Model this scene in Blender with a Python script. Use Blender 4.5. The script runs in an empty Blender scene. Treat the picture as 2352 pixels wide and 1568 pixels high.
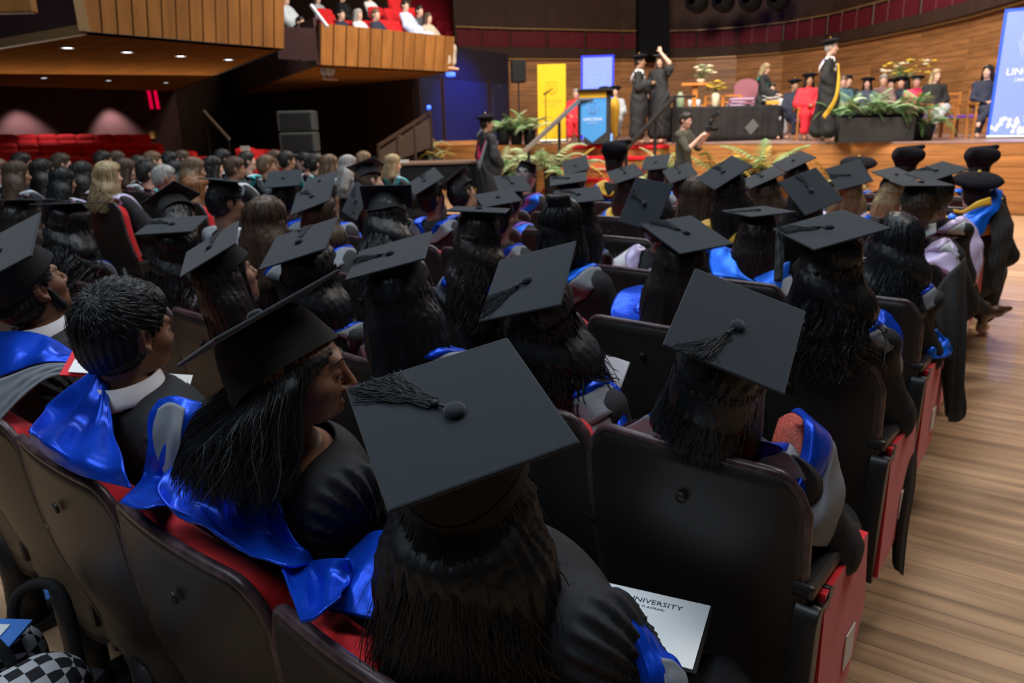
import bpy, bmesh, math, random
import numpy as np
from mathutils import Matrix, Vector
random.seed(7); RNG = np.random.default_rng(7)
scene = bpy.context.scene
COL = scene.collection

# ------------------------------------------------------------------ camera
FPX, CX, CY, CAMH = 1700.0, 1176.0, 784.0, 1.71
_p = math.atan((784 - 288) / FPX); _r = math.radians(1.4); _y = math.radians(35)
_fw = np.array([-math.sin(_y) * math.cos(_p), math.cos(_y) * math.cos(_p), -math.sin(_p)])
_r0 = np.array([math.cos(_y), math.sin(_y), 0.0]); _u0 = np.cross(_r0, _fw)
CR = _r0 * math.cos(_r) - _u0 * math.sin(_r)
CU = _r0 * math.sin(_r) + _u0 * math.cos(_r)
CF = _fw
CAM = np.array([0, 0, CAMH])
cam_d = bpy.data.cameras.new('camera'); cam = bpy.data.objects.new('camera', cam_d); COL.objects.link(cam)
cam_d.sensor_width = 36.0; cam_d.lens = FPX * 36 / 2352
m = Matrix.Identity(4)
for i in range(3):
    m[i][0], m[i][1], m[i][2], m[i][3] = CR[i], CU[i], -CF[i], CAM[i]
cam.matrix_world = m
cam_d.clip_start = 0.05; cam_d.clip_end = 200
cam_d.dof.use_dof = True; cam_d.dof.focus_distance = 1.15; cam_d.dof.aperture_fstop = 6.3
scene.camera = cam


def P(u, v, d):
    """world point seen at photo pixel (u, v), d metres along the view axis"""
    return CAM + (CR * (u - CX) / FPX - CU * (v - CY) / FPX + CF) * d


def PZ(u, v, z):
    r = CR * (u - CX) / FPX - CU * (v - CY) / FPX + CF
    return CAM + r * ((z - CAMH) / r[2])


# ------------------------------------------------------------------ world, lights, exposure
scene.view_settings.view_transform = 'Standard'; scene.view_settings.look = 'None'
scene.view_settings.gamma = 1.0; scene.view_settings.use_curve_mapping = False
scene.view_settings.exposure = 0.0
w = bpy.data.worlds.new('world'); scene.world = w; w.use_nodes = True
w.node_tree.nodes['Background'].inputs[0].default_value = (0.55, 0.62, 0.75, 1)
w.node_tree.nodes['Background'].inputs[1].default_value = 0.012


def area(name, loc, target, size, power, color, sy=None):
    l = bpy.data.lights.new(name, 'AREA'); l.energy = power; l.color = color
    l.shape = 'RECTANGLE'; l.size = size; l.size_y = sy or size
    o = bpy.data.objects.new(name, l); COL.objects.link(o); o.location = loc
    o.rotation_euler = (Vector(target) - Vector(loc)).to_track_quat('-Z', 'Y').to_euler()
    return o


def spot(name, loc, target, power, color, angle, blend=0.5, radius=0.1):
    l = bpy.data.lights.new(name, 'SPOT'); l.energy = power; l.color = color
    l.spot_size = math.radians(angle); l.spot_blend = blend; l.shadow_soft_size = radius
    o = bpy.data.objects.new(name, l); COL.objects.link(o); o.location = loc
    o.rotation_euler = (Vector(target) - Vector(loc)).to_track_quat('-Z', 'Y').to_euler()
    return o


# dim cool house lights high over the stalls, warm stage rig over the platform
area('house_light', (-2.5, 3.6, 9.5), (-2.5, 3.6, 0), 3.2, 360, (0.76, 0.88, 1.0))
area('house_light', (-7.5, 6.5, 9.5), (-7.5, 6.0, 0), 3.2, 330, (0.88, 0.93, 1.0))
area('house_light', (1.8, 6.5, 10), (1.6, 6.2, 0), 3.2, 360, (1.0, 0.90, 0.80))
area('house_light', (-1.2, -3.0, 8.5), (-1.2, 0.5, 0.8), 3.0, 150, (0.80, 0.90, 1.0))
area('house_light', (-5.5, -1.5, 8.5), (-4.5, 2.5, 0.8), 3.0, 170, (0.76, 0.88, 1.0))
area('stage_light', (-7.5, 11.0, 9.0), (-7.5, 18.5, 1.6), 3.0, 1300, (1.0, 0.88, 0.74))
area('stage_light', (-1.5, 10.5, 9.0), (-2.0, 18.0, 1.6), 3.0, 1450, (1.0, 0.87, 0.72))
area('stage_back_light', (-5.0, 22.0, 9.0), (-4.5, 15.5, 1.0), 2.5, 500, (1.0, 0.9, 0.82))

# ------------------------------------------------------------------ object helpers
def tag(o, label=None, cat=None, group=None, kind=None):
    if label: o['label'] = label
    if cat: o['category'] = cat
    if group: o['group'] = group
    if kind: o['kind'] = kind
    return o


def empty(name, loc=(0, 0, 0), rz=0.0):
    o = bpy.data.objects.new(name, None); COL.objects.link(o)
    o.location = loc; o.rotation_euler = (0, 0, rz); o.empty_display_size = 0.1
    return o


def to_mesh(name, v, f, mat=None, smooth=True):
    me = bpy.data.meshes.new(name)
    if isinstance(v, np.ndarray) and isinstance(f, np.ndarray):
        n = f.shape[1]
        me.vertices.add(len(v)); me.vertices.foreach_set('co', v.astype(np.float32).ravel())
        me.loops.add(f.size); me.loops.foreach_set('vertex_index', f.astype(np.int32).ravel())
        me.polygons.add(len(f)); me.polygons.foreach_set('loop_start', np.arange(0, f.size, n, dtype=np.int32))
        me.polygons.foreach_set('loop_total', np.full(len(f), n, dtype=np.int32))
        me.update(calc_edges=True); me.validate()
    else:
        me.from_pydata([tuple(map(float, q)) for q in v], [], [tuple(map(int, q)) for q in f])
    if smooth: me.polygons.foreach_set('use_smooth', np.ones(len(me.polygons), dtype=bool))
    if mat: me.materials.append(mat)
    return me


def obj(name, me, parent=None, loc=None, rot=None, mat4=None):
    o = bpy.data.objects.new(name, me); COL.objects.link(o)
    if parent: o.parent = parent
    if mat4 is not None: o.matrix_local = mat4
    if loc is not None: o.location = loc
    if rot is not None: o.rotation_euler = rot
    return o


def thick(o, t, off=0):
    s = o.modifiers.new('thickness', 'SOLIDIFY'); s.thickness = t; s.offset = off
    return o


def copy_tree(o, parent=None):
    c = o.copy(); COL.objects.link(c); c.parent = parent
    for ch in list(o.children): copy_tree(ch, c)
    return c


class MB:
    """collects shapes of one part"""
    def __init__(s): s.v = []; s.f = []
    def add(s, v, f):
        b = len(s.v); s.v += [tuple(map(float, q)) for q in v]; s.f += [tuple(int(i) + b for i in q) for q in f]; return s
    def box(s, c, h, R=None, bev=0.0):
        c = np.array(c, float); h = np.array(h, float)
        if bev <= 0:
            pts = np.array([[x, y, z] for x in (-1, 1) for y in (-1, 1) for z in (-1, 1)]) * h
            fs = [(0, 1, 3, 2), (4, 6, 7, 5), (0, 4, 5, 1), (2, 3, 7, 6), (0, 2, 6, 4), (1, 5, 7, 3)]
        else:
            bm = bmesh.new(); bmesh.ops.create_cube(bm, size=2.0)
            for q in bm.verts: q.co = Vector((q.co.x * h[0], q.co.y * h[1], q.co.z * h[2]))
            bmesh.ops.bevel(bm, geom=list(bm.edges), offset=bev, segments=2, affect='EDGES', profile=0.5)
            bm.verts.ensure_lookup_table(); bm.verts.index_update()
            pts = np.array([q.co[:] for q in bm.verts]); fs = [[q.index for q in f.verts] for f in bm.faces]; bm.free()
        if R is not None: pts = pts @ np.array(R).T
        return s.add(pts + c, fs)
    def bar(s, a, b, wx, wz, bev=0.0, up=(0, 0, 1)):
        a = np.array(a, float); b = np.array(b, float); d = b - a; L = np.linalg.norm(d); d /= L
        up = np.array(up, float); x = np.cross(d, up)
        if np.linalg.norm(x) < 1e-4: x = np.cross(d, np.array([1.0, 0, 0]))
        x /= np.linalg.norm(x); z = np.cross(x, d)
        return s.box((a + b) / 2, (wx / 2, L / 2, wz / 2), np.c_[x, d, z], bev)
    def tube(s, path, r, n=8, caps=True):
        v, f = tube(path, r, n, caps); return s.add(v, f)
    def lathe(s, prof, n=24, c=(0, 0, 0), R=None):
        prof = np.array(prof, float); a = np.linspace(0, 2 * np.pi, n, endpoint=False)
        v = np.stack([prof[:, None, 0] * np.cos(a), prof[:, None, 0] * np.sin(a), np.repeat(prof[:, 1:2], n, 1)], -1).reshape(-1, 3)
        if R is not None: v = v @ np.array(R).T
        f = []
        for i in range(len(prof) - 1):
            for j in range(n):
                f.append((i * n + j, i * n + (j + 1) % n, (i + 1) * n + (j + 1) % n, (i + 1) * n + j))
        return s.add(v + np.array(c), f)
    def prism(s, poly, z0, z1):
        n = len(poly); v = [(x, y, z0) for x, y in poly] + [(x, y, z1) for x, y in poly]
        f = [tuple(range(n))[::-1], tuple(range(n, 2 * n))] + [(i, (i + 1) % n, n + (i + 1) % n, n + i) for i in range(n)]
        return s.add(v, f)
    def mesh(s, name, mat, smooth=False):
        me = to_mesh(name, s.v, s.f, mat, smooth)
        bm = bmesh.new(); bm.from_mesh(me); bmesh.ops.recalc_face_normals(bm, faces=bm.faces); bm.to_mesh(me); bm.free()
        if smooth == 'auto':
            pass
        return me
    def build(s, name, mat, parent=None, smooth=False, **k): return obj(name, s.mesh(name, mat, smooth), parent, **k)


def tube(path, r, n=8, caps=True):
    p = np.array(path, float); m_ = len(p); r = np.broadcast_to(np.array(r, float), (m_,))
    t = np.gradient(p, axis=0); t /= np.linalg.norm(t, axis=1)[:, None] + 1e-12
    up = np.array([0, 0, 1.0]) if abs(t[0, 2]) < 0.9 else np.array([1.0, 0, 0])
    x = np.cross(t[0], up); x /= np.linalg.norm(x); v = []
    for i in range(m_):
        x = x - t[i] * (x @ t[i]); x /= np.linalg.norm(x) + 1e-12; y = np.cross(t[i], x)
        for j in range(n):
            a = 2 * np.pi * j / n; v.append(p[i] + r[i] * (np.cos(a) * x + np.sin(a) * y))
    f = [(i * n + j, i * n + (j + 1) % n, (i + 1) * n + (j + 1) % n, (i + 1) * n + j) for i in range(m_ - 1) for j in range(n)]
    if caps: f += [tuple(range(n))[::-1], tuple(range((m_ - 1) * n, m_ * n))]
    return v, f


def crom(C, n, closed=False):
    """Catmull-Rom through the rows of C (axis 0) to n rows"""
    C = np.array(C, float); k = len(C)
    t = np.linspace(0, k - 1, n); i = np.minimum(t.astype(int), k - 2); u = (t - i).reshape((-1,) + (1,) * (C.ndim - 1))
    E = np.concatenate([2 * C[:1] - C[1:2], C, 2 * C[-1:] - C[-2:-1]])
    p0, p1, p2, p3 = E[i], E[i + 1], E[i + 2], E[i + 3]
    return 0.5 * (2 * p1 + (p2 - p0) * u + (2 * p0 - 5 * p1 + 4 * p2 - p3) * u ** 2 + (3 * p1 - p0 - 3 * p2 + p3) * u ** 3)


def sheet(C, m_, n):
    """smooth surface through a grid of control points"""
    G = crom(C, m_); G = crom(G.transpose(1, 0, 2), n).transpose(1, 0, 2)
    return G


def grid_faces(m_, n):
    i = np.arange(m_ * n).reshape(m_, n)
    return np.stack([i[:-1, :-1], i[:-1, 1:], i[1:, 1:], i[1:, :-1]], -1).reshape(-1, 4)


def sheet_obj(name, C, m_, n, mat, parent=None, t=0.004, ripple=None, off=0):
    G = sheet(C, m_, n)
    if ripple is not None:
        du = np.gradient(G, axis=0); dv = np.gradient(G, axis=1); N = np.cross(du, dv)
        N /= np.linalg.norm(N, axis=-1, keepdims=True) + 1e-9
        uu, vv = np.meshgrid(np.linspace(0, 1, m_), np.linspace(0, 1, n), indexing='ij')
        G = G + N * ripple(uu, vv)[..., None]
    o = obj(name, to_mesh(name, G.reshape(-1, 3), grid_faces(m_, n), mat), parent)
    if t: thick(o, t, off)
    return o


# ------------------------------------------------------------------ smooth solid modelling on a grid
def axis_pts(segs):
    """segs: list of (start, stop, step) joined end to end"""
    out = []
    for a, b, h in segs:
        n = max(1, int(round((b - a) / h))); out += list(np.linspace(a, b, n, endpoint=False))
    out.append(segs[-1][1]); return np.array(out)


class Field:
    def __init__(s, X, Y, Z):
        s.X, s.Y, s.Z = X, Y, Z; s.d = np.full((len(X), len(Y), len(Z)), 0.3, np.float32)
    def _blk(s, lo, hi, pad):
        sl = []
        for A, a, b in zip((s.X, s.Y, s.Z), lo, hi):
            i0 = max(0, np.searchsorted(A, a - pad) - 2); i1 = min(len(A), np.searchsorted(A, b + pad) + 2); sl.append(slice(i0, i1))
        if any(q.start >= q.stop for q in sl): return None, None
        g = np.meshgrid(s.X[sl[0]], s.Y[sl[1]], s.Z[sl[2]], indexing='ij')
        return tuple(sl), np.stack(g, -1)
    def _mix(s, sl, e, k, sub):
        a = s.d[sl]
        if sub:
            e = -e; h = np.clip(0.5 + 0.5 * (a - e) / k, 0, 1); s.d[sl] = e + (a - e) * h + k * h * (1 - h)
        else:
            h = np.clip(0.5 + 0.5 * (a - e) / k, 0, 1); s.d[sl] = a * (1 - h) + e * h - k * h * (1 - h)
    def ell(s, c, r, R=None, k=0.02, sub=False):
        c = np.array(c, float); r = np.broadcast_to(np.array(r, float), (3,)); rm = r.max()
        sl, q = s._blk(c - rm, c + rm, k + 0.03)
        if sl is None: return s
        q = q - c
        if R is not None: q = q @ np.array(R)
        k0 = np.linalg.norm(q / r, axis=-1); k1 = np.linalg.norm(q / r ** 2, axis=-1) + 1e-9
        s._mix(sl, k0 * (k0 - 1) / k1, k, sub); return s
    def cap(s, a, b, ra, rb, k=0.02, sub=False, flat=None):
        a = np.array(a, float); b = np.array(b, float); rm = max(ra, rb)
        sl, q = s._blk(np.minimum(a, b) - rm, np.maximum(a, b) + rm, k + 0.03)
        if sl is None: return s
        ab = b - a; t = np.clip(((q - a) @ ab) / (ab @ ab), 0, 1)
        w_ = q - a - t[..., None] * ab
        if flat is not None: w_ = w_ * np.array(flat)
        s._mix(sl, np.linalg.norm(w_, axis=-1) - (ra + (rb - ra) * t), k, sub); return s
    def chain(s, pts, rs, k=0.02):
        for i in range(len(pts) - 1): s.cap(pts[i], pts[i + 1], rs[i], rs[i + 1], k)
        return s
    def cut_below(s, z):
        s.d = np.maximum(s.d, (z - s.Z)[None, None, :].astype(np.float32)); return s
    def ripple(s, fn):
        g = np.meshgrid(s.X, s.Y, s.Z, indexing='ij'); near = np.abs(s.d) < 0.08
        s.d[near] += fn(g[0][near], g[1][near], g[2][near]).astype(np.float32); return s
    def net(s):
        d = s.d; d = d.copy()
        d[0], d[-1], d[:, 0], d[:, -1], d[:, :, 0], d[:, :, -1] = (1,) * 6
        ins = d < 0; ax = (s.X, s.Y, s.Z); sh = tuple(n - 1 for n in d.shape)
        acc = np.zeros(sh + (3,)); cnt = np.zeros(sh); quads = []
        for a in range(3):
            lo = [slice(None)] * 3; hi = [slice(None)] * 3; lo[a] = slice(0, -1); hi[a] = slice(1, None)
            cr = ins[tuple(lo)] != ins[tuple(hi)]; I = np.argwhere(cr); J = I.copy(); J[:, a] += 1
            d0 = d[tuple(I.T)]; d1 = d[tuple(J.T)]; t = d0 / (d0 - d1)
            pos = np.stack([ax[i][I[:, i]] for i in range(3)], -1); pos[:, a] += t * (ax[a][J[:, a]] - ax[a][I[:, a]])
            b, c = (a + 1) % 3, (a + 2) % 3; cells = []
            for ob, oc in ((-1, -1), (0, -1), (0, 0), (-1, 0)):
                K = I.copy(); K[:, b] += ob; K[:, c] += oc; cells.append(K)
                acc[tuple(K.T)] += pos; cnt[tuple(K.T)] += 1
            quads.append((np.stack(cells, 1), d0 < 0))
        used = cnt > 0; ids = np.full(sh, -1); ids[used] = np.arange(used.sum())
        V = acc[used] / cnt[used][:, None]; F = []
        for cells, pos in quads:
            q = ids[cells[..., 0], cells[..., 1], cells[..., 2]]; q[~pos] = q[~pos][:, ::-1]; F.append(q)
        return V, np.concatenate(F)


def rotm(yaw=0, pitch=0, roll=0):
    """yaw left+, pitch up+, roll to the right+ ; degrees"""
    y, p, r = map(math.radians, (yaw, pitch, roll))
    Rz = np.array([[math.cos(y), -math.sin(y), 0], [math.sin(y), math.cos(y), 0], [0, 0, 1]])
    Rx = np.array([[1, 0, 0], [0, math.cos(p), -math.sin(p)], [0, math.sin(p), math.cos(p)]])
    Ry = np.array([[math.cos(r), 0, math.sin(r)], [0, 1, 0], [-math.sin(r), 0, math.cos(r)]])
    return Rz @ Rx @ Ry


def m4(R, t):
    M_ = Matrix.Identity(4)
    for i in range(3):
        for j in range(3): M_[i][j] = float(R[i][j])
        M_[i][3] = float(t[i])
    return M_


def sstep(a, b, x):
    t = np.clip((x - a) / (b - a), 0, 1); return t * t * (3 - 2 * t)

# ------------------------------------------------------------------ materials
MATS = {}


def mat(name, col, rough=0.6, spec=0.4, metal=0.0, noise=None, amt=0.25, bump=None, sheen=0.0, emit=None, rand=0.0, coords='Object', stretch=(1, 1, 1), col2=None, coat=0.0, trans=0.0):
    if name in MATS: return MATS[name]
    m_ = bpy.data.materials.new(name); m_.use_nodes = True; nt = m_.node_tree; N = nt.nodes; L = nt.links
    b = N['Principled BSDF']; b.inputs['Base Color'].default_value = (*col, 1); b.inputs['Roughness'].default_value = rough
    b.inputs['Specular IOR Level'].default_value = spec; b.inputs['Metallic'].default_value = metal
    b.inputs['Sheen Weight'].default_value = sheen; b.inputs['Coat Weight'].default_value = coat
    b.inputs['Transmission Weight'].default_value = trans
    tc = mp = None
    if noise or bump:
        tc = N.new('ShaderNodeTexCoord'); mp = N.new('ShaderNodeMapping'); mp.inputs['Scale'].default_value = stretch
        L.new(tc.outputs[coords], mp.inputs['Vector'])
    src = None
    if noise:
        n = N.new('ShaderNodeTexNoise'); n.inputs['Scale'].default_value = noise; n.inputs['Detail'].default_value = 5
        L.new(mp.outputs[0], n.inputs['Vector'])
        r = N.new('ShaderNodeValToRGB'); c2 = col2 or tuple(x * (1 - amt) for x in col); c1 = col if col2 else tuple(min(1, x * (1 + amt)) for x in col)
        r.color_ramp.elements[0].position = 0.32; r.color_ramp.elements[1].position = 0.68
        r.color_ramp.elements[0].color = (*c2, 1); r.color_ramp.elements[1].color = (*c1, 1)
        L.new(n.outputs['Fac'], r.inputs['Fac']); src = r.outputs['Color']; L.new(src, b.inputs['Base Color'])
    if rand:
        oi = N.new('ShaderNodeObjectInfo'); hs = N.new('ShaderNodeHueSaturation'); mr = N.new('ShaderNodeMapRange')
        mr.inputs['To Min'].default_value = 1 - rand; mr.inputs['To Max'].default_value = 1 + rand
        L.new(oi.outputs['Random'], mr.inputs['Value']); L.new(mr.outputs[0], hs.inputs['Value'])
        if src: L.new(src, hs.inputs['Color'])
        else: hs.inputs['Color'].default_value = (*col, 1)
        L.new(hs.outputs[0], b.inputs['Base Color'])
        if mp:
            va = N.new('ShaderNodeVectorMath'); va.operation = 'SCALE'; cx = N.new('ShaderNodeCombineXYZ')
            for i in range(3): L.new(oi.outputs['Random'], cx.inputs[i])
            va.inputs['Scale'].default_value = 37.0; L.new(cx.outputs[0], va.inputs[0]); L.new(va.outputs[0], mp.inputs['Location'])
    if bump:
        sc, st, di = bump; n = N.new('ShaderNodeTexNoise'); n.inputs['Scale'].default_value = sc; n.inputs['Detail'].default_value = 3
        L.new(mp.outputs[0], n.inputs['Vector']); bp = N.new('ShaderNodeBump'); bp.inputs['Strength'].default_value = st; bp.inputs['Distance'].default_value = di
        L.new(n.outputs['Fac'], bp.inputs['Height']); L.new(bp.outputs[0], b.inputs['Normal'])
    if emit:
        b.inputs['Emission Color'].default_value = (*emit[0], 1); b.inputs['Emission Strength'].default_value = emit[1]
    MATS[name] = m_; return m_


FELT = mat('black_felt', (0.021, 0.027, 0.035), 0.92, 0.15, noise=900, amt=0.45, bump=(1400, 0.35, 0.001), sheen=0.25)
CAPCLOTH = mat('black_cap_cloth', (0.022, 0.023, 0.025), 0.85, 0.2, bump=(900, 0.2, 0.001))
CORD = mat('black_tassel_cord', (0.016, 0.018, 0.021), 0.6, 0.4)
GOWN = mat('black_gown_cloth', (0.024, 0.025, 0.028), 0.8, 0.25, noise=6, amt=0.2, bump=(700, 0.25, 0.001))
BLUE = mat('blue_satin', (0.004, 0.062, 0.60), 0.34, 0.35, metal=0.45, noise=5, amt=0.18, bump=(14, 0.5, 0.012))
SKYBLUE = mat('bright_blue_satin', (0.006, 0.14, 0.80), 0.38, 0.35, metal=0.35, noise=5, amt=0.15, bump=(16, 0.35, 0.008))
GREYL = mat('grey_lining', (0.215, 0.235, 0.265), 0.75, 0.25, noise=8, amt=0.08, bump=(600, 0.15, 0.001))
LILAC = mat('lilac_satin', (0.55, 0.47, 0.72), 0.4, 0.4, metal=0.1, noise=5, amt=0.1, bump=(16, 0.3, 0.008))
PURPLE = mat('purple_satin', (0.22, 0.08, 0.50), 0.4, 0.4, metal=0.2)
PALE = mat('pale_hood_cloth', (0.50, 0.56, 0.62), 0.7, 0.3, noise=5, amt=0.15)
TEAL = mat('teal_satin', (0.03, 0.42, 0.44), 0.4, 0.4, metal=0.2)
GOLD = mat('gold_satin', (0.75, 0.44, 0.04), 0.5, 0.4, noise=6, amt=0.1)
CRIMSON = mat('crimson_satin', (0.50, 0.02, 0.09), 0.5, 0.4, noise=6, amt=0.15)
REDCLOTH = mat('red_cloth', (0.75, 0.03, 0.05), 0.7, 0.3)
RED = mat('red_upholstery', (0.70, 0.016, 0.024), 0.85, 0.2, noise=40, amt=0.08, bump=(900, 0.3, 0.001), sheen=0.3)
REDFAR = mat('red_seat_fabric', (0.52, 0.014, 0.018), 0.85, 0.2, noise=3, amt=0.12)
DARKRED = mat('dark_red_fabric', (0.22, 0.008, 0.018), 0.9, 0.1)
SHELL = mat('dark_stained_shell', (0.024, 0.020, 0.018), 0.42, 0.45, noise=5, amt=0.25, stretch=(1, 1, 0.12), bump=(60, 0.05, 0.002))
SHELLEDGE = mat('worn_sheen_edge', (0.075, 0.045, 0.05), 0.35, 0.5, noise=30, amt=0.5)  # worn rim, with its highlight and purplish sheen put into the colour
BLACKMETAL = mat('black_metal', (0.016, 0.016, 0.017), 0.38, 0.5, bump=(300, 0.1, 0.001))
BLACKPLAIN = mat('black_plain', (0.009, 0.009, 0.010), 0.65, 0.2)
BLACKDRAPE = mat('black_drape', (0.028, 0.028, 0.03), 0.85, 0.2, noise=3, amt=0.2)
STEEL = mat('brushed_steel', (0.45, 0.45, 0.43), 0.35, 0.5, metal=0.8)
WHITE = mat('white_cotton', (0.72, 0.70, 0.74), 0.8, 0.2, noise=8, amt=0.05)
PAPER = mat('white_paper', (0.86, 0.88, 0.88), 0.7, 0.2)
INK = mat('dark_ink', (0.03, 0.04, 0.07), 0.7, 0.2)
SKIN = {k: mat('skin_' + k, c, 0.48, 0.4, noise=14, amt=0.12, bump=(160, 0.08, 0.001)) for k, c in dict(
    brown=(0.235, 0.115, 0.07), tan=(0.33, 0.18, 0.115), fair=(0.60, 0.36, 0.27), deep=(0.12, 0.058, 0.036), rose=(0.52, 0.30, 0.24)).items()}
HAIRM = {k: mat('hair_' + k, c, r, 0.36, noise=30, amt=0.35, rand=0.15, stretch=(1, 1, 0.15)) for k, c, r in (
    ('black', (0.009, 0.0105, 0.013), 0.44), ('dark', (0.017, 0.014, 0.013), 0.42), ('brown', (0.060, 0.036, 0.022), 0.5),
    ('light', (0.15, 0.095, 0.055), 0.5), ('blonde', (0.33, 0.24, 0.13), 0.5), ('grey', (0.30, 0.29, 0.28), 0.55), ('ginger', (0.20, 0.075, 0.025), 0.5))}
WOODF = mat('floor_wood', (0.47, 0.29, 0.165), 0.42, 0.4, noise=9, amt=0.3, rand=0.16, stretch=(0.12, 2.2, 1), bump=(30, 0.04, 0.002), coat=0.12)
WOODW = mat('wall_wood', (0.30, 0.135, 0.050), 0.45, 0.4, noise=4, amt=0.3, rand=0.18, stretch=(0.25, 0.25, 3.0))
WOODS = mat('stage_front_wood', (0.36, 0.15, 0.045), 0.45, 0.4, noise=4, amt=0.3, rand=0.14, stretch=(0.25, 0.25, 3.0))
WOODB = mat('balcony_wood', (0.28, 0.115, 0.028), 0.5, 0.35, noise=3, amt=0.2, rand=0.12, stretch=(2, 2, 0.3))
WOODSOF = mat('soffit_wood', (0.27, 0.105, 0.026), 0.8, 0.0, noise=3, amt=0.2, rand=0.12, stretch=(0.4, 2.0, 1))
WOODCH = mat('chair_wood', (0.42, 0.17, 0.04), 0.45, 0.4, noise=6, amt=0.2)
WOODTRIM = mat('pale_trim_wood', (0.34, 0.20, 0.085), 0.5, 0.35)
GOLDRAIL = mat('gold_rail', (0.30, 0.17, 0.06), 0.4, 0.5, metal=0.3)
STAGEFL = mat('stage_floor', (0.30, 0.19, 0.17), 0.35, 0.5, noise=3, amt=0.15)
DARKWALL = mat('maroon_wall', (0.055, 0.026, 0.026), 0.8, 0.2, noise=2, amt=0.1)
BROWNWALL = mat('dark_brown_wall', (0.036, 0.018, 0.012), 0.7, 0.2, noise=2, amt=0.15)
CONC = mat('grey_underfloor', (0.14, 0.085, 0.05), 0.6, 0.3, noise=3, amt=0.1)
YELLOW = mat('yellow_banner', (0.85, 0.55, 0.01), 0.6, 0.3)
BANBLUE = mat('periwinkle_banner', (0.20, 0.28, 0.95), 0.5, 0.3)
GLOWBLUE = mat('banner_painted_glow', (0.1, 0.15, 0.6), 0.4, 0.3, emit=((0.25, 0.31, 0.98), 0.95))  # emission puts the stage light into the banner cloth
GLOWEDGE = mat('edge_painted_glow', (0.02, 0.03, 0.5), 0.4, 0.3, emit=((0.01, 0.03, 0.9), 0.8))  # overexposed rim of the lit banner, painted in as emission
GLOWPALE = mat('pale_blue_glow', (0.2, 0.4, 0.9), 0.4, 0.3, emit=((0.25, 0.5, 1.0), 0.85))  # crest with stage light painted in as glow; also the floor uplight
LECTBLUE = mat('lectern_banner_blue', (0.05, 0.25, 0.62), 0.6, 0.3)
LEAF = mat('fern_leaf', (0.15, 0.30, 0.11), 0.5, 0.4, noise=3, amt=0.4, rand=0.2)
LEAFPALE = mat('pale_leaf', (0.32, 0.40, 0.22), 0.5, 0.4, noise=3, amt=0.3, rand=0.2)
LEAFGOLD = mat('yellow_leaf', (0.40, 0.28, 0.05), 0.5, 0.4, noise=3, amt=0.3, rand=0.2)
PETAL_Y = mat('yellow_petals', (0.80, 0.55, 0.05), 0.6, 0.3, noise=8, amt=0.15)
PETAL_W = mat('cream_petals', (0.75, 0.68, 0.50), 0.6, 0.3, noise=8, amt=0.12)
DENIM = mat('denim', (0.07, 0.13, 0.30), 0.8, 0.2, noise=30, amt=0.2)
GREYCL = mat('grey_trousers', (0.36, 0.38, 0.42), 0.8, 0.2, noise=20, amt=0.1)
NAVY = mat('navy_suit', (0.025, 0.03, 0.055), 0.75, 0.25)
OLIVE = mat('olive_shirt', (0.055, 0.057, 0.045), 0.8, 0.2, noise=6, amt=0.15)
CARPET = mat('red_carpet', (0.55, 0.02, 0.03), 0.9, 0.1, noise=20, amt=0.1)
LAMP = mat('downlight_lens', (1, 1, 1), 0.4, 0.2, emit=((0.85, 0.92, 1.0), 6.0))
BLUELAMP = mat('blue_lamp_lens', (0.1, 0.2, 1), 0.4, 0.2, emit=((0.02, 0.10, 1.0), 2.2))
REDLAMP = mat('red_neon', (0.6, 0.0, 0.05), 0.4, 0.2, emit=((0.85, 0.0, 0.06), 0.75))
SCREW = mat('screw_metal', (0.12, 0.12, 0.12), 0.4, 0.5, metal=0.6)
PINK = mat('coral_lace', (0.42, 0.07, 0.045), 0.7, 0.3, noise=220, amt=0.6)
SHOE = mat('brown_leather', (0.055, 0.026, 0.014), 0.3, 0.6, noise=8, amt=0.2)
MAGENTA = mat('mauve_seat', (0.32, 0.12, 0.16), 0.7, 0.3)
ORANGEW = mat('orange_wood', (0.55, 0.20, 0.03), 0.45, 0.4, noise=5, amt=0.15)
GLASS = mat('rail_glass', (0.6, 0.5, 0.5), 0.05, 0.5, trans=1.0)
TURQ = mat('turquoise_collar', (0.02, 0.38, 0.33), 0.5, 0.3)

# ------------------------------------------------------------------ the hall
ST = 1.25                                        # stage height


def yf(x): return 16 - 0.08 * (x + 4)


def struct(o, label=None, cat=None):
    o['kind'] = 'structure'
    if label: o['label'] = label
    if cat: o['category'] = cat
    return o


# floor: a slab with separate boards laid along the rows
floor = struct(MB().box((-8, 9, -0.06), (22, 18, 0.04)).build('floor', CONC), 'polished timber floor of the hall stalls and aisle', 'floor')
PW = 0.105
plank_me = {L: MB().box((0, 0, 0), (L / 2 - 0.0012, PW / 2 - 0.0012, 0.011), bev=0.0015).mesh('plank', WOODF) for L in (1.2, 1.8, 2.4, 3.0)}
nplank = 0
for r in range(146):
    y = 0.25 + r * PW
    x = -0.95 - random.random() * 0.9; right = 0.9 + 0.10 * y if y > 2 else 1.4
    if y > 1.55: x = -0.62 - random.random() * 0.5
    while x < right and nplank < 296:
        L = random.choice((1.2, 1.8, 2.4, 3.0))
        obj('plank', plank_me[L], floor, loc=(x + L / 2, y, -0.011)); x += L; nplank += 1
sub = MB()
for r in range(-22, 150):
    y = 0.25 + r * PW; x = -17 + random.random()
    end = -1.15 if 0 <= r < 146 else 6
    if 0 <= r < 146 and r * PW + 0.25 > 1.55: end = -1.15
    while x < end:
        L = min(random.choice((1.8, 2.4, 3.0)), end - x)
        if L < 0.05: break
        sub.box((x + L / 2, y, -0.0125), (L / 2 - 0.0012, PW / 2 - 0.0012, 0.011)); x += L
o = sub.build('more_planks', WOODF, floor); o['kind'] = 'stuff'

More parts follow.
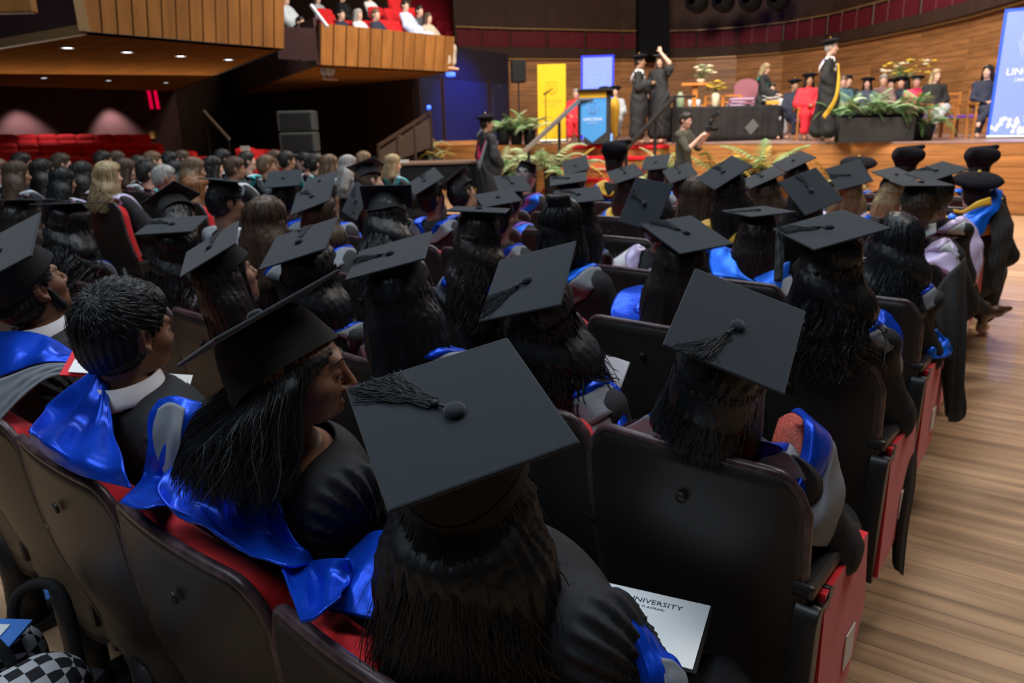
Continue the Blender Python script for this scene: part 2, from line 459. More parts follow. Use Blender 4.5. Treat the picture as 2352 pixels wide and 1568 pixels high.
# raised timber floor of the left block
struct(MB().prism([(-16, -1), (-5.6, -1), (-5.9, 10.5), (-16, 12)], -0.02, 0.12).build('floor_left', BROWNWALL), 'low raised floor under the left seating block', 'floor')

# stage
x0, x1 = -17.0, 9.0
stage = struct(MB().prism([(x0, yf(x0)), (x1, yf(x1)), (x1, 22), (-1, 25), (-4, 29), (-8, 31), (-13, 30), (x0, 26)], 0.0, ST - 0.03).build('stage', WOODS), 'raised timber concert stage with polished floor', 'stage')
MB().prism([(x0, yf(x0) - 0.03), (x1, yf(x1) - 0.03), (x1, 22), (-1, 25), (-4, 29), (-8, 31), (-13, 30), (x0, 26)], ST - 0.03, ST).build('stage_floor', STAGEFL, stage)
nx, ny = -0.0797, -0.9968
for i, z in enumerate(np.arange(0.02, ST - 0.06, 0.2)):
    x = x0 + random.random() * 2
    while x < x1:
        L = random.choice((2.4, 3.0, 3.6)); e = min(x + L, x1)
        MB().bar((x + 0.004, yf(x) - 0.012, z + 0.1), (e - 0.004, yf(e) - 0.012, z + 0.1), 0.02, 0.192).build('board', WOODS, stage)
        x = e
# stage steps with red carpet
steps = empty('stage_steps', (-8.1, yf(-8.1), 0), math.atan(-0.08)); struct(steps, 'red carpeted steps leading up to the stage', 'steps')
for i in range(5):
    h = ST - 0.04 - i * 0.235; d0 = -0.05 - i * 0.30
    MB().box((0, d0 - 0.15, h / 2 - 0.03), (1.18, 0.15, h / 2 - 0.03)).build('riser', WOODS, steps)
    MB().box((0, d0 - 0.16, h - 0.035), (1.22, 0.175, 0.035), bev=0.012).build('tread', CARPET, steps)

# apse wall behind the stage: timber courses
WP = [np.array(PZ(u, v, 4.0)[:2]) for u, v in ((1045, 131), (1160, 133), (1320, 134), (1480, 135), (1650, 130), (1850, 113), (2050, 78), (2270, 28))]
WP.append(WP[-1] + np.array([1.9, -4.2])); WP.append(WP[-1] + np.array([1.2, -4.2]))
WP = list(crom(np.array(WP), 18))
wb = MB()
for a, b in zip(WP[:-1], WP[1:]): wb.add([(*a, 0), (*b, 0), (*b, 8.5), (*a, 8.5)], [(0, 1, 2, 3)])
wall_back = struct(thick(wb.build('wall_back', BROWNWALL), 0.1), 'curved timber wall behind the stage', 'wall')
for i in range(len(WP) - 1):
    a, b = WP[i], WP[i + 1]; n = np.array([-(b - a)[1], (b - a)[0]]); n /= np.linalg.norm(n)
    if n @ (np.array([-6, 10]) - a) < 0: n = -n
    for j in range(11):
        z = ST + j * 0.25
        p, q = a + n * 0.07, b + n * 0.07
        MB().bar((*p, z + 0.125), (*q, z + 0.125), 0.03, 0.242).build('board', WOODW, wall_back)

# choir gallery above the wall: fascia, rail bays, tiers of dark red seats
gal = struct(empty('choir_gallery', (0, 0, 0)), 'dark choir gallery with red seat tiers above the stage wall', 'gallery')


def offs(i, d):
    a = WP[max(0, i - 1)]; b = WP[min(len(WP) - 1, i + 1)]; n = np.array([-(b - a)[1], (b - a)[0]]); n /= np.linalg.norm(n)
    if n @ (np.array([-6, 10]) - WP[i]) < 0: n = -n
    return WP[i] + n * d


def ring(z0, z1, d0, d1, name, mat_, rng=None):
    mb = MB(); N_ = len(WP)
    for i in range(N_):
        a, b = offs(i, d0), offs(i, d1); mb.v += [(*a, z0), (*b, z0), (*b, z1), (*a, z1)]
    for i in range(N_ - 1):
        for k in range(4): mb.f.append((4 * i + k, 4 * i + (k + 1) % 4, 4 * i + 4 + (k + 1) % 4, 4 * i + 4 + k))
    mb.f += [(0, 1, 2, 3), (4 * N_ - 4, 4 * N_ - 1, 4 * N_ - 2, 4 * N_ - 3)]
    return mb.build(name, mat_, gal)


ring(4.0, 4.32, -0.05, 0.30, 'fascia', BROWNWALL); ring(4.93, 4.965, 0.15, 0.20, 'handrail', GOLDRAIL)
ring(3.93, 4.0, 0.05, 0.22, 'light_strip', GOLDRAIL)
for k in range(6):
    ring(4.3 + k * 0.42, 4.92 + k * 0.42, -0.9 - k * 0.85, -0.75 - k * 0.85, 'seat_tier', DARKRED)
    ring(4.0 + k * 0.42, 4.3 + k * 0.42, -1.0 - k * 0.85, -0.2 - k * 0.85, 'tier_step', BROWNWALL)
for i in range(len(WP) - 1):
    for t in (0.0, 0.33, 0.66):
        a = offs(i, 0.18) * (1 - t) + offs(i + 1, 0.18) * t
        MB().box((*a, 4.63), (0.012, 0.012, 0.31)).build('rail_post', mat('rail_post_brown', (0.10, 0.04, 0.025), 0.5), gal)
    a, b = offs(i, 0.18), offs(i + 1, 0.18)
    MB().bar((*(a * 0.96 + b * 0.04), 4.6), (*(a * 0.04 + b * 0.96), 4.6), 0.02, 0.52).build('rail_panel', mat('rail_panel_maroon', (0.085, 0.006, 0.012), 0.7, 0.2), gal)
# dark column, blue lamps and casing with painted amber light high above the gallery
struct(MB().bar(P(1500, 135, 27), P(1497, -30, 27), 1.1, 0.7).build('column', mat('column_black', (0.004, 0.004, 0.005), 0.8, 0.1)), 'black column rising behind the gallery rail', 'column')
for i, u in enumerate((1608, 1668, 1730, 1793)):
    which = ('first', 'second', 'third', 'fourth')[i]
    c = P(u, 8 - i * 1.5, 25); e = empty('blue_floodlight', c)
    tag(e, which + ' from the left of four blue floodlights high above the gallery', 'lamp', 'blue floodlights over the gallery')
    MB().lathe([(0.001, 0.0), (0.30, 0.02), (0.34, 0.10), (0.30, 0.6), (0.12, 0.75)], 16, R=rotm(0, 90, 0) @ rotm(0, 0, 0)).build('housing', BLACKPLAIN, e, True)
    MB().lathe([(0.001, -0.02), (0.28, -0.01), (0.28, 0.0)], 16, R=rotm(0, 90, 0)).build('lens', BLUELAMP, e, True)
am = MB().box((0, 0, 0), (1.0, 0.1, 0.22), rotm(-20)).build('organ_casing', mat('amber_painted_glow', (0.5, 0.25, 0.05), 0.5, emit=((0.6, 0.3, 0.05), 0.25))); am.location = P(1945, 3, 27)  # lit wood, its amber light painted in as emission
tag(am, 'organ casing panel with painted-in amber light at the top edge', 'panel')

# left side: walls under and behind the balconies
Z3 = 3.0
WL = [PZ(u, v, Z3)[:2] for u, v in ((-330, 188), (-150, 193), (399, 210), (528, 223), (950, 181))]
wl = MB(); wl.add([(*WL[0], 0), (*WL[1], 0), (*WL[2], 0), (*WL[2], 8), (*WL[1], 8), (*WL[0], 8)], [(0, 1, 4, 5), (1, 2, 3, 4)])
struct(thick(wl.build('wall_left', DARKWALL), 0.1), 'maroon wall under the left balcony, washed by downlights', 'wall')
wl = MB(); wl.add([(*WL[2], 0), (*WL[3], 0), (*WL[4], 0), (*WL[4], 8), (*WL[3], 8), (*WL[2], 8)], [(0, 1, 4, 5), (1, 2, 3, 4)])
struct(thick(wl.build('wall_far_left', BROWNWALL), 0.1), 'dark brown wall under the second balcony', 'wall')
dw = MB(); a = WL[4]; b = PZ(1165, 150, 3.6)[:2]
dw.add([(*a, 0), (*b, 0), (*b, 3.95), (*a, 3.95)], [(0, 1, 2, 3)])
wd = struct(thick(dw.build('wall_stage_door', mat('indigo_wall', (0.014, 0.010, 0.018), 0.6, 0.3)), 0.1), 'blue lit wall beside the stage door', 'wall')
dv = (b - a) / np.linalg.norm(b - a); dn = np.array([dv[1], -dv[0]])
if dn @ (np.array([0, 0]) - a) < 0: dn = -dn
door = struct(empty('door_1', (0, 0, 0)), 'stage door in the blue lit corner', 'door'); Ld = np.linalg.norm(b - a)
for t0, t1 in ((0.02, 0.22), (0.25, 0.72), (0.75, 0.97)):
    p = a + dv * Ld * t0 + dn * 0.08; q = a + dv * Ld * t1 + dn * 0.08
    MB().bar((*p, 2.15), (*q, 2.15), 0.03, 1.75).build('door_leaf', mat('door_paint', (0.016, 0.018, 0.045), 0.5, 0.3), door)
    for s_ in (p, q): MB().bar((*s_, 1.27), (*s_, 3.1), 0.05, 0.05).build('door_frame', BROWNWALL, door)
pb = a + dv * Ld * 0.45 + dn * 2.0
spot('door_blue_light', (*pb, 4.2), (*(a + dv * Ld * 0.45), 2.0), 900, (0.01, 0.06, 1.0), 75, 0.8, 0.2)
bl = MB().box((0, 0, 0), (0.08, 0.08, 0.045), bev=0.02).build('blue_floodlight', BLUELAMP); bl.location = P(1035, 171, 16.5)
tag(bl, 'small blue lamp under the end of the second balcony', 'lamp')
bl = MB().lathe([(0.001, -0.05), (0.05, -0.03), (0.05, 0.04), (0.001, 0.06)], 12).build('blue_floodlight', BLUELAMP, None, True); bl.location = P(985, 247, 17.5)
tag(bl, 'tiny round blue lamp above the stair rail end', 'lamp')


def balcony(name, lab, A, B, soff, top, lean, nb, sidepoly):
    e = struct(empty(name, (0, 0, 0)), lab, 'balcony')
    A = np.array(A); B = np.array(B); d = (B - A); L = np.linalg.norm(d); d /= L; n = np.array([d[1], -d[0]])
    if n @ (-A) < 0: n = -n
    s = MB(); k = len(soff); s.add([(*q, Z3) for q in soff] + [(*q, Z3 + 0.18) for q in soff], [tuple(range(k))[::-1], tuple(range(k, 2 * k))] + [(i, (i + 1) % k, k + (i + 1) % k, k + i) for i in range(k)])
    s.build('soffit', WOODSOF, e)
    MB().add([(*A, Z3), (*B, Z3), (*(B + n * lean), Z3 + top), (*(A + n * lean), Z3 + top), (*(A - n * 0.3), Z3), (*(B - n * 0.3), Z3), (*(B - n * 0.3), Z3 + top - 0.1), (*(A - n * 0.3), Z3 + top - 0.1)],
             [(0, 1, 2, 3), (4, 7, 6, 5), (0, 4, 5, 1), (3, 2, 6, 7), (0, 3, 7, 4), (1, 5, 6, 2)]).build('parapet', BROWNWALL, e)
    wv = np.array([0, 0, 1.0]) * top + np.array([*n, 0]) * lean; wv /= np.linalg.norm(wv)
    for i in range(nb):
        p = A + d * L * (i + 0.06) / nb; q = A + d * L * (i + 0.94) / nb; o3 = np.array([*n, 0]) * 0.05
        p0, q0 = np.array([*p, Z3]) + o3, np.array([*q, Z3]) + o3; hh = math.hypot(top, lean)
        vs = [p0, q0, q0 + wv * hh, p0 + wv * hh]; vs += [x - o3 for x in vs]
        MB().add(vs, [(0, 1, 2, 3), (7, 6, 5, 4), (0, 4, 5, 1), (3, 2, 6, 7), (0, 3, 7, 4), (1, 5, 6, 2)]).build('panel', WOODB, e)
    for sp, m_ in sidepoly:
        thick(MB().add(sp, [tuple(range(len(sp)))]).build('side_wall', m_, e), 0.06)
    return e


A1, B1 = PZ(192, 72, Z3)[:2], PZ(649, 112, Z3)[:2]; C1, D1, E1 = PZ(399, 210, Z3)[:2], PZ(-150, 193, Z3)[:2], PZ(-60, 115, Z3)[:2]
bal1 = balcony('balcony', 'near left timber balcony with downlights in its soffit', A1, B1, [A1, B1, C1, D1, E1], 0.95, 0.16, 15,
               [([(*A1, Z3), (*E1, Z3), (*E1, 6), (*A1, 6)], DARKWALL), ([(*B1, Z3), (*C1, Z3), (*C1, 3.5), (*B1, 3.5)], DARKWALL)])
MB().bar((*A1, Z3 + 0.02), (*E1, Z3 + 0.02), 0.08, 0.12).build('edge_trim', WOODTRIM, bal1)
MB().bar((*(A1 + (0.03, 0)), Z3), (*(A1 + (0.1, -0.05)), Z3 + 1.6), 0.12, 0.10).build('edge_trim', WOODTRIM, bal1)
A2, B2 = PZ(732, 149, Z3)[:2], PZ(1036, 165, Z3)[:2]
C2, D2 = PZ(950, 181, Z3)[:2], PZ(528, 223, Z3)[:2]
bal2 = balcony('balcony', 'second timber balcony nearer the stage with audience above', A2, B2, [A2, B2, C2, D2], 0.78, 0.14, 12,
               [([(*A2, Z3), (*D2, Z3), (*D2, 4.6), (*A2, 3.9)], DARKWALL), ([(*B2, Z3), (*C2, Z3), (*C2, 3.6), (*B2, 3.6)], WOODB)])
c3 = P(8, 6, 8.5)
o = MB().box((0, 0, 0), (0.35, 0.06, 0.12), rotm(35), bev=0.02).build('balcony', WOODB); o.location = c3
struct(o, 'corner of a timber balcony front at the top left edge', 'balcony')
# downlights in the soffit
for i, (u, v) in enumerate(((155, 110), (292, 120), (415, 129), (525, 137), (101, 179), (249, 185), (381, 190))):
    c = PZ(u, v, Z3 - 0.012); e = empty('downlight', c); tag(e, ('first', 'second', 'third', 'fourth', 'first', 'second', 'third')[i] + ' downlight from the left in the soffit row ' + ('nearer the balcony front' if i < 4 else 'nearer the back wall'), 'lamp', 'downlights in the near balcony soffit')
    MB().lathe([(0.001, 0.0), (0.075, 0.0), (0.075, 0.01)], 18).build('lens', LAMP, e, True)
    MB().lathe([(0.078, 0.012), (0.095, 0.010), (0.095, -0.006), (0.078, -0.006), (0.078, 0.012)], 18).build('rim', STEEL, e, True)
    spot('downlight_beam', (c[0], c[1], Z3 - 0.05), (c[0], c[1], 0), 90, (0.95, 0.9, 0.88), 85, 0.7, 0.06)

def wall_pt(u, v, gap=0.0):
    """point of the maroon left wall seen at photo pixel (u, v)"""
    r = P(u, v, 1.0) - CAM; e_ = WL[2] - WL[1]; A_ = np.array([[r[0], -e_[0]], [r[1], -e_[1]]]); t = np.linalg.solve(A_, WL[1])[0]
    return CAM + r * (t - gap)


for u in (62, 272):
    c = wall_pt(u, 250, 0.62); q = c - CAM; q[2] = 0; q /= np.linalg.norm(q)
    spot('wall_wash', (c[0], c[1], Z3 - 0.1), (c[0] + q[0] * 0.55, c[1] + q[1] * 0.55, 0), 420, (1.0, 0.80, 0.80), 84, 0.6, 0.06)
spot('balcony_fill', (-4.5, 9.5, 8.5), (-12, 10.5, 3.2), 340, (1.0, 0.84, 0.66), 75, 0.7, 0.4)  # added fill that brightens the balcony fronts
area('soffit_bounce_fill', (*PZ(250, 160, Z3)[:2], 0.9), (*PZ(250, 130, Z3)[:2], 3.0), 5.0, 105, (1.0, 0.84, 0.68))  # added uplight standing in for floor bounce on the soffit
area('soffit_bounce_fill', (*PZ(760, 175, Z3)[:2], 0.7), (*PZ(800, 165, Z3)[:2], 3.0), 3.0, 12, (1.0, 0.78, 0.6))  # same added bounce light under the second balcony

# ------------------------------------------------------------------ auditorium seats (origin under the top edge of the back)
CH = 1.02


def shell_pts(s, t, ext=0.0, wid=0.264):
    zt = CH + ext * (1 - s ** 2) - 0.006 * s ** 2 - 0.085 * np.clip((np.abs(s) - 0.72) / 0.28, 0, 1) ** 2.6
    zb = 0.26 + 0.07 * np.abs(s) ** 4
    z = zb + (zt - zb) * t; y = 0.13 * (CH - z) / 0.7 - 0.02 * np.sin(np.clip((z - 0.45) / 0.52, 0, 1) * np.pi) + 0.022 * s ** 2
    ww = wid * (1 - 0.05 * np.clip((0.55 - z) / 0.3, 0, 1) ** 2)
    return np.stack([ww * s, y, z], -1)


def pillow(pts, nrm, th, m_, n, vv=None, pv=5):
    uu, v0 = np.meshgrid(np.linspace(-1, 1, m_), np.linspace(-1, 1, n), indexing='ij'); vv = v0 if vv is None else vv
    pr = ((1 - np.abs(uu) ** 6) * (1 - np.abs(vv) ** pv)) ** (0.5 if pv < 9 else 0.35)
    V = np.concatenate([pts.reshape(-1, 3), (pts + np.array(nrm) * (th * pr)[..., None]).reshape(-1, 3)]); f = grid_faces(m_, n)
    return V, np.concatenate([f, f[:, ::-1] + m_ * n])


def seat_proto():
    e = empty('auditorium_seat')
    s, t = np.meshgrid(np.linspace(-1, 1, 29), np.linspace(0, 1, 21), indexing='ij')
    S = shell_pts(s, t); o = obj('back_shell', to_mesh('back_shell', S.reshape(-1, 3), grid_faces(29, 21), SHELL), e); thick(o, 0.020, 0); 
    rim = S[:, -1]; left = S[0, 6:]; right = S[-1, 6:][::-1]; path = np.concatenate([left[:-1], rim, right[1:]])
    MB().tube(path + (0, 0, 0.001), 0.0118, 8).build('edge_trim', SHELLEDGE, e, True)
    qq = np.linspace(0, 1, 19); s2, t2 = np.meshgrid(np.sin(np.linspace(-1, 1, 31) * np.pi / 2), 0.30 + 0.70 * (1 - (1 - qq) ** 2.4), indexing='ij')
    C = shell_pts(s2, t2, 0.012, 0.252) + np.array((0, 0.012, -0.026)); v, f = pillow(C, (0, 1, -0.04), 0.075, 31, 19, 2 * (t2 - 0.3) / 0.7 - 1, 30)
    obj('back_cushion', to_mesh('back_cushion', v, f[:, ::-1], RED), e)
    x, y = np.meshgrid(np.linspace(-0.205, 0.205, 15), np.linspace(0.12, 0.56, 13), indexing='ij')
    C = np.stack([x, y, 0.435 + 0.02 * (y / 0.56)], -1); v, f = pillow(C, (0, 0, 1), 0.075, 15, 13); obj('seat_cushion', to_mesh('seat_cushion', v, f[:, ::-1], RED), e)
    MB().box((0, 0.34, 0.425), (0.240, 0.230, 0.060), bev=0.015).build('seat_pan', SHELL, e)
    MB().tube([(0, 0.14, 0.03), (0, 0.145, 0.2), (0, 0.13, 0.42)], [0.062, 0.058, 0.05], 14).build('pedestal', BLACKMETAL, e, True)
    MB().box((0, 0.11, 0.018), (0.075, 0.22, 0.018), bev=0.008).build('base_plate', BLACKMETAL, e)
    MB().lathe([(0.001, 0.004), (0.012, 0.0035), (0.0135, 0.0), (0.0135, -0.004)], 16, c=(0.0, -0.006, 0.905), R=rotm(0, 97, 0)).build('plug', SHELL, e, True)
    for sx in (-1, 1):
        for z in (0.40, 0.52):
            MB().lathe([(0.001, 0.003), (0.005, 0.002), (0.006, 0.0)], 10, c=(sx * 0.16, 0.118 * (CH - z) / 0.7 + 0.012 - 0.014 * math.sin((z - 0.45) / 0.52 * 3.14 if z > 0.45 else 0), z), R=rotm(0, 97, 0)).build('screw', SCREW, e, True)
    MB().box((-0.266, 0.21, 0.745), (0.020, 0.17, 0.016), bev=0.010).build('armrest', BLACKMETAL, e)
    MB().bar((-0.266, 0.16, 0.30), (-0.266, 0.11, 0.735), 0.03, 0.05, 0.01).build('arm_support', BLACKMETAL, e)
    return e


def end_parts(e):
    MB().box((0.266, 0.20, 0.755), (0.026, 0.17, 0.018), bev=0.010).build('armrest', BLACKMETAL, e)
    p = crom(np.array([(0.278, 0.13, 0.705), (0.278, 0.085, 0.720), (0.278, 0.050, 0.695), (0.276, 0.048, 0.58), (0.270, 0.070, 0.42), (0.264, 0.11, 0.25)]), 18)
    v = []; f = []
    for i, q in enumerate(p):
        for dx, dy in ((-1, -1), (1, -1), (1, 1), (-1, 1)): v.append((q[0] + dx * 0.026, q[1] + dy * 0.020 * (1 if i > 3 else 0.8), q[2] + (dy * 0.02 if i < 4 else 0)))
        if i: f += [(4 * i - 4 + k, 4 * i - 4 + (k + 1) % 4, 4 * i + (k + 1) % 4, 4 * i + k) for k in range(4)]
    f += [(3, 2, 1, 0), tuple(4 * len(p) - 4 + k for k in range(4))]
    o = obj('end_frame', to_mesh('end_frame', v, f, BLACKMETAL), e); b = o.modifiers.new('bevel', 'BEVEL'); b.width = 0.009; b.segments = 3
    m_ = MB(); poly = [(0.105, 0.27), (0.36, 0.33), (0.46, 0.50), (0.40, 0.735), (0.080, 0.735)]
    m_.v = [(0.272, y, z) for y, z in poly] + [(0.303, y, z) for y, z in poly]; n = 5
    m_.f = [tuple(range(n))[::-1], tuple(range(n, 2 * n))] + [(i, (i + 1) % n, n + (i + 1) % n, n + i) for i in range(n)]
    m_.build('side_panel', RED, e)
    MB().box((0.306, 0.33, 0.45), (0.0015, 0.035, 0.05)).build('number_label', PAPER, e)


SEAT = seat_proto()
ROWS = 'ABCDEFGHI'
SEAT_RZ = math.atan(-0.085)


def seat_pos(row, col):
    k = ROWS.index(row); x = (-0.635 - 0.54 * col) if row == 'A' else (-0.55 - 0.52 * col)
    return np.array([x, (0.54 if row == 'A' else 0.56) + 0.868 * k - 0.085 * (x + 0.5), 0.0])


NCOL = dict(A=5, B=8, C=8, D=8, E=8, F=7, G=7, H=6, I=3)
first = True
ordn = ['aisle', 'second', 'third', 'fourth', 'fifth', 'sixth', 'seventh', 'eighth']
rown = dict(A='nearest', B='second', C='third', D='fourth', E='fifth', F='sixth', G='seventh', H='eighth', I='front')
for row in ROWS:
    for col in range(NCOL[row]):
        e = SEAT if (row, col) == ('A', 1) else copy_tree(SEAT)
        e.location = seat_pos(row, col); e.rotation_euler = (0, 0, SEAT_RZ)
        tag(e, f"dark-backed red tip-up seat, {ordn[col]} from the aisle in the {rown[row]} row" if col else f"dark-backed red tip-up seat at the aisle end of the {rown[row]} row", 'seat', 'dark-backed auditorium seats in rows')
        if col == 0: end_parts(e)

# ------------------------------------------------------------------ people: bodies, gowns, hair, caps
HC0 = np.array([0, -0.075, 1.22])       # head centre of the seated figure


def add_head(F, c, R=None, s=1.0, fine=False, female=False):
    R = np.eye(3) if R is None else np.array(R); c = np.array(c, float)
    q = lambda p: c + R @ (np.array(p) * s)
    E = lambda p, r, k=0.012, sub=False, RR=None: F.ell(q(p), np.array(r) * s, R if RR is None else R @ RR, k * s, sub)
    jw = 0.92 if female else 1.0
    E((0, -0.014, 0.034), (0.073, 0.094, 0.087), 0.02)
    E((0, 0.034, -0.028), (0.058 * jw, 0.058, 0.080), 0.03)
    E((0, 0.028, -0.072), (0.050 * jw, 0.052, 0.040), 0.03)
    E((0, 0.068, -0.098), (0.019 * jw, 0.017, 0.016), 0.022)
    F.cap(q((-0.03, 0.083, 0.024)), q((0.03, 0.083, 0.024)), 0.010 * s, 0.010 * s, 0.016 * s)
    for x in (-1, 1):
        E((x * 0.036, 0.058, -0.022), (0.024, 0.026, 0.022), 0.02)
        E((x * 0.031, 0.099, 0.006), (0.017, 0.013, 0.011), 0.010, True)
        if fine: E((x * 0.031, 0.0775, 0.005), (0.0145, 0.0125, 0.011), 0.004)
    F.cap(q((0, 0.090, 0.012)), q((0, 0.111, -0.026)), 0.0075 * s, 0.0105 * s, 0.010 * s)
    for x in (-1, 1): E((x * 0.011, 0.099, -0.033), (0.008, 0.011, 0.008), 0.006)
    E((0, 0.0885, -0.058), (0.021, 0.011, 0.0065), 0.006); E((0, 0.0865, -0.070), (0.018, 0.011, 0.0070), 0.006)
    if fine: E((0, 0.1, -0.064), (0.024, 0.008, 0.0022), 0.003, True)
    for x in (-1, 1):
        T = rotm(0, 12, x * 14)
        E((x * 0.0745, -0.012, -0.004), (0.010, 0.021, 0.033), 0.006, False, T)
        if fine:
            E((x * 0.084, -0.006, 0.002), (0.008, 0.012, 0.019), 0.004, True, T)
            E((x * 0.082, -0.018, 0.004), (0.005, 0.006, 0.024), 0.004, False, T)
            E((x * 0.079, -0.004, -0.026), (0.007, 0.009, 0.010), 0.005, False, T)


def add_hand(F, w_, d, n, s=1.0, curl=0.5, side=1):
    """hand at wrist w_, pointing along d, palm facing n; side=+1 right hand"""
    w_ = np.array(w_, float); d = np.array(d, float); d /= np.linalg.norm(d); n = np.array(n, float); n = n - d * (n @ d); n /= np.linalg.norm(n)
    x = np.cross(d, n) * side
    F.ell(w_ + d * 0.045 * s, np.array((0.040, 0.050, 0.016)) * s, np.c_[x, d, n], 0.012)
    for i, (o, L) in enumerate(((-0.030, 0.062), (-0.010, 0.074), (0.010, 0.070), (0.029, 0.055))):
        b = w_ + d * 0.082 * s + x * o * s; m_ = b + (d * math.cos(curl * 0.6) + n * math.sin(curl * 0.6)) * L * 0.5 * s
        e = m_ + (d * math.cos(curl * 1.8) + n * math.sin(curl * 1.8)) * L * 0.5 * s
        F.cap(b, m_, 0.0095 * s, 0.0085 * s, 0.004); F.cap(m_, e, 0.0085 * s, 0.007 * s, 0.004)
    b = w_ + d * 0.03 * s - x * 0.034 * s; m_ = b + (d * 0.7 - x * 0.7 + n * 0.3) * 0.034 * s
    F.cap(b, m_, 0.012 * s, 0.0095 * s, 0.008); F.cap(m_, m_ + (d * 0.9 - x * 0.1 + n * 0.5) * 0.03 * s, 0.0095 * s, 0.0075 * s, 0.004)


SEATED = dict(pel=(0, 0.04, 0.53), waist=(0, 0.02, 0.70), chest=(0, -0.03, 0.89), neck=(0, -0.085, 1.04), head=tuple(HC0),
              sh=(0.165, -0.075, 0.99), el=(0.225, 0.03, 0.745), wr=(0.11, 0.25, 0.675), hand=((-0.35, 0.9, -0.1), (0.3, 0.1, -1)),
              hip=(0.09, 0.06, 0.52), kn=(0.11, 0.47, 0.52), an=(0.11, 0.45, 0.10), toe=(0.12, 0.60, 0.045))
STANDING = dict(pel=(0, 0, 0.95), waist=(0, 0, 1.12), chest=(0, 0, 1.30), neck=(0, -0.02, 1.47), head=(0, 0.005, 1.63),
                sh=(0.175, -0.01, 1.41), el=(0.235, -0.02, 1.12), wr=(0.20, 0.12, 0.92), hand=((-0.1, 0.3, -0.9), (-1, 0, 0)),
                hip=(0.09, 0, 0.92), kn=(0.10, 0.02, 0.50), an=(0.10, -0.03, 0.09), toe=(0.11, 0.12, 0.04))


def LR(J, k, x):
    """joint on side x (+1 right, -1 left); '<k>_L' overrides the left side"""
    if x < 0 and k + '_L' in J: return np.array(J[k + '_L'], float)
    p = np.array(J[k], float); return p * (x, 1, 1)


def body(J, axes, Rh=None, hs=1.0, fine=False, female=False, hands=True):
    F = Field(*axes); A = {k: np.array(v, float) for k, v in J.items() if k not in ('hand', 'hand_L')}
    up = (A['neck'] - A['pel']); up /= np.linalg.norm(up)
    F.ell(A['pel'], (0.165, 0.12, 0.13), k=0.05)
    F.ell(A['waist'], (0.135, 0.10, 0.14), k=0.06)
    F.ell(A['chest'], (0.150, 0.105, 0.17), k=0.06)
    F.cap(LR(J, 'sh', -1), LR(J, 'sh', 1), 0.052, 0.052, 0.05)
    F.cap(A['neck'] - up * 0.05, A['head'] + (np.array((0, -0.02, -0.06)) * hs if Rh is None else Rh @ np.array((0, -0.02, -0.06)) * hs), 0.060, 0.050, 0.03)
    for x in (-1, 1):
        s, e, w_ = LR(J, 'sh', x), LR(J, 'el', x), LR(J, 'wr', x)
        F.cap(s, e, 0.055, 0.041, 0.03); F.cap(e, w_, 0.042, 0.027, 0.015)
        if hands:
            hd = J.get('hand_L') if (x < 0 and 'hand_L' in J) else tuple(np.array(q) * (x, 1, 1) for q in J['hand'])
            add_hand(F, w_, hd[0], hd[1], 1.0, J.get('curl', 0.6), x)
        h, k_, a, t = LR(J, 'hip', x), LR(J, 'kn', x), LR(J, 'an', x), LR(J, 'toe', x)
        F.cap(h, k_, 0.085, 0.056, 0.04); F.cap(k_, a, 0.056, 0.036, 0.02)
        F.cap(a - (0, 0.03, 0.03), t, 0.042, 0.034, 0.02)
    add_head(F, A['head'], Rh, hs, fine, female)
    return F.net()


def gown(J, axes, ripple=0.006, seated=True, sleeve=1.0, length=None, open_front=False):
    F = Field(*axes); A = {k: np.array(v, float) for k, v in J.items() if k not in ('hand', 'hand_L')}
    F.ell(A['pel'], (0.20, 0.15, 0.17), k=0.06); F.ell(A['waist'], (0.185, 0.135, 0.18), k=0.07); F.ell(A['chest'], (0.185, 0.125, 0.19), k=0.07)
    F.cap(LR(J, 'sh', -1), LR(J, 'sh', 1), 0.062, 0.062, 0.05)
    F.cap(A['neck'] - (0, 0, 0.06), A['neck'] + (0, 0.008, -0.005), 0.085, 0.068, 0.03)
    for x in (-1, 1):
        s, e, w_ = LR(J, 'sh', x), LR(J, 'el', x), LR(J, 'wr', x)
        F.cap(s + (x * 0.005, 0, -0.01), e, 0.070, 0.088 * sleeve, 0.04); F.cap(e, e + (w_ - e) * 0.82, 0.086 * sleeve, 0.080 * sleeve, 0.03)
        F.cap(e + (0, 0, -0.03), e + (w_ - e) * 0.75 + (0, 0, -0.10 * sleeve), 0.06, 0.05, 0.04)
        h, k_, a = LR(J, 'hip', x), LR(J, 'kn', x), LR(J, 'an', x)
        if seated:
            F.cap(h, k_, 0.125, 0.10, 0.06); F.cap(k_, k_ + (a - k_) * 0.75, 0.10, 0.09, 0.04)
        else:
            F.cap(h, h + (a - h) * (length or 0.85) * 1.0, 0.14, 0.15, 0.08)
    if not seated:
        F.ell((A['pel'] + LR(J, 'kn', 1) * (0, 1, 1)) / 2, (0.22, 0.17, 0.36), k=0.08)
    F.ripple(lambda x, y, z: ripple * np.sin(46 * x + 5 * np.sin(7 * z + 3 * y)) * sstep(1.08, 0.80, z if seated else z - 0.45) + 0.3 * ripple * np.sin(70 * y + 30 * x + 11 * z))
    return F.net()


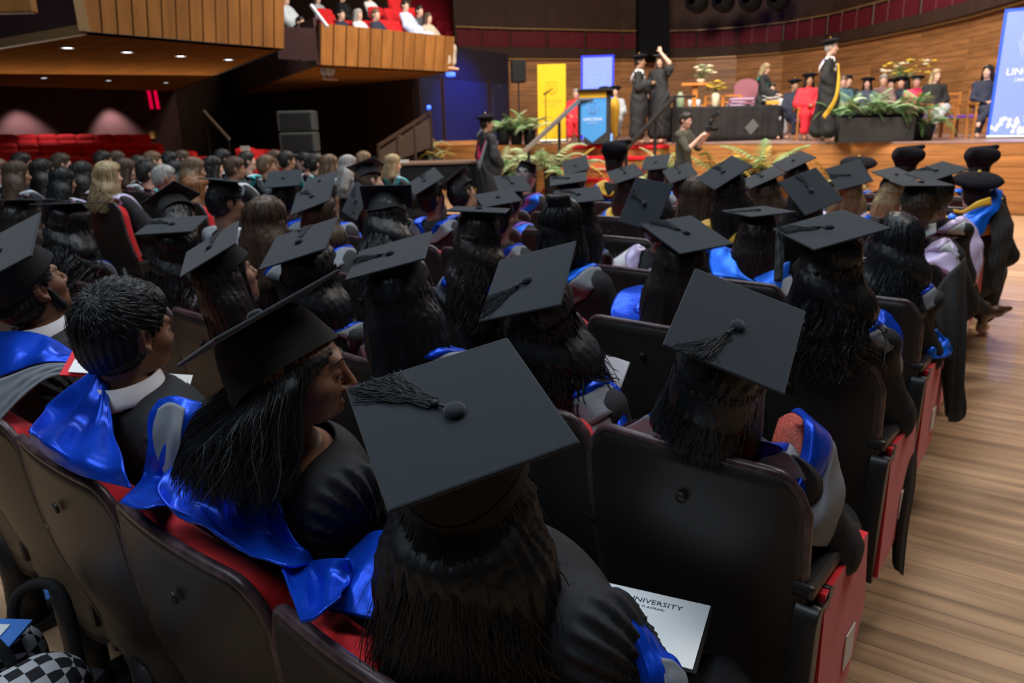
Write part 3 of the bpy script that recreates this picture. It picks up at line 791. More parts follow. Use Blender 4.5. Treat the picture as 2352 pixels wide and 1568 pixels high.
def axes_for(kind, hh=0.009, h=0.022, J=None):
    if kind == 'seated':
        return (axis_pts([(-0.40, -0.095, h), (-0.095, 0.095, hh), (0.095, 0.40, h)]), axis_pts([(-0.30, -0.19, h), (-0.19, 0.06, hh), (0.06, 0.74, h)]),
                axis_pts([(-0.02, 1.04, h), (1.04, 1.40, hh)]))
    return (axis_pts([(-0.50, -0.095, h), (-0.095, 0.095, hh), (0.095, 0.50, h)]), axis_pts([(-0.42, -0.12, h), (-0.12, 0.14, hh), (0.14, 0.56, h)]),
            axis_pts([(-0.02, 1.47, h), (1.47, 1.85, hh), (1.85, 2.15, h)]))


BODY_MID = {f: body(SEATED, axes_for('seated', 0.0095, 0.026), female=f, hands=False) for f in (False, True)}
GOWN_MID = gown(SEATED, tuple(axis_pts([(a, b, 0.021)]) for a, b in ((-0.42, 0.42), (-0.30, 0.74), (-0.02, 1.16))))


def pose(v, Rh, hc, neck_only=False, lift=0.0, fwd=0.0):
    """bend the seated figure so that its head sits at hc with orientation Rh (local frame)"""
    v = np.asarray(v); z = v[:, 2]; hc = np.array(hc); dz = hc[2] - HC0[2]
    base = HC0 + np.array([0, -0.02, -0.10]); tgt = hc + Rh @ np.array([0, -0.02, -0.10]); dlt = tgt - base
    k = sstep(0.86, 1.12, z); kz = np.clip((z - 0.55) / 0.5, 0, 1)
    v1 = v + np.stack([dlt[0] * k, dlt[1] * k, dz * kz], -1)
    lk = sstep(0.72, 0.98, z); v1 = v1 + np.stack([0 * lk, fwd * lk, lift * lk], -1)
    lim = -0.150 - 0.25 * sstep(1.035, 1.13, v1[:, 2]) + (0 if neck_only else 0.022)      # stay in front of the seat back
    v1[:, 1] = np.maximum(v1[:, 1], lim)
    if neck_only: return v1
    v2 = (v - HC0) @ Rh.T + hc; wt = sstep(1.075, 1.15, z)[:, None]
    return v1 * (1 - wt) + v2 * wt


def under_cap(v, Rb, c, k=1.0):
    """press everything inside the cap below its board and inside its skull part"""
    q = (np.asarray(v) - c) @ Rb / k; z = np.minimum(q[:, 2], -0.008); t = np.clip(-z / 0.110, 0, 1) ** 0.55
    rx = 0.95 * (0.060 + 0.0265 * t); ry = 0.95 * (0.070 + 0.034 * t); e = np.sqrt((q[:, 0] / rx) ** 2 + ((q[:, 1] + 0.008) / ry) ** 2)
    inside = (q[:, 2] > -0.13) & (e < 1.9); wt = np.where(inside, sstep(-0.13, -0.105, z), 0); s = np.where(e > 1, 1 / np.maximum(e, 1e-6), 1.0); s = 1 + (s - 1) * wt
    q2 = np.stack([q[:, 0] * s, (q[:, 1] + 0.008) * s - 0.008, np.where(inside, z, q[:, 2])], -1)
    return (q2 * k) @ Rb.T + c


# ---- caps (local frame: board centre at the origin, top up, front = +Y)
def cap_meshes():
    mb = MB(); mb.box((0, 0, 0), (0.118, 0.118, 0.0035), bev=0.003)
    board = mb.mesh('board', FELT)
    # skull part: rim dips to a point at the back and front
    n, k = 40, 9; a = np.linspace(0, 2 * np.pi, n, endpoint=False); V = []
    for i in range(k):
        t = i / (k - 1)
        rx = 0.060 + (0.0865 - 0.060) * (t ** 0.55); ry = 0.070 + (0.104 - 0.070) * (t ** 0.55)
        dip = 0.012 * np.maximum(0, np.cos(a - 1.5 * np.pi)) ** 3 * 2.2 + 0.006 * np.maximum(0, np.cos(a - 0.5 * np.pi)) ** 3
        z = -0.004 - t * (0.082 + dip); V.append(np.stack([rx * np.cos(a), ry * np.sin(a) - 0.008, z], -1))
    V = np.array(V).reshape(-1, 3)
    f = [(i * n + j, (i + 1) * n + j, (i + 1) * n + (j + 1) % n, i * n + (j + 1) % n) for i in range(k - 1) for j in range(n)]
    skull = to_mesh('skullcap', V, np.array(f), CAPCLOTH)
    # band
    i0 = (k - 3) * n; B = V[i0:].reshape(3, n, 3) * np.array((1.025, 1.02, 1)) + np.array((0, 0, -0.0015))
    band = to_mesh('band', B.reshape(-1, 3), np.array([(i * n + j, (i + 1) * n + j, (i + 1) * n + (j + 1) % n, i * n + (j + 1) % n) for i in range(2) for j in range(n)]), CAPCLOTH)
    mb = MB(); mb.lathe([(0.0001, 0.013), (0.007, 0.0125), (0.012, 0.010), (0.0145, 0.006), (0.0135, 0.002), (0.0125, 0.0)], 20, c=(0, 0, 0.003))
    button = mb.mesh('button', FELT, True)
    return board, skull, band, button


BOARD_ME, SKULL_ME, BAND_ME, BUTTON_ME = cap_meshes()


def tassel_mesh(seed, ang, n=46, L=0.125, over=True, fan=0.30, cord=0.0016, h=0.117):
    """cord from the button plus a knot and a bundle of fringe; ang = direction (deg, 0 = +X)"""
    rg = np.random.default_rng(seed); d = np.array([math.cos(math.radians(ang)), math.sin(math.radians(ang)), 0]); s = np.array([-d[1], d[0], 0])
    mb = MB(); r0 = 0.026
    mb.tube([d * 0.010 + (0, 0, 0.008), d * 0.018 + (0, 0, 0.009), d * r0 + (0, 0, 0.008)], cord * 1.6, 6)
    mb.tube([d * r0 + (0, 0, 0.0075), d * (r0 + 0.004) + (0, 0, 0.0085), d * (r0 + 0.009) + (0, 0, 0.008)], [0.0035, 0.0058, 0.0045], 8)
    for i in range(n):
        a = rg.normal(0, fan) * 0.6; l = L * rg.uniform(0.75, 1.1); w_ = rg.normal(0, 0.006); p = []
        for t in np.linspace(0, 1, 8):
            q = d * (r0 + 0.008 + l * t * math.cos(a)) + s * (l * math.sin(a) * t ** 1.3 + w_ * math.sin(5 * t + i) + rg.normal(0, 0.0016) * t)
            edge = max(abs(q[0]), abs(q[1])); z = 0.0055 + abs(rg.normal(0, 0.0022)) * (1 - 0.3 * t)
            if edge > h:
                k = h / edge; ex = np.linalg.norm(q[:2]) * (1 - k); q = q * (k + 0.004); z = 0.004 - ex if over else 0.004 - ex * 0.3
            p.append((q[0], q[1], z))
        mb.tube(p, cord * 0.55, 3, False)
    return mb.mesh('tassel', CORD, True)


TASSELS = [tassel_mesh(i, a, 26, L=0.115) for i, a in enumerate((205, 160, 250, 120, 185, 225))]


def put_cap(parent, R, c, k=1.0, tassel=0, me=None, fr=None):
    """mortarboard as a part of a person; R columns = board axes, c = board centre, fr = head yaw matrix for the skull part"""
    M_ = m4(R, c) @ Matrix.Scale(k, 4)
    MS = m4(fr if fr is not None else R, c) @ Matrix.Scale(k, 4)
    o = obj('mortarboard', SKULL_ME, parent, mat4=MS); o['label'] = 'black cloth mortarboard with a tassel'
    inv = MS.inverted()
    for nme, me_ in (('board', BOARD_ME), ('button', BUTTON_ME)):
        obj(nme, me_, o, mat4=inv @ M_)
    obj('band', BAND_ME, o)
    t = me or (TASSELS[tassel] if tassel is not None else None)
    if t: obj('tassel', t, o, mat4=inv @ M_)
    return o


# ---- hair (local frame: head centre)
def scalp(F, g=0.010, front=0.055, side=-0.02, back=-0.075):
    F.ell((0, -0.016, 0.036), (0.073 + g, 0.094 + g, 0.087 + g), k=0.02)
    F.ell((0, -0.045, -0.01), (0.070 + g, 0.064 + g, 0.075 + g), k=0.03)
    return F


def strands(n, L, seed=1, wave=0.0, width=0.003, flare=0.25, azr=(-125, 125), z0=(-0.02, 0.115), m_=11, g=0.016, spread=0.012, back=0.03, clump=0.0):
    """ribbons of hair: azimuth 0 = back of the head; each falls over the skull and then down"""
    rg = np.random.default_rng(seed); az = np.radians(rg.uniform(azr[0], azr[1], n)); zs = rg.uniform(z0[0], z0[1], n)
    if clump: az += clump * np.sin(az * 23 + 1.3)
    ln = L * rg.uniform(0.72, 1.08, n); t = np.linspace(0, 1, m_)[None, :]
    z = zs[:, None] - (zs[:, None] + ln[:, None]) * t
    u = np.clip((z - 0.036) / (0.087 + g), -1, 0.985); rr = np.where(z > 0.0, np.sqrt(1 - u ** 2), np.sqrt(1 - (0.036 / (0.087 + g)) ** 2))
    fall = np.clip(-z, 0, None); rad = rr * (1 + flare * fall / (0.25) * np.clip(1 - fall, 0, 1)) + 0
    jit = rg.normal(0, spread, (n, 1)) * t + rg.normal(0, 0.003, (n, 1))
    wv = wave * np.sin(t * L * 34 + rg.uniform(0, 6.28, (n, 1))) * np.clip(fall * 6, 0, 1)
    A = az[:, None] + wv / 0.09
    x = (0.073 + g) * rad * np.sin(A) + jit; y = -0.016 - (0.094 + g) * rad * np.cos(A) + wv - back * np.clip(fall / 0.2, 0, 1)
    wy = sstep(-0.02, -0.26, z); y = y * (1 - wy) + wy * np.minimum(y, -0.016 + 0.02 * np.sin(A * 3) + 0.4 * (y + 0.016))
    Pn = np.stack([x, y, z + rg.normal(0, 0.002, (n, 1))], -1)
    nr = np.stack([np.sin(A), -np.cos(A), 0 * A], -1); tg = np.gradient(Pn, axis=1); side = np.cross(tg, nr); side /= np.linalg.norm(side, axis=-1, keepdims=True) + 1e-9
    side = side + nr * rg.normal(0, 0.5, (n, 1, 1)); wd = width * (1 - 0.75 * t ** 3)[..., None]
    V = np.stack([Pn - side * wd / 2, Pn + side * wd / 2], 2).reshape(-1, 3)
    i = np.arange(n * m_).reshape(n, m_) * 2
    f = np.stack([i[:, :-1], i[:, :-1] + 1, i[:, 1:] + 1, i[:, 1:]], -1).reshape(-1, 4)
    return V, f


def short_strands(n, seed=1, L=0.042, width=0.0022, capped=False, m_=6):
    """short hair lying away from a whorl at the crown"""
    rg = np.random.default_rng(seed); c = np.array((0, -0.014, 0.036)); r = np.array((0.078, 0.099, 0.092)); wh = np.array((0.018, -0.070, 0.112)); out = []
    while len(out) < n:
        d = rg.normal(0, 1, 3); d /= np.linalg.norm(d); p = c + d * r
        if p[1] > 0.02 and p[2] < 0.075 + 0.3 * (0.06 - abs(p[0])): continue
        if p[1] > -0.035 and abs(p[0]) > 0.05 and p[2] < 0.015: continue
        if p[2] < -0.045 - 0.3 * abs(p[0]) or (capped and p[2] > 0.05): continue
        out.append((p, d))
    Pn = np.zeros((n, m_, 3)); S = np.zeros((n, m_, 3)); t = np.linspace(0, 1, m_)
    for i, (p, d) in enumerate(out):
        nr = d / r; nr /= np.linalg.norm(nr); v = p - wh; sw = np.cross(nr, v) * 0.5; v = v + sw + rg.normal(0, 0.012, 3) + np.array((0, 0.02 if p[2] > 0.06 else 0, 0)); v = v - nr * (v @ nr); v /= np.linalg.norm(v) + 1e-9
        l = L * rg.uniform(0.6, 1.2) * (1.0 if p[2] > 0.03 else 0.35); lift = rg.uniform(0.004, 0.016) * (1.0 if p[2] > 0.03 else 0.2)
        Pn[i] = p + np.outer(t * l, v) + np.outer(np.sin(t * 2.2) * lift - 0.35 * (t * l) ** 2 / 0.09, nr); s_ = np.cross(v, nr); S[i] = s_ + nr * rg.normal(0, 0.4)
    wd = width * (1 - 0.7 * t ** 2)[None, :, None]; V = np.stack([Pn - S * wd / 2, Pn + S * wd / 2], 2).reshape(-1, 3); i = np.arange(n * m_).reshape(n, m_) * 2
    return V, np.stack([i[:, :-1], i[:, :-1] + 1, i[:, 1:] + 1, i[:, 1:]], -1).reshape(-1, 4)


def join(*vf):
    V = []; F = []; b = 0
    for v, f in vf: V.append(np.asarray(v)); F.append(np.asarray(f) + b); b += len(v)
    return np.concatenate(V), np.concatenate(F)


def hair_core(kind, h=0.010, L=0.3, wave=0.0, capped=False):
    X = axis_pts([(-0.19, 0.19, h)]); Y = axis_pts([(-0.24, 0.16, h)]); Z = axis_pts([(-0.48, 0.16, h)]); F = Field(X, Y, Z)
    scalp(F, 0.0055 if kind == 'short' else 0.010)
    if kind == 'short':
        F.ell((0, 0.012, 0.072), (0.070, 0.084, 0.058), k=0.02)
        F.ell((0, 0.10, -0.06), (0.085, 0.085, 0.125), k=0.012, sub=True)
        F.ell((0, -0.04, -0.165), (0.12, 0.12, 0.085), k=0.02, sub=True)
        for x in (-1, 1): F.ell((x * 0.10, 0.02, -0.05), (0.035, 0.06, 0.075), k=0.012, sub=True)
    else:
        F.ell((0, 0.012, 0.070), (0.074, 0.087, 0.062), k=0.02)
        F.ell((0, -0.055, -0.06), (0.082, 0.055, 0.10), k=0.04)
        for x in (-1, 1):
            F.cap((x * 0.072, 0.0, 0.0), (x * 0.088, -0.03, -0.14), 0.026, 0.034, 0.03)
        if L > 0.16:
            F.cap((0, -0.075, -0.08), (0, -0.115, -L + 0.05), 0.058, 0.05, 0.05, flat=(0.62, 1, 1))
            for x in (-1, 1): F.cap((x * 0.07, -0.045, -0.08), (x * 0.085, -0.10, -L + 0.07), 0.042, 0.040, 0.04)
        F.ell((0, 0.115, -0.045), (0.066, 0.075, 0.125), k=0.014, sub=True)
        for x in (-1, 1): F.ell((x * 0.0, 0.14, -0.2), (0.14, 0.11, 0.16), k=0.02, sub=True)
    if capped: F.d = np.maximum(F.d, (Z - 0.094)[None, None, :].astype(np.float32))
    if kind == 'bun': F.ell((0, -0.06, 0.135), (0.05, 0.05, 0.042), k=0.015)
    F.ripple(lambda x, y, z: 0.0035 * np.sin(55 * np.arctan2(x, -y - 0.01) * 0.6 + 9 * np.sin(14 * z) * (0.2 + wave * 12)) + wave * 0.35 * np.sin(42 * z + 20 * x))
    return F.net()


def hair_mesh(kind, mat_, L=0.30, n=1100, wave=0.0, seed=1, width=0.004, h=0.0105, capped=False, **k):
    v, f = hair_core(kind, h, L, wave, capped)
    if capped: k['z0'] = (-0.05, 0.035)
    if kind in ('short',):
        sv, sf = short_strands(n, seed, 0.042, width, capped)
    else: sv, sf = strands(n, L + 0.03, seed, wave * 0.6 + 0.004, width, **k)
    return to_mesh('hair', *join((v, f), (sv, sf)), mat_)


HAIR = {}


def hair(kind, colour, capped=False):
    key = (kind, colour, capped)
    if key not in HAIR:
        M_ = HAIRM[colour]
        HAIR[key] = dict(
            long=lambda: hair_mesh('long', M_, 0.32, 1500, 0.0, 3, width=0.003, capped=capped, flare=0.12), wavy=lambda: hair_mesh('long', M_, 0.30, 1500, 0.02, 4, width=0.004, capped=capped, spread=0.02, flare=0.25),
            curly=lambda: hair_mesh('long', M_, 0.25, 1700, 0.03, 6, width=0.005, capped=capped, spread=0.035, flare=0.35), bob=lambda: hair_mesh('bob', M_, 0.15, 800, 0.0, 5, capped=capped, flare=0.1),
            mid=lambda: hair_mesh('bob', M_, 0.115, 3200, 0.006, 9, width=0.0022, capped=capped, flare=0.05, back=0.0, spread=0.014),
            short=lambda: hair_mesh('short', M_, 0.05, 600, 0, 7, width=0.003, capped=capped), bun=lambda: hair_mesh('bun', M_, 0.10, 600, 0.012, 8, capped=capped))[kind]()
    return HAIR[key]


# ---- academic hood, lying round the neck and over the shoulders
def hood_grid(drop=1.0, wide=1.0):
    rows = []
    half = [((-0.055, 0.075, 0.915), (-0.095, 0.095, 0.90), (-0.135, 0.085, 0.87)),
            ((-0.075, 0.015, 1.015), (-0.125, 0.025, 1.035), (-0.175, 0.010, 0.995)),
            ((-0.090, -0.075, 1.062), (-0.150, -0.080, 1.075), (-0.215, -0.085, 1.015)),
            ((-0.075, -0.140, 1.045), (-0.125, -0.175, 1.050), (-0.195, -0.170, 0.985)),
            ((-0.035, -0.175, 0.995), (-0.065, -0.205, 0.985), (-0.110, -0.200, 0.93))]
    mid = ((0, -0.185, 0.965), (0, -0.212, 0.945), (0, -0.205, 0.90))
    for r in half: rows.append([(x * (wide if i else 1), y, z) for i, (x, y, z) in enumerate(r)])
    rows.append(list(mid))
    for r in half[::-1]: rows.append([(-x * (wide if i else 1), y, z) for i, (x, y, z) in enumerate(r)])
    return np.array(rows, float)


HOOD_G = sheet(hood_grid(), 45, 13)


def hood_mesh(name, c0, c1, mat_, Rh, hc, seed=0, amp=0.006, grid=None, lift=0.0, fwd=0.0):
    G = (HOOD_G if grid is None else grid).copy(); uu, vv = np.meshgrid(np.linspace(0, 1, G.shape[0]), np.linspace(0, 1, G.shape[1]), indexing='ij')
    G[..., 2] += amp * np.sin(26 * uu + 7 * vv + seed) * np.sin(3.1 * vv + 0.4) + 0.5 * amp * np.sin(61 * uu - 9 * vv + 2 * seed)
    G[..., 0] *= 1 + 0.05 * np.sin(seed * 3.1 + 9 * uu)
    G = G[:, c0:c1 + 1]; v = pose(G.reshape(-1, 3), Rh, hc, True, lift, fwd)
    return to_mesh(name, v, grid_faces(G.shape[0], G.shape[1]), mat_)

# ------------------------------------------------------------------ graduates (cap poses in world metres: board centre, board normal, board yaw)
CAPS = {
'H1':((-0.562,0.674,1.360),(0.14,-0.33,0.93),-33.02),'H3':((-1.046,1.574,1.320),(-0.14,-0.58,0.80),8.53),'H4':((-1.524,1.566,1.353),(-0.10,-0.29,0.95),32.16),
'H5':((-0.438,1.389,1.321),(0.43,-0.38,0.82),17.09),'H6':((-0.988,2.498,1.327),(0.27,-0.20,0.94),-26.97),'H7':((-0.484,2.356,1.391),(-0.07,-0.24,0.97),43.46),
'H8':((-1.033,3.484,1.301),(-0.01,-0.04,1.00),-37.17),'H9':((-1.543,3.362,1.329),(-0.20,-0.89,0.42),59.33),'H10':((-0.936,4.031,1.351),(0.43,-0.58,0.69),-22.02),
'H11':((-1.396,4.036,1.438),(-0.23,-0.49,0.84),40.39),'H12':((-1.449,4.927,1.351),(-0.26,-0.33,0.91),30.22),'H13':((-1.462,5.708,1.413),(-0.19,-0.39,0.90),38.30),
'H14':((-1.042,5.508,1.334),(0.11,-0.61,0.79),-49.82),'H15':((-0.471,4.946,1.400),(-0.13,-0.28,0.95),39.19),'H18':((-1.895,3.325,1.360),(0.05,-0.21,0.98),33.79),
'H19':((-2.477,4.214,1.369),(-0.02,-0.21,0.98),30.05),'H21':((-2.620,5.326,1.332),(0.02,-0.41,0.91),41.14),'H22':((-2.465,6.041,1.296),(0.00,-0.49,0.87),35.47),
'Ca':((-2.404,0.894,1.396),(0.04,-0.59,0.80),43.25),'Cb':((-3.019,1.792,1.333),(0.08,-0.15,0.99),38.25),'Cc':((-2.472,1.602,1.300),(-0.16,-0.51,0.84),-39.90),
'Cd':((-1.977,1.610,1.352),(-0.07,-0.42,0.91),29.63),'Cf':((-4.216,3.353,1.398),(0.23,-0.33,0.92),-47.35),'Ci':((-3.196,2.722,1.364),(-0.04,-0.53,0.85),28.75),
'Ck':((-3.921,3.726,1.223),(-0.18,-0.88,0.44),48.84),'Cl':((-2.505,2.578,1.398),(-0.35,0.40,0.85),-47.63),'Cm':((-3.524,4.016,1.349),(-0.09,-0.53,0.84),48.64),
'Co':((-2.617,3.628,1.297),(0.10,-0.24,0.97),-39.32),'Cp':((-3.057,4.416,1.312),(0.31,-0.26,0.92),-43.73),
}


LAST = {}


def board_frame(n, yaw):
    n = np.array(n, float); n /= np.linalg.norm(n); fr = np.array([-math.sin(math.radians(yaw)), math.cos(math.radians(yaw)), 0])
    fr = fr - n * (fr @ n); fr /= np.linalg.norm(fr); return np.c_[np.cross(fr, n), fr, n]


def person(label, seat=None, head=None, yaw=20, tilt=(0, 0), cap=None, hairk='long', hairc='black', skin='brown', hood=(BLUE, GREYL), female=True,
           tassel=0, tmesh=None, gownm=None, loc=None, rz=None, bodyv=None, gownv=None, name='person', group=None, hs=1.0, cat='person', grid=None, z0=0.0, lift=0.0, fwd=0.0):
    """one seated graduate; head/cap given in world metres, yaw in degrees left of +Y"""
    sp = np.array(loc, float) if loc is not None else seat_pos(*seat); rz = SEAT_RZ if rz is None else rz
    R0 = rotm(math.degrees(rz)); f = R0 @ np.array([0, 1, 0]); org = sp + f * 0.245; org[2] = z0
    k = 1.0
    if cap is not None:
        c, n, by = cap; Rb = board_frame(n, by); up = Rb[:, 2] * 0.55 + np.array([0, 0, 0.45]); up /= np.linalg.norm(up)
        for _ in range(12):
            cc = CAM + (np.array(c) - CAM) * k; hc = cc - Rb[:, 2] * 0.035 * k - up * 0.095
            if (hc - sp) @ f > 0.05 or loc is not None or head is not None: break
            k += 0.01
        fy = np.array([-math.sin(math.radians(yaw)), math.cos(math.radians(yaw)), 0]); fy = fy - up * (fy @ up); fy /= np.linalg.norm(fy)
        Rh = np.c_[np.cross(fy, up), fy, up]
        if head is not None: hc = np.array(head, float); Rh = rotm(yaw, tilt[0], tilt[1])
    else:
        hc = np.array(head, float); Rh = rotm(yaw, tilt[0], tilt[1])
    loch = R0.T @ (hc - org); Rl = R0.T @ Rh
    bv, bf = bodyv or BODY_MID[female]; pv = pose(bv, Rl, loch, False, lift, fwd)
    if cap is not None:
        Rbl = R0.T @ Rb; fyl = R0.T @ fy; fb = fyl - Rbl[:, 2] * (fyl @ Rbl[:, 2]); fb /= np.linalg.norm(fb); RS_ = np.c_[np.cross(fb, Rbl[:, 2]), fb, Rbl[:, 2]]; cl = R0.T @ (cc - org)
        pv = under_cap(pv, RS_, cl, k)
    o = obj(name, to_mesh(name, pv, bf, SKIN[skin])); o.location = org; o.rotation_euler = (0, 0, rz)
    tag(o, label, cat, group)
    gv, gf = gownv or GOWN_MID; obj('gown', to_mesh('gown', pose(gv, Rl, loch, True, lift, fwd), gf, gownm or GOWN), o)
    if hairk:
        hm = hair(hairk, hairc, cap is not None) if isinstance(hairk, str) else hairk
        if cap is not None and not isinstance(hairk, str):
            hm = hm.copy(); a_ = np.empty(len(hm.vertices) * 3, np.float32); hm.vertices.foreach_get('co', a_); a_ = a_.reshape(-1, 3) @ Rl.T + loch
            a_ = (under_cap(a_, RS_, cl, k) - loch) @ Rl; hm.vertices.foreach_set('co', a_.astype(np.float32).ravel()); hm.update()
        obj('hair', hm, o, mat4=m4(Rl, loch) @ Matrix.Scale(hs, 4))
    if hood:
        sd = RNG.integers(0, 99)
        h = obj('hood', hood_mesh('hood', 0, 7, hood[0], Rl, loch, sd, grid=grid, lift=lift, fwd=fwd), o); thick(h, 0.004)
        h2 = obj('hood_lining', hood_mesh('hood_lining', 7, 12, hood[1], Rl, loch, sd, grid=grid, lift=lift, fwd=fwd), h); thick(h2, 0.004)
    if cap is not None:
        put_cap(o, Rbl, cl, k, tassel, tmesh, RS_)
    LAST.update(org=org, R0=R0, loch=loch, Rl=Rl, lift=lift, fwd=fwd)
    return o

USED = {('A', c_) for c_ in range(9)}


def near_seat(h):
    best = None
    for row in ROWS:
        for col in range(NCOL[row]):
            if (row, col) in USED: continue
            q = seat_pos(row, col) + np.array([0.01, 0.12, 0]); d = np.hypot(q[0] - h[0], (q[1] - h[1]) * 1.4)
            if best is None or d < best[0]: best = (d, (row, col))
    if best[0] > 0.24: return None
    USED.add(best[1]); return best[1]


def spot_for(h):
    """seat or, between seats, the place under the head"""
    s_ = near_seat(h)
    return dict(seat=s_) if s_ else dict(seat=None, loc=np.array([h[0] - 0.013, h[1] - 0.16, 0.0]))


def aim(cap, uv):
    """tassel direction on the board (degrees) towards the point of the board seen at photo pixel uv"""
    c, n, by = cap; Rb = board_frame(n, by); r = P(uv[0], uv[1], 1.0) - CAM; t = ((np.array(c) - CAM) @ Rb[:, 2]) / (r @ Rb[:, 2])
    q = Rb.T @ (CAM + r * t - np.array(c)); return math.degrees(math.atan2(q[1], q[0]))


def cap_at(u, v, d, n, yaw): return (tuple(P(u, v, d)), n, yaw)


BG = (BLUE, GREYL); SK = (SKYBLUE, GREYL); LI = (LILAC, PALE); PU = (PURPLE, SKYBLUE); GO = (GOLD, SKYBLUE)
MORE = {
'G2': cap_at(157, 467, 3.7, (-0.05, 0.06, 1), 20), 'G1': cap_at(48, 459, 4.1, (-0.05, 0.07, 1), 28), 'C3': cap_at(1100, 482, 3.05, (0.03, 0.06, 1), 30),
'H16': cap_at(2116, 421, 3.75, (0.02, -0.03, 1), 25), 'Ce': cap_at(518, 414, 4.35, (0.06, 0.13, 1), 35), 'Ch': cap_at(395, 455, 4.3, (-0.62, 0.12, 0.75), 35),
'Cj': cap_at(840, 381, 5.7, (-0.42, 0.12, 0.9), 30), 'Cn': cap_at(1044, 410, 5.3, (-0.60, -0.18, 0.78), 40), 'Cq': cap_at(1216, 373, 6.7, (0.25, 0.22, 0.95), 15),
'H20': cap_at(1322, 380, 6.8, (0.05, -0.55, 0.85), 30), 'H17': cap_at(2058, 402, 5.3, (0.2, -0.25, 0.95), -30), 'H24': cap_at(1506, 373, 6.7, (0.0, -0.5, 0.85), 10),
'Ci2': cap_at(735, 417, 5.0, (-0.04, -0.4, 0.9), 28)}
CAPS.update(MORE)
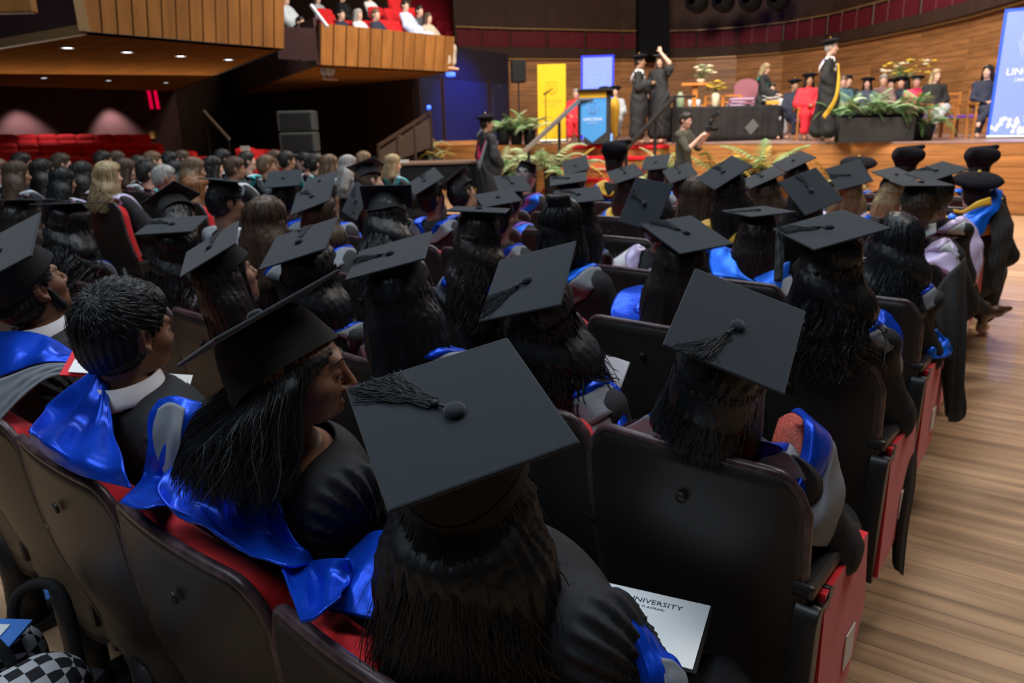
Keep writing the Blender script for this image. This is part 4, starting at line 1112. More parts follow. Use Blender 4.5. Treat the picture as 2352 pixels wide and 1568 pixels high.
G_ = [  # cap, hair, colour, hood, female, yaw, tassel pixel, label
('H5', 'mid', 'black', BG, True, 12, (1620, 810), 'graduate in the second row aisle seat with a tasselled cap and coral lace dress'),
('H3', 'curly', 'black', BG, True, 22, (1120, 710), 'long-haired graduate with a loose tassel on her tilted cap, behind the nearest cap'),
('H4', 'long', 'black', BG, True, 30, (830, 600), 'straight black-haired graduate right of the profile woman, cap tipped left'),
('Cd', 'wavy', 'black', BG, True, 15, (700, 530), 'graduate with a tilted grey-lit cap above the profile woman'),
('Cc', 'long', 'dark', BG, True, -10, (500, 540), 'graduate glancing right under a steeply tilted cap with a black band'),
('Cb', 'curly', 'black', BG, True, 30, (380, 515), 'graduate whose level cap carries a coiled tassel ring'),
('G2', 'curly', 'black', BG, True, 25, None, 'graduate with loose black curls under a flat edge-on cap at the left'),
('G1', 'long', 'dark', (PALE, GREYL), True, 25, None, 'graduate half hidden at the left edge behind a flat dark cap'),
('H6', 'long', 'dark', BG, True, 24, (1530, 520), 'long brown-haired graduate in a blue hood with a diamond-turned cap'),
('H7', 'curly', 'black', BG, True, 15, (1830, 530), 'curly-haired graduate in the third row aisle seat, blue hood on her arm'),
('C3', 'wavy', 'dark', BG, True, 28, None, 'long-haired graduate under an edge-on cap in the third row'),
('Cl', 'wavy', 'black', BG, True, 25, None, 'graduate bowing her head so the underside of her cap shows'),
('Ci', 'wavy', 'brown', BG, True, 10, (715, 450), 'graduate with brown hair under a broad tilted cap, left of centre'),
('Ci2', 'short', 'dark', BG, False, 20, None, 'graduate whose cap peeks above another broad tilted cap'),
('H8', 'long', 'dark', SK, True, 18, (1690, 488), 'graduate with a hanging tassel and bright blue hood in the fourth row'),
('H9', 'short', 'dark', (LILAC, WHITE), False, 25, (1452, 440), 'graduate with a diamond cap worn on the back of the head and lilac hood'),
('H18', 'long', 'black', SK, True, 25, (1300, 440), 'graduate under a level cap behind the woman with a top knot'),
('Co', 'short', 'black', BG, False, 5, None, 'graduate with a level cap in front of the long-haired woman'),
('H10', 'long', 'dark', (LILAC, PALE), True, 20, (1835, 405), 'graduate with a large diamond-tilted cap, tassel across its middle'),
('H11', 'long', 'dark', GO, True, 26, (1650, 385), 'tall graduate with a raised cap and gold-edged hood near the centre'),
('H19', 'long', 'dark', PU, True, 25, (1280, 410), 'graduate with a purple hood beneath a level cap below the stage steps'),
('Cp', 'short', 'dark', PU, False, 12, (1170, 415), 'graduate in a blue and purple hood, cap tilted to the right'),
('Cm', 'short', 'black', BG, False, -8, (970, 400), 'dark-haired man with a blue and grey hood, cap tipped left'),
('Cn', 'short', 'black', BG, False, -8, None, 'man beside the blue-hooded man, cap steeply tipped to the left'),
('Ck', 'bob', 'brown', BG, True, 10, (815, 440), 'graduate whose cap hangs down behind the head'),
('Cf', 'short', 'dark', BG, False, 15, None, 'graduate with a small upright cap at the rear left'),
('Ce', 'short', 'black', (PALE, GREYL), False, -12, None, 'bearded man in profile wearing a flat cap and pale collar'),
('Ch', 'long', 'dark', BG, True, 5, None, 'graduate turned sideways with a steep dark cap, left of the bearded man'),
('Cj', 'short', 'brown', (PALE, TEAL), False, -15, None, 'man in profile under a dark tilted cap near the organ console'),
('H12', 'long', 'brown', GO, True, 25, (1740, 395), 'brown-haired graduate with a yellow-edged hood and tilted cap'),
('H13', 'short', 'dark', SK, False, 20, None, 'graduate with a cap against the ferns at the stage front'),
('H14', 'long', 'blonde', (LILAC, SKYBLUE), True, 20, (1920, 405), 'graduate with pale blonde hair below a broad cap'),
('H15', 'short', 'dark', (LILAC, PALE), False, 20, (2110, 385), 'graduate with a pale lilac hood and broad cap near the aisle'),
('H16', 'short', 'brown', (LILAC, PALE), False, 15, None, 'man in an aisle seat with a white and lilac hood and flat cap'),
('H17', 'long', 'blonde', GO, True, 20, None, 'graduate half hidden between two broad caps near the aisle'),
('H21', 'long', 'dark', GO, True, 25, (1430, 385), 'graduate with a sunlit grey cap and gold hood below the steps'),
('H22', 'short', 'dark', SK, False, 25, (1555, 380), 'graduate whose grey cap shows just above the diamond cap'),
('H24', 'short', 'dark', SK, False, 20, None, 'graduate in the far rows with a dark upright cap by the photographer'),
('H20', 'short', 'dark', SK, False, 20, None, 'graduate in the far rows with a dark cap before the red steps'),
('Cq', 'short', 'grey', (PURPLE, SKYBLUE), False, -5, None, 'grey-haired graduate with a black cap and purple hood by the handrail'),
]
tseed = 20
for key, hk, hcx, hd, fem, yw, tp, lab in G_:
    cap = CAPS[key]; tseed += 1; n_ = np.array(cap[1]) / np.linalg.norm(cap[1]); st = spot_for(np.array(cap[0]) - n_ * 0.10)
    big = key in ('H5', 'H3', 'H4', 'H7', 'H6', 'Cd')
    tm = None
    if tp: tm = tassel_mesh(tseed, aim(cap, tp), 60 if big else 22, L=0.125 if big else 0.10, fan=0.35, cord=0.0016 if big else 0.0024)
    person(lab, cap=cap, **st, hairk=hk, hairc=hcx, hood=hd, female=fem, yaw=yw, tassel=None, tmesh=tm, group='seated graduates',
           skin='fair' if hcx in ('blonde', 'grey', 'brown') else 'tan')
# bare-headed graduates
BARE = [((1290, 525, 3.15), 'bun', 'black', SK, 20, 'tan', 'graduate with a black top knot and no cap, blue hood'),
        ((2060, 566, 3.0), 'wavy', 'black', BG, 10, 'tan', 'bare-headed graduate with long wavy black hair in an aisle seat'),
        ((1597, 455, 4.5), 'bob', 'brown', (LILAC, PALE), 22, 'fair', 'bare-headed graduate with glossy brown hair and a clip'),
        ((615, 515, 3.5), 'long', 'brown', BG, 10, 'tan', 'bare-headed graduate with long brown hair left of centre')]
for (u, v, d), hk, hcx, hd, yw, sk, lab in BARE:
    h = P(u, v, d); person(lab, head=h, **spot_for(h), hairk=hk, hairc=hcx, hood=hd, yaw=yw, skin=sk, group='seated graduates')

# ------------------------------------------------------------------ the four graduates in the nearest row
AX_F = axes_for('seated', 0.0045, 0.016)
HB = {f: body(SEATED, AX_F, fine=True, female=f, hands=False) for f in (False, True)}


def hero_gown():
    axs = (axis_pts([(-0.36, 0.36, 0.0068)]), axis_pts([(-0.27, 0.10, 0.0068), (0.10, 0.72, 0.02)]), axis_pts([(-0.02, 0.74, 0.022), (0.74, 1.14, 0.0068)]))
    F = Field(*axs); J = SEATED; A = {k: np.array(v, float) for k, v in J.items() if k != 'hand'}
    F.ell(A['pel'], (0.20, 0.15, 0.17), k=0.06); F.ell(A['waist'], (0.185, 0.135, 0.18), k=0.07); F.ell(A['chest'], (0.185, 0.125, 0.19), k=0.07)
    F.cap(LR(J, 'sh', -1), LR(J, 'sh', 1), 0.062, 0.062, 0.05)
    F.cap(A['neck'] - (0, 0, 0.06), A['neck'] + (0, 0.012, -0.02), 0.088, 0.066, 0.03)
    for x in (-1, 1):
        s, e, w_ = LR(J, 'sh', x), LR(J, 'el', x), LR(J, 'wr', x)
        F.cap(s + (x * 0.005, 0, -0.01), e, 0.072, 0.096, 0.03); F.cap(e, e + (w_ - e) * 0.8, 0.094, 0.088, 0.03)
        h, k_, a = LR(J, 'hip', x), LR(J, 'kn', x), LR(J, 'an', x)
        F.cap(h, k_, 0.125, 0.10, 0.06); F.cap(k_, k_ + (a - k_) * 0.75, 0.10, 0.09, 0.04)

    def rp(x, y, z):
        ax_ = np.abs(x); d = np.clip((ax_ - 0.165) / 0.03, 0, 1)                      # beyond the yoke seam: gathered sleeve
        th = np.arctan2(z - 0.93, y + 0.05)
        ga = 0.0065 * np.sin(27 * th + 1.5 * np.sin(25 * z + 9 * ax_)) * d
        seam = 0.004 * np.exp(-((ax_ - 0.166) / 0.006) ** 2)
        lo = 0.006 * np.sin(46 * x + 5 * np.sin(7 * z + 3 * y)) * sstep(0.95, 0.75, z)
        return ga + seam + lo
    F.ripple(rp); return F.net()


HG = hero_gown()


def shirt_collar(o, mat_=WHITE, r=0.066, lift=0.0, h=0.045):
    L = LAST; c = L['loch'] + L['Rl'] @ np.array([0, -0.02, -0.10]) * 0.5 + np.array([0, -0.085, 1.04]) * 0; n = 30
    base = pose(np.array([[0, -0.088, 1.045]]), L['Rl'], L['loch'], True, L['lift'], L['fwd'])[0]; a = np.linspace(0.62 * np.pi, 2.38 * np.pi, n); V = []
    for i, (dr, dz) in enumerate(((0.004, -0.006 + lift), (0.0, 0.012 + lift), (-0.004, h + lift), (0.003, h + 0.002 + lift), (0.012, 0.012 + lift), (0.018, 0.002 + lift))):
        V.append(np.stack([base[0] + (r + dr) * np.cos(a), base[1] + (r + dr) * 1.02 * np.sin(a), base[2] + dz + 0.012 * np.sin(a)], -1))
    V = np.array(V); ob = obj('shirt_collar', to_mesh('shirt_collar', V.reshape(-1, 3), grid_faces(6, n), mat_), o); return thick(ob, 0.003)


def W2L(o_, pts):
    """world points into the frame of the last person"""
    return (np.asarray(pts) - LAST['org']) @ LAST['R0']


def _nv(u, v): return P(u, v, 1.0) - CAM


def at_a(c_): return seat_pos('A', c_) + np.array([0.05, 0.02, 0])


# near woman, seen from behind and above
HAIR_HERO = hair_mesh('long', HAIRM['black'], 0.36, 9000, 0.006, 11, width=0.0013, h=0.008, capped=True, spread=0.035, flare=0.42, clump=0.04)
c1 = CAPS['H1']
near = person('graduate nearest the camera, long black hair below a large level cap with a fanned tassel', ('A', 0), loc=at_a(0), cap=c1, hairk=HAIR_HERO, yaw=24, skin='brown',
              hood=None, bodyv=(HB[True][0] * np.stack([1 - 0.12 * sstep(1.06, 1.0, HB[True][0][:, 2]), np.ones(len(HB[True][0])), np.ones(len(HB[True][0]))], -1), HB[True][1]), gownv=(HG[0] * (0.95, 1, 1), HG[1]), tassel=None, tmesh=tassel_mesh(5, aim(c1, (830, 880)), 130, L=0.118, fan=0.30, cord=0.0014), group='seated graduates', lift=0.04, fwd=0.04)
NEAR = dict(LAST)
# woman in profile
n2 = -0.545 * CR + 0.838 * CU; rr = _nv(594, 737); n2 = n2 - rr * (n2 @ rr) / (rr @ rr) + 0.02 * rr
cap2 = (tuple(P(591, 732, 1.24)), tuple(n2), -15)
HAIR_PROF = hair_mesh('long', HAIRM['black'], 0.145, 7000, 0.008, 13, width=0.0013, h=0.007, capped=True, spread=0.03, flare=0.55, azr=(-118, 118), clump=0.04)
prof = person('woman in profile facing right, brown skin, steeply tilted cap and blue satin hood', ('A', 1), loc=at_a(1), head=P(655, 852, 1.25), yaw=-39, tilt=(-5, 0), cap=cap2, hairk=HAIR_PROF,
              skin='brown', hood=None, bodyv=HB[True], gownv=HG, tassel=None, group='seated graduates', lift=0.03)
PROF = dict(LAST)


def open_neck(o, fn):
    g = [c for c in o.children if c.name.startswith('gown')][0]; bm = bmesh.new(); bm.from_mesh(g.data)
    bmesh.ops.delete(bm, geom=[f for f in bm.faces if fn(f.calc_center_median())], context='FACES')
    for _ in range(12):
        bd = [v for v in bm.verts if v.is_boundary]; nw = {}
        for v in bd:
            nb = [e.other_vert(v) for e in v.link_edges if e.is_boundary]
            if len(nb) == 2: nw[v] = v.co * 0.4 + (nb[0].co + nb[1].co) * 0.3
        for v, c in nw.items(): v.co = c
    bm.to_mesh(g.data); bm.free(); thick(g, 0.004, -1)


_nb = pose(np.array([[0, -0.088, 1.045]]), PROF['Rl'], PROF['loch'], True, PROF['lift'], PROF['fwd'])[0]
open_neck(prof, lambda c: c.z > _nb[2] - 0.075 and math.hypot((c.x - _nb[0]) / 1.15, c.y - _nb[1]) < 0.098)


def face_details(o, L, lid=True):
    for sx in (-1, 1):
        q = crom(np.array([(sx * 0.012, 0.0945, 0.0235), (sx * 0.028, 0.0935, 0.0290), (sx * 0.045, 0.080, 0.0255), (sx * 0.053, 0.069, 0.019)]), 12) @ L['Rl'].T + L['loch']
        MB().tube(q, np.linspace(0.0020, 0.0009, 12), 6).build('eyebrow', HAIRM['black'], o, True)
        q = crom(np.array([(sx * 0.017, 0.0885, 0.0015), (sx * 0.029, 0.0915, -0.0035), (sx * 0.044, 0.083, -0.001)]), 10) @ L['Rl'].T + L['loch']
        MB().tube(q, np.linspace(0.0010, 0.0016, 10), 5).build('eyelash', HAIRM['black'], o, True)


face_details(prof, PROF)
HAIR_MAN = hair_mesh('short', HAIRM['black'], 0.05, 4200, 0, 17, width=0.0018, h=0.006)
HAIR_MANCAP = hair_mesh('short', HAIRM['black'], 0.05, 3000, 0, 18, width=0.0018, h=0.006, capped=True)
man = person('bare-headed man with short black hair, white collar and broad blue satin hood', ('A', 2), loc=at_a(2), head=P(292, 770, 1.72), yaw=6, tilt=(-3, 0), hairk=HAIR_MAN, skin='brown', female=False,
             hood=None, bodyv=HB[False], gownv=HG, group='seated graduates', lift=0.035)
MAN = dict(LAST); shirt_collar(man)
ca = CAPS['Ca']
lman = person('bearded man at the left edge with a cap, white collar and blue hood', ('A', 3), loc=seat_pos('A', 3) + np.array([-0.09, 0.02, 0]), cap=ca, hairk=HAIR_MANCAP, yaw=8, skin='brown', female=False, hood=None, bodyv=HB[False], gownv=HG,
              tassel=None, lift=0.03, group='seated graduates')
LMAN = dict(LAST); shirt_collar(lman)


def beard(o, Rl, hc, mat_=None):
    F = Field(axis_pts([(-0.10, 0.10, 0.006)]), axis_pts([(-0.04, 0.14, 0.006)]), axis_pts([(-0.15, 0.03, 0.006)]))
    F.ell((0, 0.030, -0.072), (0.054, 0.057, 0.046), k=0.02); F.ell((0, 0.070, -0.100), (0.026, 0.022, 0.020), k=0.02)
    for x in (-1, 1): F.cap((x * 0.058, 0.018, -0.01), (x * 0.050, 0.03, -0.07), 0.012, 0.018, 0.015)
    F.ell((0, 0.10, -0.030), (0.05, 0.05, 0.034), k=0.012, sub=True); F.ripple(lambda x, y, z: 0.0015 * np.sin(400 * x) * np.sin(380 * z + 200 * y))
    v, f = F.net(); obj('beard', to_mesh('beard', v, f, mat_ or HAIRM['black']), o, mat4=m4(Rl, hc))


beard(lman, LMAN['Rl'], LMAN['loch'])


def cloth(owner, L, name, rows, mat_, m_=26, n=26, t=0.004, amp=0.0025, seed=0.0, parent=None, fr=(5, 3)):
    """cloth hanging on a person: rows of (u, v, depth) or (u, v, 'z', height) control points in the hall"""
    C = np.array([[(P(*q) if len(q) == 3 else PZ(q[0], q[1], q[3])) for q in r] for r in rows]); C = (C - L['org']) @ L['R0']
    return sheet_obj(name, C, m_, n, mat_, parent or owner, t, lambda u, v: amp * (np.sin(fr[0] * 6.28 * v + 4 * u + seed) * np.sin(3.1 * u) + 0.6 * np.sin(fr[1] * 6.28 * u + 5 * v + 2 * seed)))


h = cloth(man, MAN, 'hood', [[(226, 842, 1.76), (233, 843, 1.73), (240, 848, 1.71), (246, 858, 1.70)], [(168, 893, 1.76), (200, 905, 1.69), (225, 915, 1.65), (248, 930, 1.635)],
      [(110, 945, 1.76), (160, 965, 1.66), (208, 985, 1.60), (262, 1000, 1.585)], [(68, 985, 'z', 1.120), (125, 1020, 'z', 1.110), (200, 1052, 'z', 1.100), (285, 1062, 'z', 1.105)],
      [(66, 1015, 'z', 1.072), (120, 1056, 'z', 1.072), (205, 1096, 'z', 1.072), (303, 1122, 'z', 1.072)]], BLUE, 48, 48, amp=0.008, fr=(2.6, 0.7))
cloth(man, MAN, 'hood_fold', [[(368, 920, 1.60), (398, 908, 1.585), (430, 914, 1.58), (461, 926, 1.60)], [(343, 960, 1.59), (385, 955, 1.555), (428, 962, 1.55), (458, 978, 1.58)],
      [(338, 1030, 1.58), (380, 1040, 1.55), (412, 1050, 1.54), (436, 1052, 1.56)], [(325, 1098, 1.57), (360, 1110, 1.545), (395, 1120, 1.535), (416, 1116, 1.55)],
      [(276, 1152, 'z', 1.085), (305, 1160, 'z', 1.095), (342, 1168, 'z', 1.095), (378, 1166, 'z', 1.085)]], BLUE, 40, 30, amp=0.006, fr=(2, 1.2), seed=1)
cloth(man, MAN, 'hood_lining', [[(364, 940, 1.57), (392, 924, 1.55), (424, 936, 1.545)], [(356, 990, 1.555), (388, 990, 1.53), (414, 1000, 1.525)],
      [(362, 1050, 1.55), (388, 1060, 1.53), (408, 1070, 1.525)], [(382, 1098, 1.545), (396, 1102, 1.53), (409, 1096, 1.525)]], GREYL, 20, 18, amp=0.003, fr=(1.5, 1), parent=h)
h = cloth(prof, PROF, 'hood', [[(455, 1030, 1.40), (515, 1035, 1.35), (560, 1042, 1.32), (600, 1052, 1.305)], [(400, 1085, 1.40), (480, 1100, 1.325), (555, 1105, 1.28), (626, 1112, 1.265)],
      [(360, 1136, 'z', 1.090), (450, 1160, 1.315), (550, 1172, 1.25), (654, 1178, 1.235)], [(415, 1180, 'z', 1.080), (500, 1218, 'z', 1.085), (592, 1236, 1.225), (692, 1248, 1.205)],
      [(478, 1222, 'z', 1.072), (565, 1268, 'z', 1.072), (650, 1306, 'z', 1.072), (726, 1290, 1.19)]], BLUE, 52, 48, amp=0.009, fr=(2.8, 0.8))
cloth(prof, PROF, 'hood_tail', [[(650, 1300, 'z', 1.072), (690, 1292, 1.19), (735, 1290, 1.17), (805, 1283, 1.13)], [(668, 1350, 'z', 1.072), (705, 1347, 1.125), (748, 1342, 1.11), (795, 1330, 1.11)],
      [(688, 1424, 'z', 1.085), (722, 1414, 'z', 1.095), (755, 1402, 'z', 1.095), (782, 1378, 'z', 1.085)]], BLUE, 34, 34, amp=0.008, fr=(2.2, 1), seed=2)
h = cloth(near, NEAR, 'hood', [[(835, 1238, 1.22), (862, 1222, 1.20), (905, 1212, 1.19)], [(792, 1290, 1.18), (830, 1288, 1.15), (890, 1282, 1.14)], [(768, 1345, 1.15), (810, 1350, 1.12), (870, 1352, 1.11)],
      [(755, 1405, 1.12), (800, 1412, 1.09), (860, 1424, 1.08)]], BLUE, 24, 20, amp=0.003, fr=(1.5, 1))
cloth(near, NEAR, 'hood_front', [[(1428, 1402, 0.99), (1454, 1410, 0.985), (1482, 1438, 1.0)], [(1446, 1470, 0.975), (1476, 1478, 0.965), (1527, 1496, 0.985)], [(1472, 1560, 0.955), (1506, 1560, 0.945), (1566, 1534, 0.97)],
      [(1492, 1680, 0.95), (1524, 1680, 0.94), (1592, 1640, 0.96)]], BLUE, 22, 16, amp=0.0015)
cloth(near, NEAR, 'hood_lining', [[(1518, 1510, 0.962), (1545, 1516, 0.960), (1574, 1546, 0.965)], [(1530, 1590, 0.945), (1552, 1590, 0.943), (1584, 1600, 0.95)], [(1545, 1690, 0.94), (1560, 1690, 0.94), (1600, 1690, 0.945)]], GREYL, 16, 12, amp=0.001, parent=h)
h = cloth(lman, LMAN, 'hood', [[(-60, 765, 2.16), (20, 764, 2.10), (80, 766, 2.05), (135, 784, 2.02), (208, 832, 1.98)], [(-60, 820, 2.08), (20, 806, 2.00), (85, 800, 1.97), (138, 808, 1.95), (205, 836, 1.95)],
      [(-60, 885, 2.02), (15, 862, 1.95), (82, 838, 1.93), (140, 830, 1.92), (202, 840, 1.94)]], BLUE, 28, 48, amp=0.007, fr=(3.2, 1))
cloth(lman, LMAN, 'hood_lining', [[(-60, 890, 2.01), (15, 866, 1.94), (82, 841, 1.92), (140, 833, 1.91), (200, 842, 1.93)], [(-60, 950, 1.97), (5, 920, 1.92), (60, 880, 1.91), (125, 850, 1.90), (198, 846, 1.92)],
      [(-60, 1000, 1.95), (-8, 975, 1.91), (42, 922, 1.90), (108, 870, 1.89), (195, 852, 1.91)]], GREYL, 16, 30, amp=0.002, parent=h)

# ------------------------------------------------------------------ audience in the left block
def view_az(u): return 35 - math.degrees(math.atan((u - CX) / 1767.0))


AUD = [  # u, v, depth, hair, colour, hood, female, label
(40, 402, 7.0, 'long', 'brown', (PALE, GREYL), True, 'brown long-haired woman at the left end of the front audience row'),
(100, 396, 7.3, 'long', 'dark', (PALE, PALE), True, 'dark long-haired woman second from the left in the audience block'),
(146, 418, 6.9, 'long', 'black', (PALE, LILAC), True, 'black-haired woman beneath two taller heads, pale hood'),
(191, 402, 7.2, 'long', 'dark', (PALE, GREYL), True, 'woman with long dark hair left of the blonde curls'),
(250, 406, 6.6, 'curly', 'blonde', (PALE, LILAC), True, 'woman with thick blonde curls in the left audience block'),
(378, 410, 7.2, 'short', 'grey', (PALE, TEAL), False, 'grey-blond man in profile in the left audience block'),
(340, 400, 7.6, 'short', 'dark', (PALE, TEAL), False, 'dark-skinned man with a white and teal hood'),
(446, 392, 7.4, 'long', 'light', (WHITE, PALE), True, 'woman with smooth light brown hair, white hood edge'),
(452, 440, 6.4, 'curly', 'ginger', (PALE, PALE), True, 'woman with ginger brown curls in front of the audience block'),
(288, 392, 8.0, 'bob', 'brown', (PALE, GREYL), True, 'brown-haired woman in profile right of the blonde curls'),
(320, 384, 8.4, 'short', 'dark', (PALE, GREYL), False, 'dark-haired man in the middle of the left block'),
(405, 398, 7.9, 'long', 'black', (PALE, TEAL), True, 'black-haired woman behind the grey-blond man'),
(52, 376, 8.8, 'short', 'dark', (PALE, GREYL), False, 'dark-haired man in the back rows at far left'),
(142, 378, 8.6, 'short', 'brown', (PALE, GREYL), False, 'brown-haired man behind the black-haired woman'),
(-4, 392, 8.2, 'short', 'light', (PALE, GREYL), False, 'person cut by the left picture edge in the audience'),
(238, 370, 9.4, 'short', 'dark', (PALE, GREYL), False, 'dark-haired man behind the blonde curls'),
(270, 370, 9.8, 'bob', 'brown', (PALE, GREYL), True, 'brown-haired person behind and right of the blonde curls'),
(352, 372, 9.2, 'short', 'light', (PALE, GREYL), False, 'balding man with light hair before the red seats'),
(392, 372, 9.4, 'short', 'black', (PALE, GREYL), False, 'black-haired man before the last red seats'),
(420, 368, 9.9, 'short', 'brown', (PALE, GREYL), False, 'brown-haired man half hidden beside the black-haired man'),
(490, 386, 8.2, 'bob', 'dark', (PALE, GREYL), True, 'dark-haired woman with a lit cheek left of the blue-white hood'),
(512, 366, 9.6, 'short', 'black', (PALE, GREYL), False, 'man with black hair behind the lit-cheeked woman'),
(540, 388, 8.0, 'short', 'brown', (WHITE, PALE), False, 'brown-haired man with a big crumpled blue-white hood'),
(568, 372, 9.2, 'short', 'dark', (PALE, TEAL), False, 'man with a high bright forehead in the audience'),
(612, 382, 8.6, 'short', 'light', (PALE, GREYL), False, 'light brown-haired man above the grey cap'),
(632, 368, 9.8, 'short', 'brown', (PALE, GREYL), False, 'man in profile at the back right of the bright forehead'),
(660, 370, 9.6, 'short', 'dark', (PALE, WHITE), False, 'dark-haired person with a cream collar in the audience'),
(700, 374, 9.4, 'short', 'dark', (PALE, TEAL), False, 'man turning left in the audience with a teal hood'),
(728, 378, 9.2, 'short', 'dark', (PALE, TEAL), False, 'dark-haired man with a white and turquoise hood'),
(757, 380, 9.0, 'bob', 'light', (WHITE, PALE), True, 'fair-haired woman between the turquoise hood and grey hair'),
(800, 382, 8.8, 'long', 'grey', (PALE, PALE), True, 'woman with long grey-blonde hair near the tilted dark cap'),
(836, 370, 10.0, 'short', 'light', (PALE, GREYL), False, 'light-haired man behind the tilted dark cap'),
(902, 378, 9.6, 'bob', 'blonde', (PALE, TEAL), True, 'blonde woman with a light blue hood beside the organ console'),
]
for i, (u, v, d, hk, hcx, hd, fem, lab) in enumerate(AUD):
    h = P(u, v, d); yw = view_az(u) - random.uniform(58, 80) if i != 27 else view_az(u) + 60; rz = math.radians(view_az(u) - 62)
    fv = rotm(math.degrees(rz)) @ np.array([0, 1, 0]); lc = h - fv * 0.12; lc[2] = 0
    person(lab, None, loc=lc, rz=rz, head=h, yaw=yw, tilt=(random.uniform(-8, 3), random.uniform(-4, 4)), hairk=hk, hairc=hcx, hood=hd, female=fem, skin=random.choice(('fair', 'rose', 'tan')) if hcx not in ('black',) else 'tan',
           z0=max(0.11, h[2] - 1.24), group='audience in the left block')
    if i < 12 or v > 396:
        e = copy_tree(SEAT); e.location = (lc[0], lc[1], 0.12); e.rotation_euler = (0, 0, rz)
        tag(e, ' '.join(('dark-backed red seat under the ' + lab).split()[:16]), 'seat', 'seats of the left audience block')


# ------------------------------------------------------------------ empty red seats on the tiers under the balcony
def red_seat():
    e = empty('red_seat')
    x, z = np.meshgrid(np.linspace(-0.235, 0.235, 13), np.linspace(0.38, 0.88, 13), indexing='ij')
    C = np.stack([x, 0.05 + (0.9 - z) * 0.2, z - 0.03 * np.abs(x / 0.235) ** 4 * (z > 0.8)], -1); v, f = pillow(C, (0, 1, 0.1), 0.09, 13, 13)
    C2 = C.copy(); C2[..., 1] -= 0.03; v2, f2 = pillow(C2, (0, -1, 0), 0.03, 13, 13)
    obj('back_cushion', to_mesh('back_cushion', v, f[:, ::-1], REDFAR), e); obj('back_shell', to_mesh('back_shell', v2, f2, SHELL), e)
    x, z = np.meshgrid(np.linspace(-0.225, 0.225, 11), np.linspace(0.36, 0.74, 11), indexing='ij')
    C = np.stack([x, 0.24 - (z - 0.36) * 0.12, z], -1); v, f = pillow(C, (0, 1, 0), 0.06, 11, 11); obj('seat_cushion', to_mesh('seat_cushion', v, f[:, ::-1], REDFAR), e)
    MB().box((0, 0.1, 0.18), (0.05, 0.08, 0.18), bev=0.01).build('pedestal', BLACKMETAL, e)
    for s_ in (-1, 1): MB().box((s_ * 0.255, 0.18, 0.58), (0.018, 0.16, 0.02), bev=0.006).build('armrest', BLACKMETAL, e)
    return e


RS = red_seat(); rfirst = True


def put_red(u, v, d, lab, grp, turn=0.0):
    global rfirst
    p = P(u, v, d); e = RS if rfirst else copy_tree(RS); rfirst = False
    e.location = (p[0], p[1], p[2] - 0.86); q = CAM - p; e.rotation_euler = (0, 0, math.atan2(q[1], q[0]) - math.pi / 2 + turn)
    tag(e, lab, 'seat', grp); return e


ORD = ('first', 'second', 'third', 'fourth', 'fifth', 'sixth', 'seventh', 'eighth', 'ninth', 'tenth', 'eleventh', 'twelfth')
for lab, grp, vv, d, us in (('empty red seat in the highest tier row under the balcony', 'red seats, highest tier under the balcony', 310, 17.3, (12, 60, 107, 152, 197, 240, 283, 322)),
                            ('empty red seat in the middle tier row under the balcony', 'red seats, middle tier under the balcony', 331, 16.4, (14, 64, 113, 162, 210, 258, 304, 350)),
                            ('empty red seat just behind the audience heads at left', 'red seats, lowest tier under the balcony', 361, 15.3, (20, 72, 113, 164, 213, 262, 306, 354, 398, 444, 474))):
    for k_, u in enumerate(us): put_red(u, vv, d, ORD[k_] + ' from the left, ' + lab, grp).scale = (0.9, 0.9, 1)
    a, b = P(us[0] - 120, vv, d + 0.1), P(us[-1] + 26, vv, d + 0.1)
    zt = P(us[len(us) // 2], vv, d)[2] - 0.86
    dirv = (b - a)[:2] / np.linalg.norm((b - a)[:2]); nn = np.array([-dirv[1], dirv[0]])
    if nn @ (a[:2]) < 0: nn = -nn
    pts = [a[:2] - nn * 0.75, b[:2] - nn * 0.75, b[:2] + nn * 0.4, a[:2] + nn * 0.4]
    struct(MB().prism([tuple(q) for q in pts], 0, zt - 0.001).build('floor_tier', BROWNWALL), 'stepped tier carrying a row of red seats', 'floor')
for u, v, d, lab in ((372, 350, 16.2, 'red seat at the end of the tiers beside the wall'), (428, 349, 16.2, 'single red seat right of the tier end'),
                     (564, 341, 15.5, 'red seat with a white card on its back'), (597, 345, 15.5, 'red seat next to the one with the white card'), (632, 345, 15.5, 'red seat furthest right before the dark wall')):
    e = put_red(u, v, d, lab, None); e.location.z = max(0.0, e.location.z)
    if e.location.z > 0.02: struct(MB().box((e.location.x, e.location.y, e.location.z / 2), (0.3, 0.3, e.location.z / 2 - 0.001)).build('floor_tier', BROWNWALL), 'low step under a red seat', 'floor')
c = MB().box((0, 0, 0), (0.10, 0.004, 0.05)).build('card', PAPER); c.location = P(563, 341, 15.28); c.rotation_euler = (0.2, 0, math.radians(30)); tag(c, 'white card on the back of a red seat', 'card')
# red neon strips and corner details on the left wall
for i, (u0, v0, u1, v1) in enumerate(((341, 208, 349, 250), (356, 208, 364, 250))):
    a, b = wall_pt(u0, v0, 0.1), wall_pt(u1, v1, 0.1)
    tag(MB().bar(a, b, 0.10, 0.05, 0.01).build('neon_strip', REDLAMP), ('left' if i == 0 else 'right') + ' of two red neon strips below the balcony corner', 'lamp')
o = MB().box((0, 0, 0), (0.14, 0.05, 0.11), bev=0.02).build('brass_plaque', mat('brass_box', (0.45, 0.28, 0.08), 0.5, 0.4)); o.location = wall_pt(348, 310, 0.12); tag(o, 'small brass box on the wall above the red seats', 'box')
a, b = P(467, 254, 17.5), P(527, 320, 17.2); o = empty('stair_handrail', (a[0], a[1], 0)); o_ = np.array((a[0], a[1], 0)); MB().bar(a - o_, b - o_, 0.05, 0.06, 0.01).build('rail', STEEL, o)
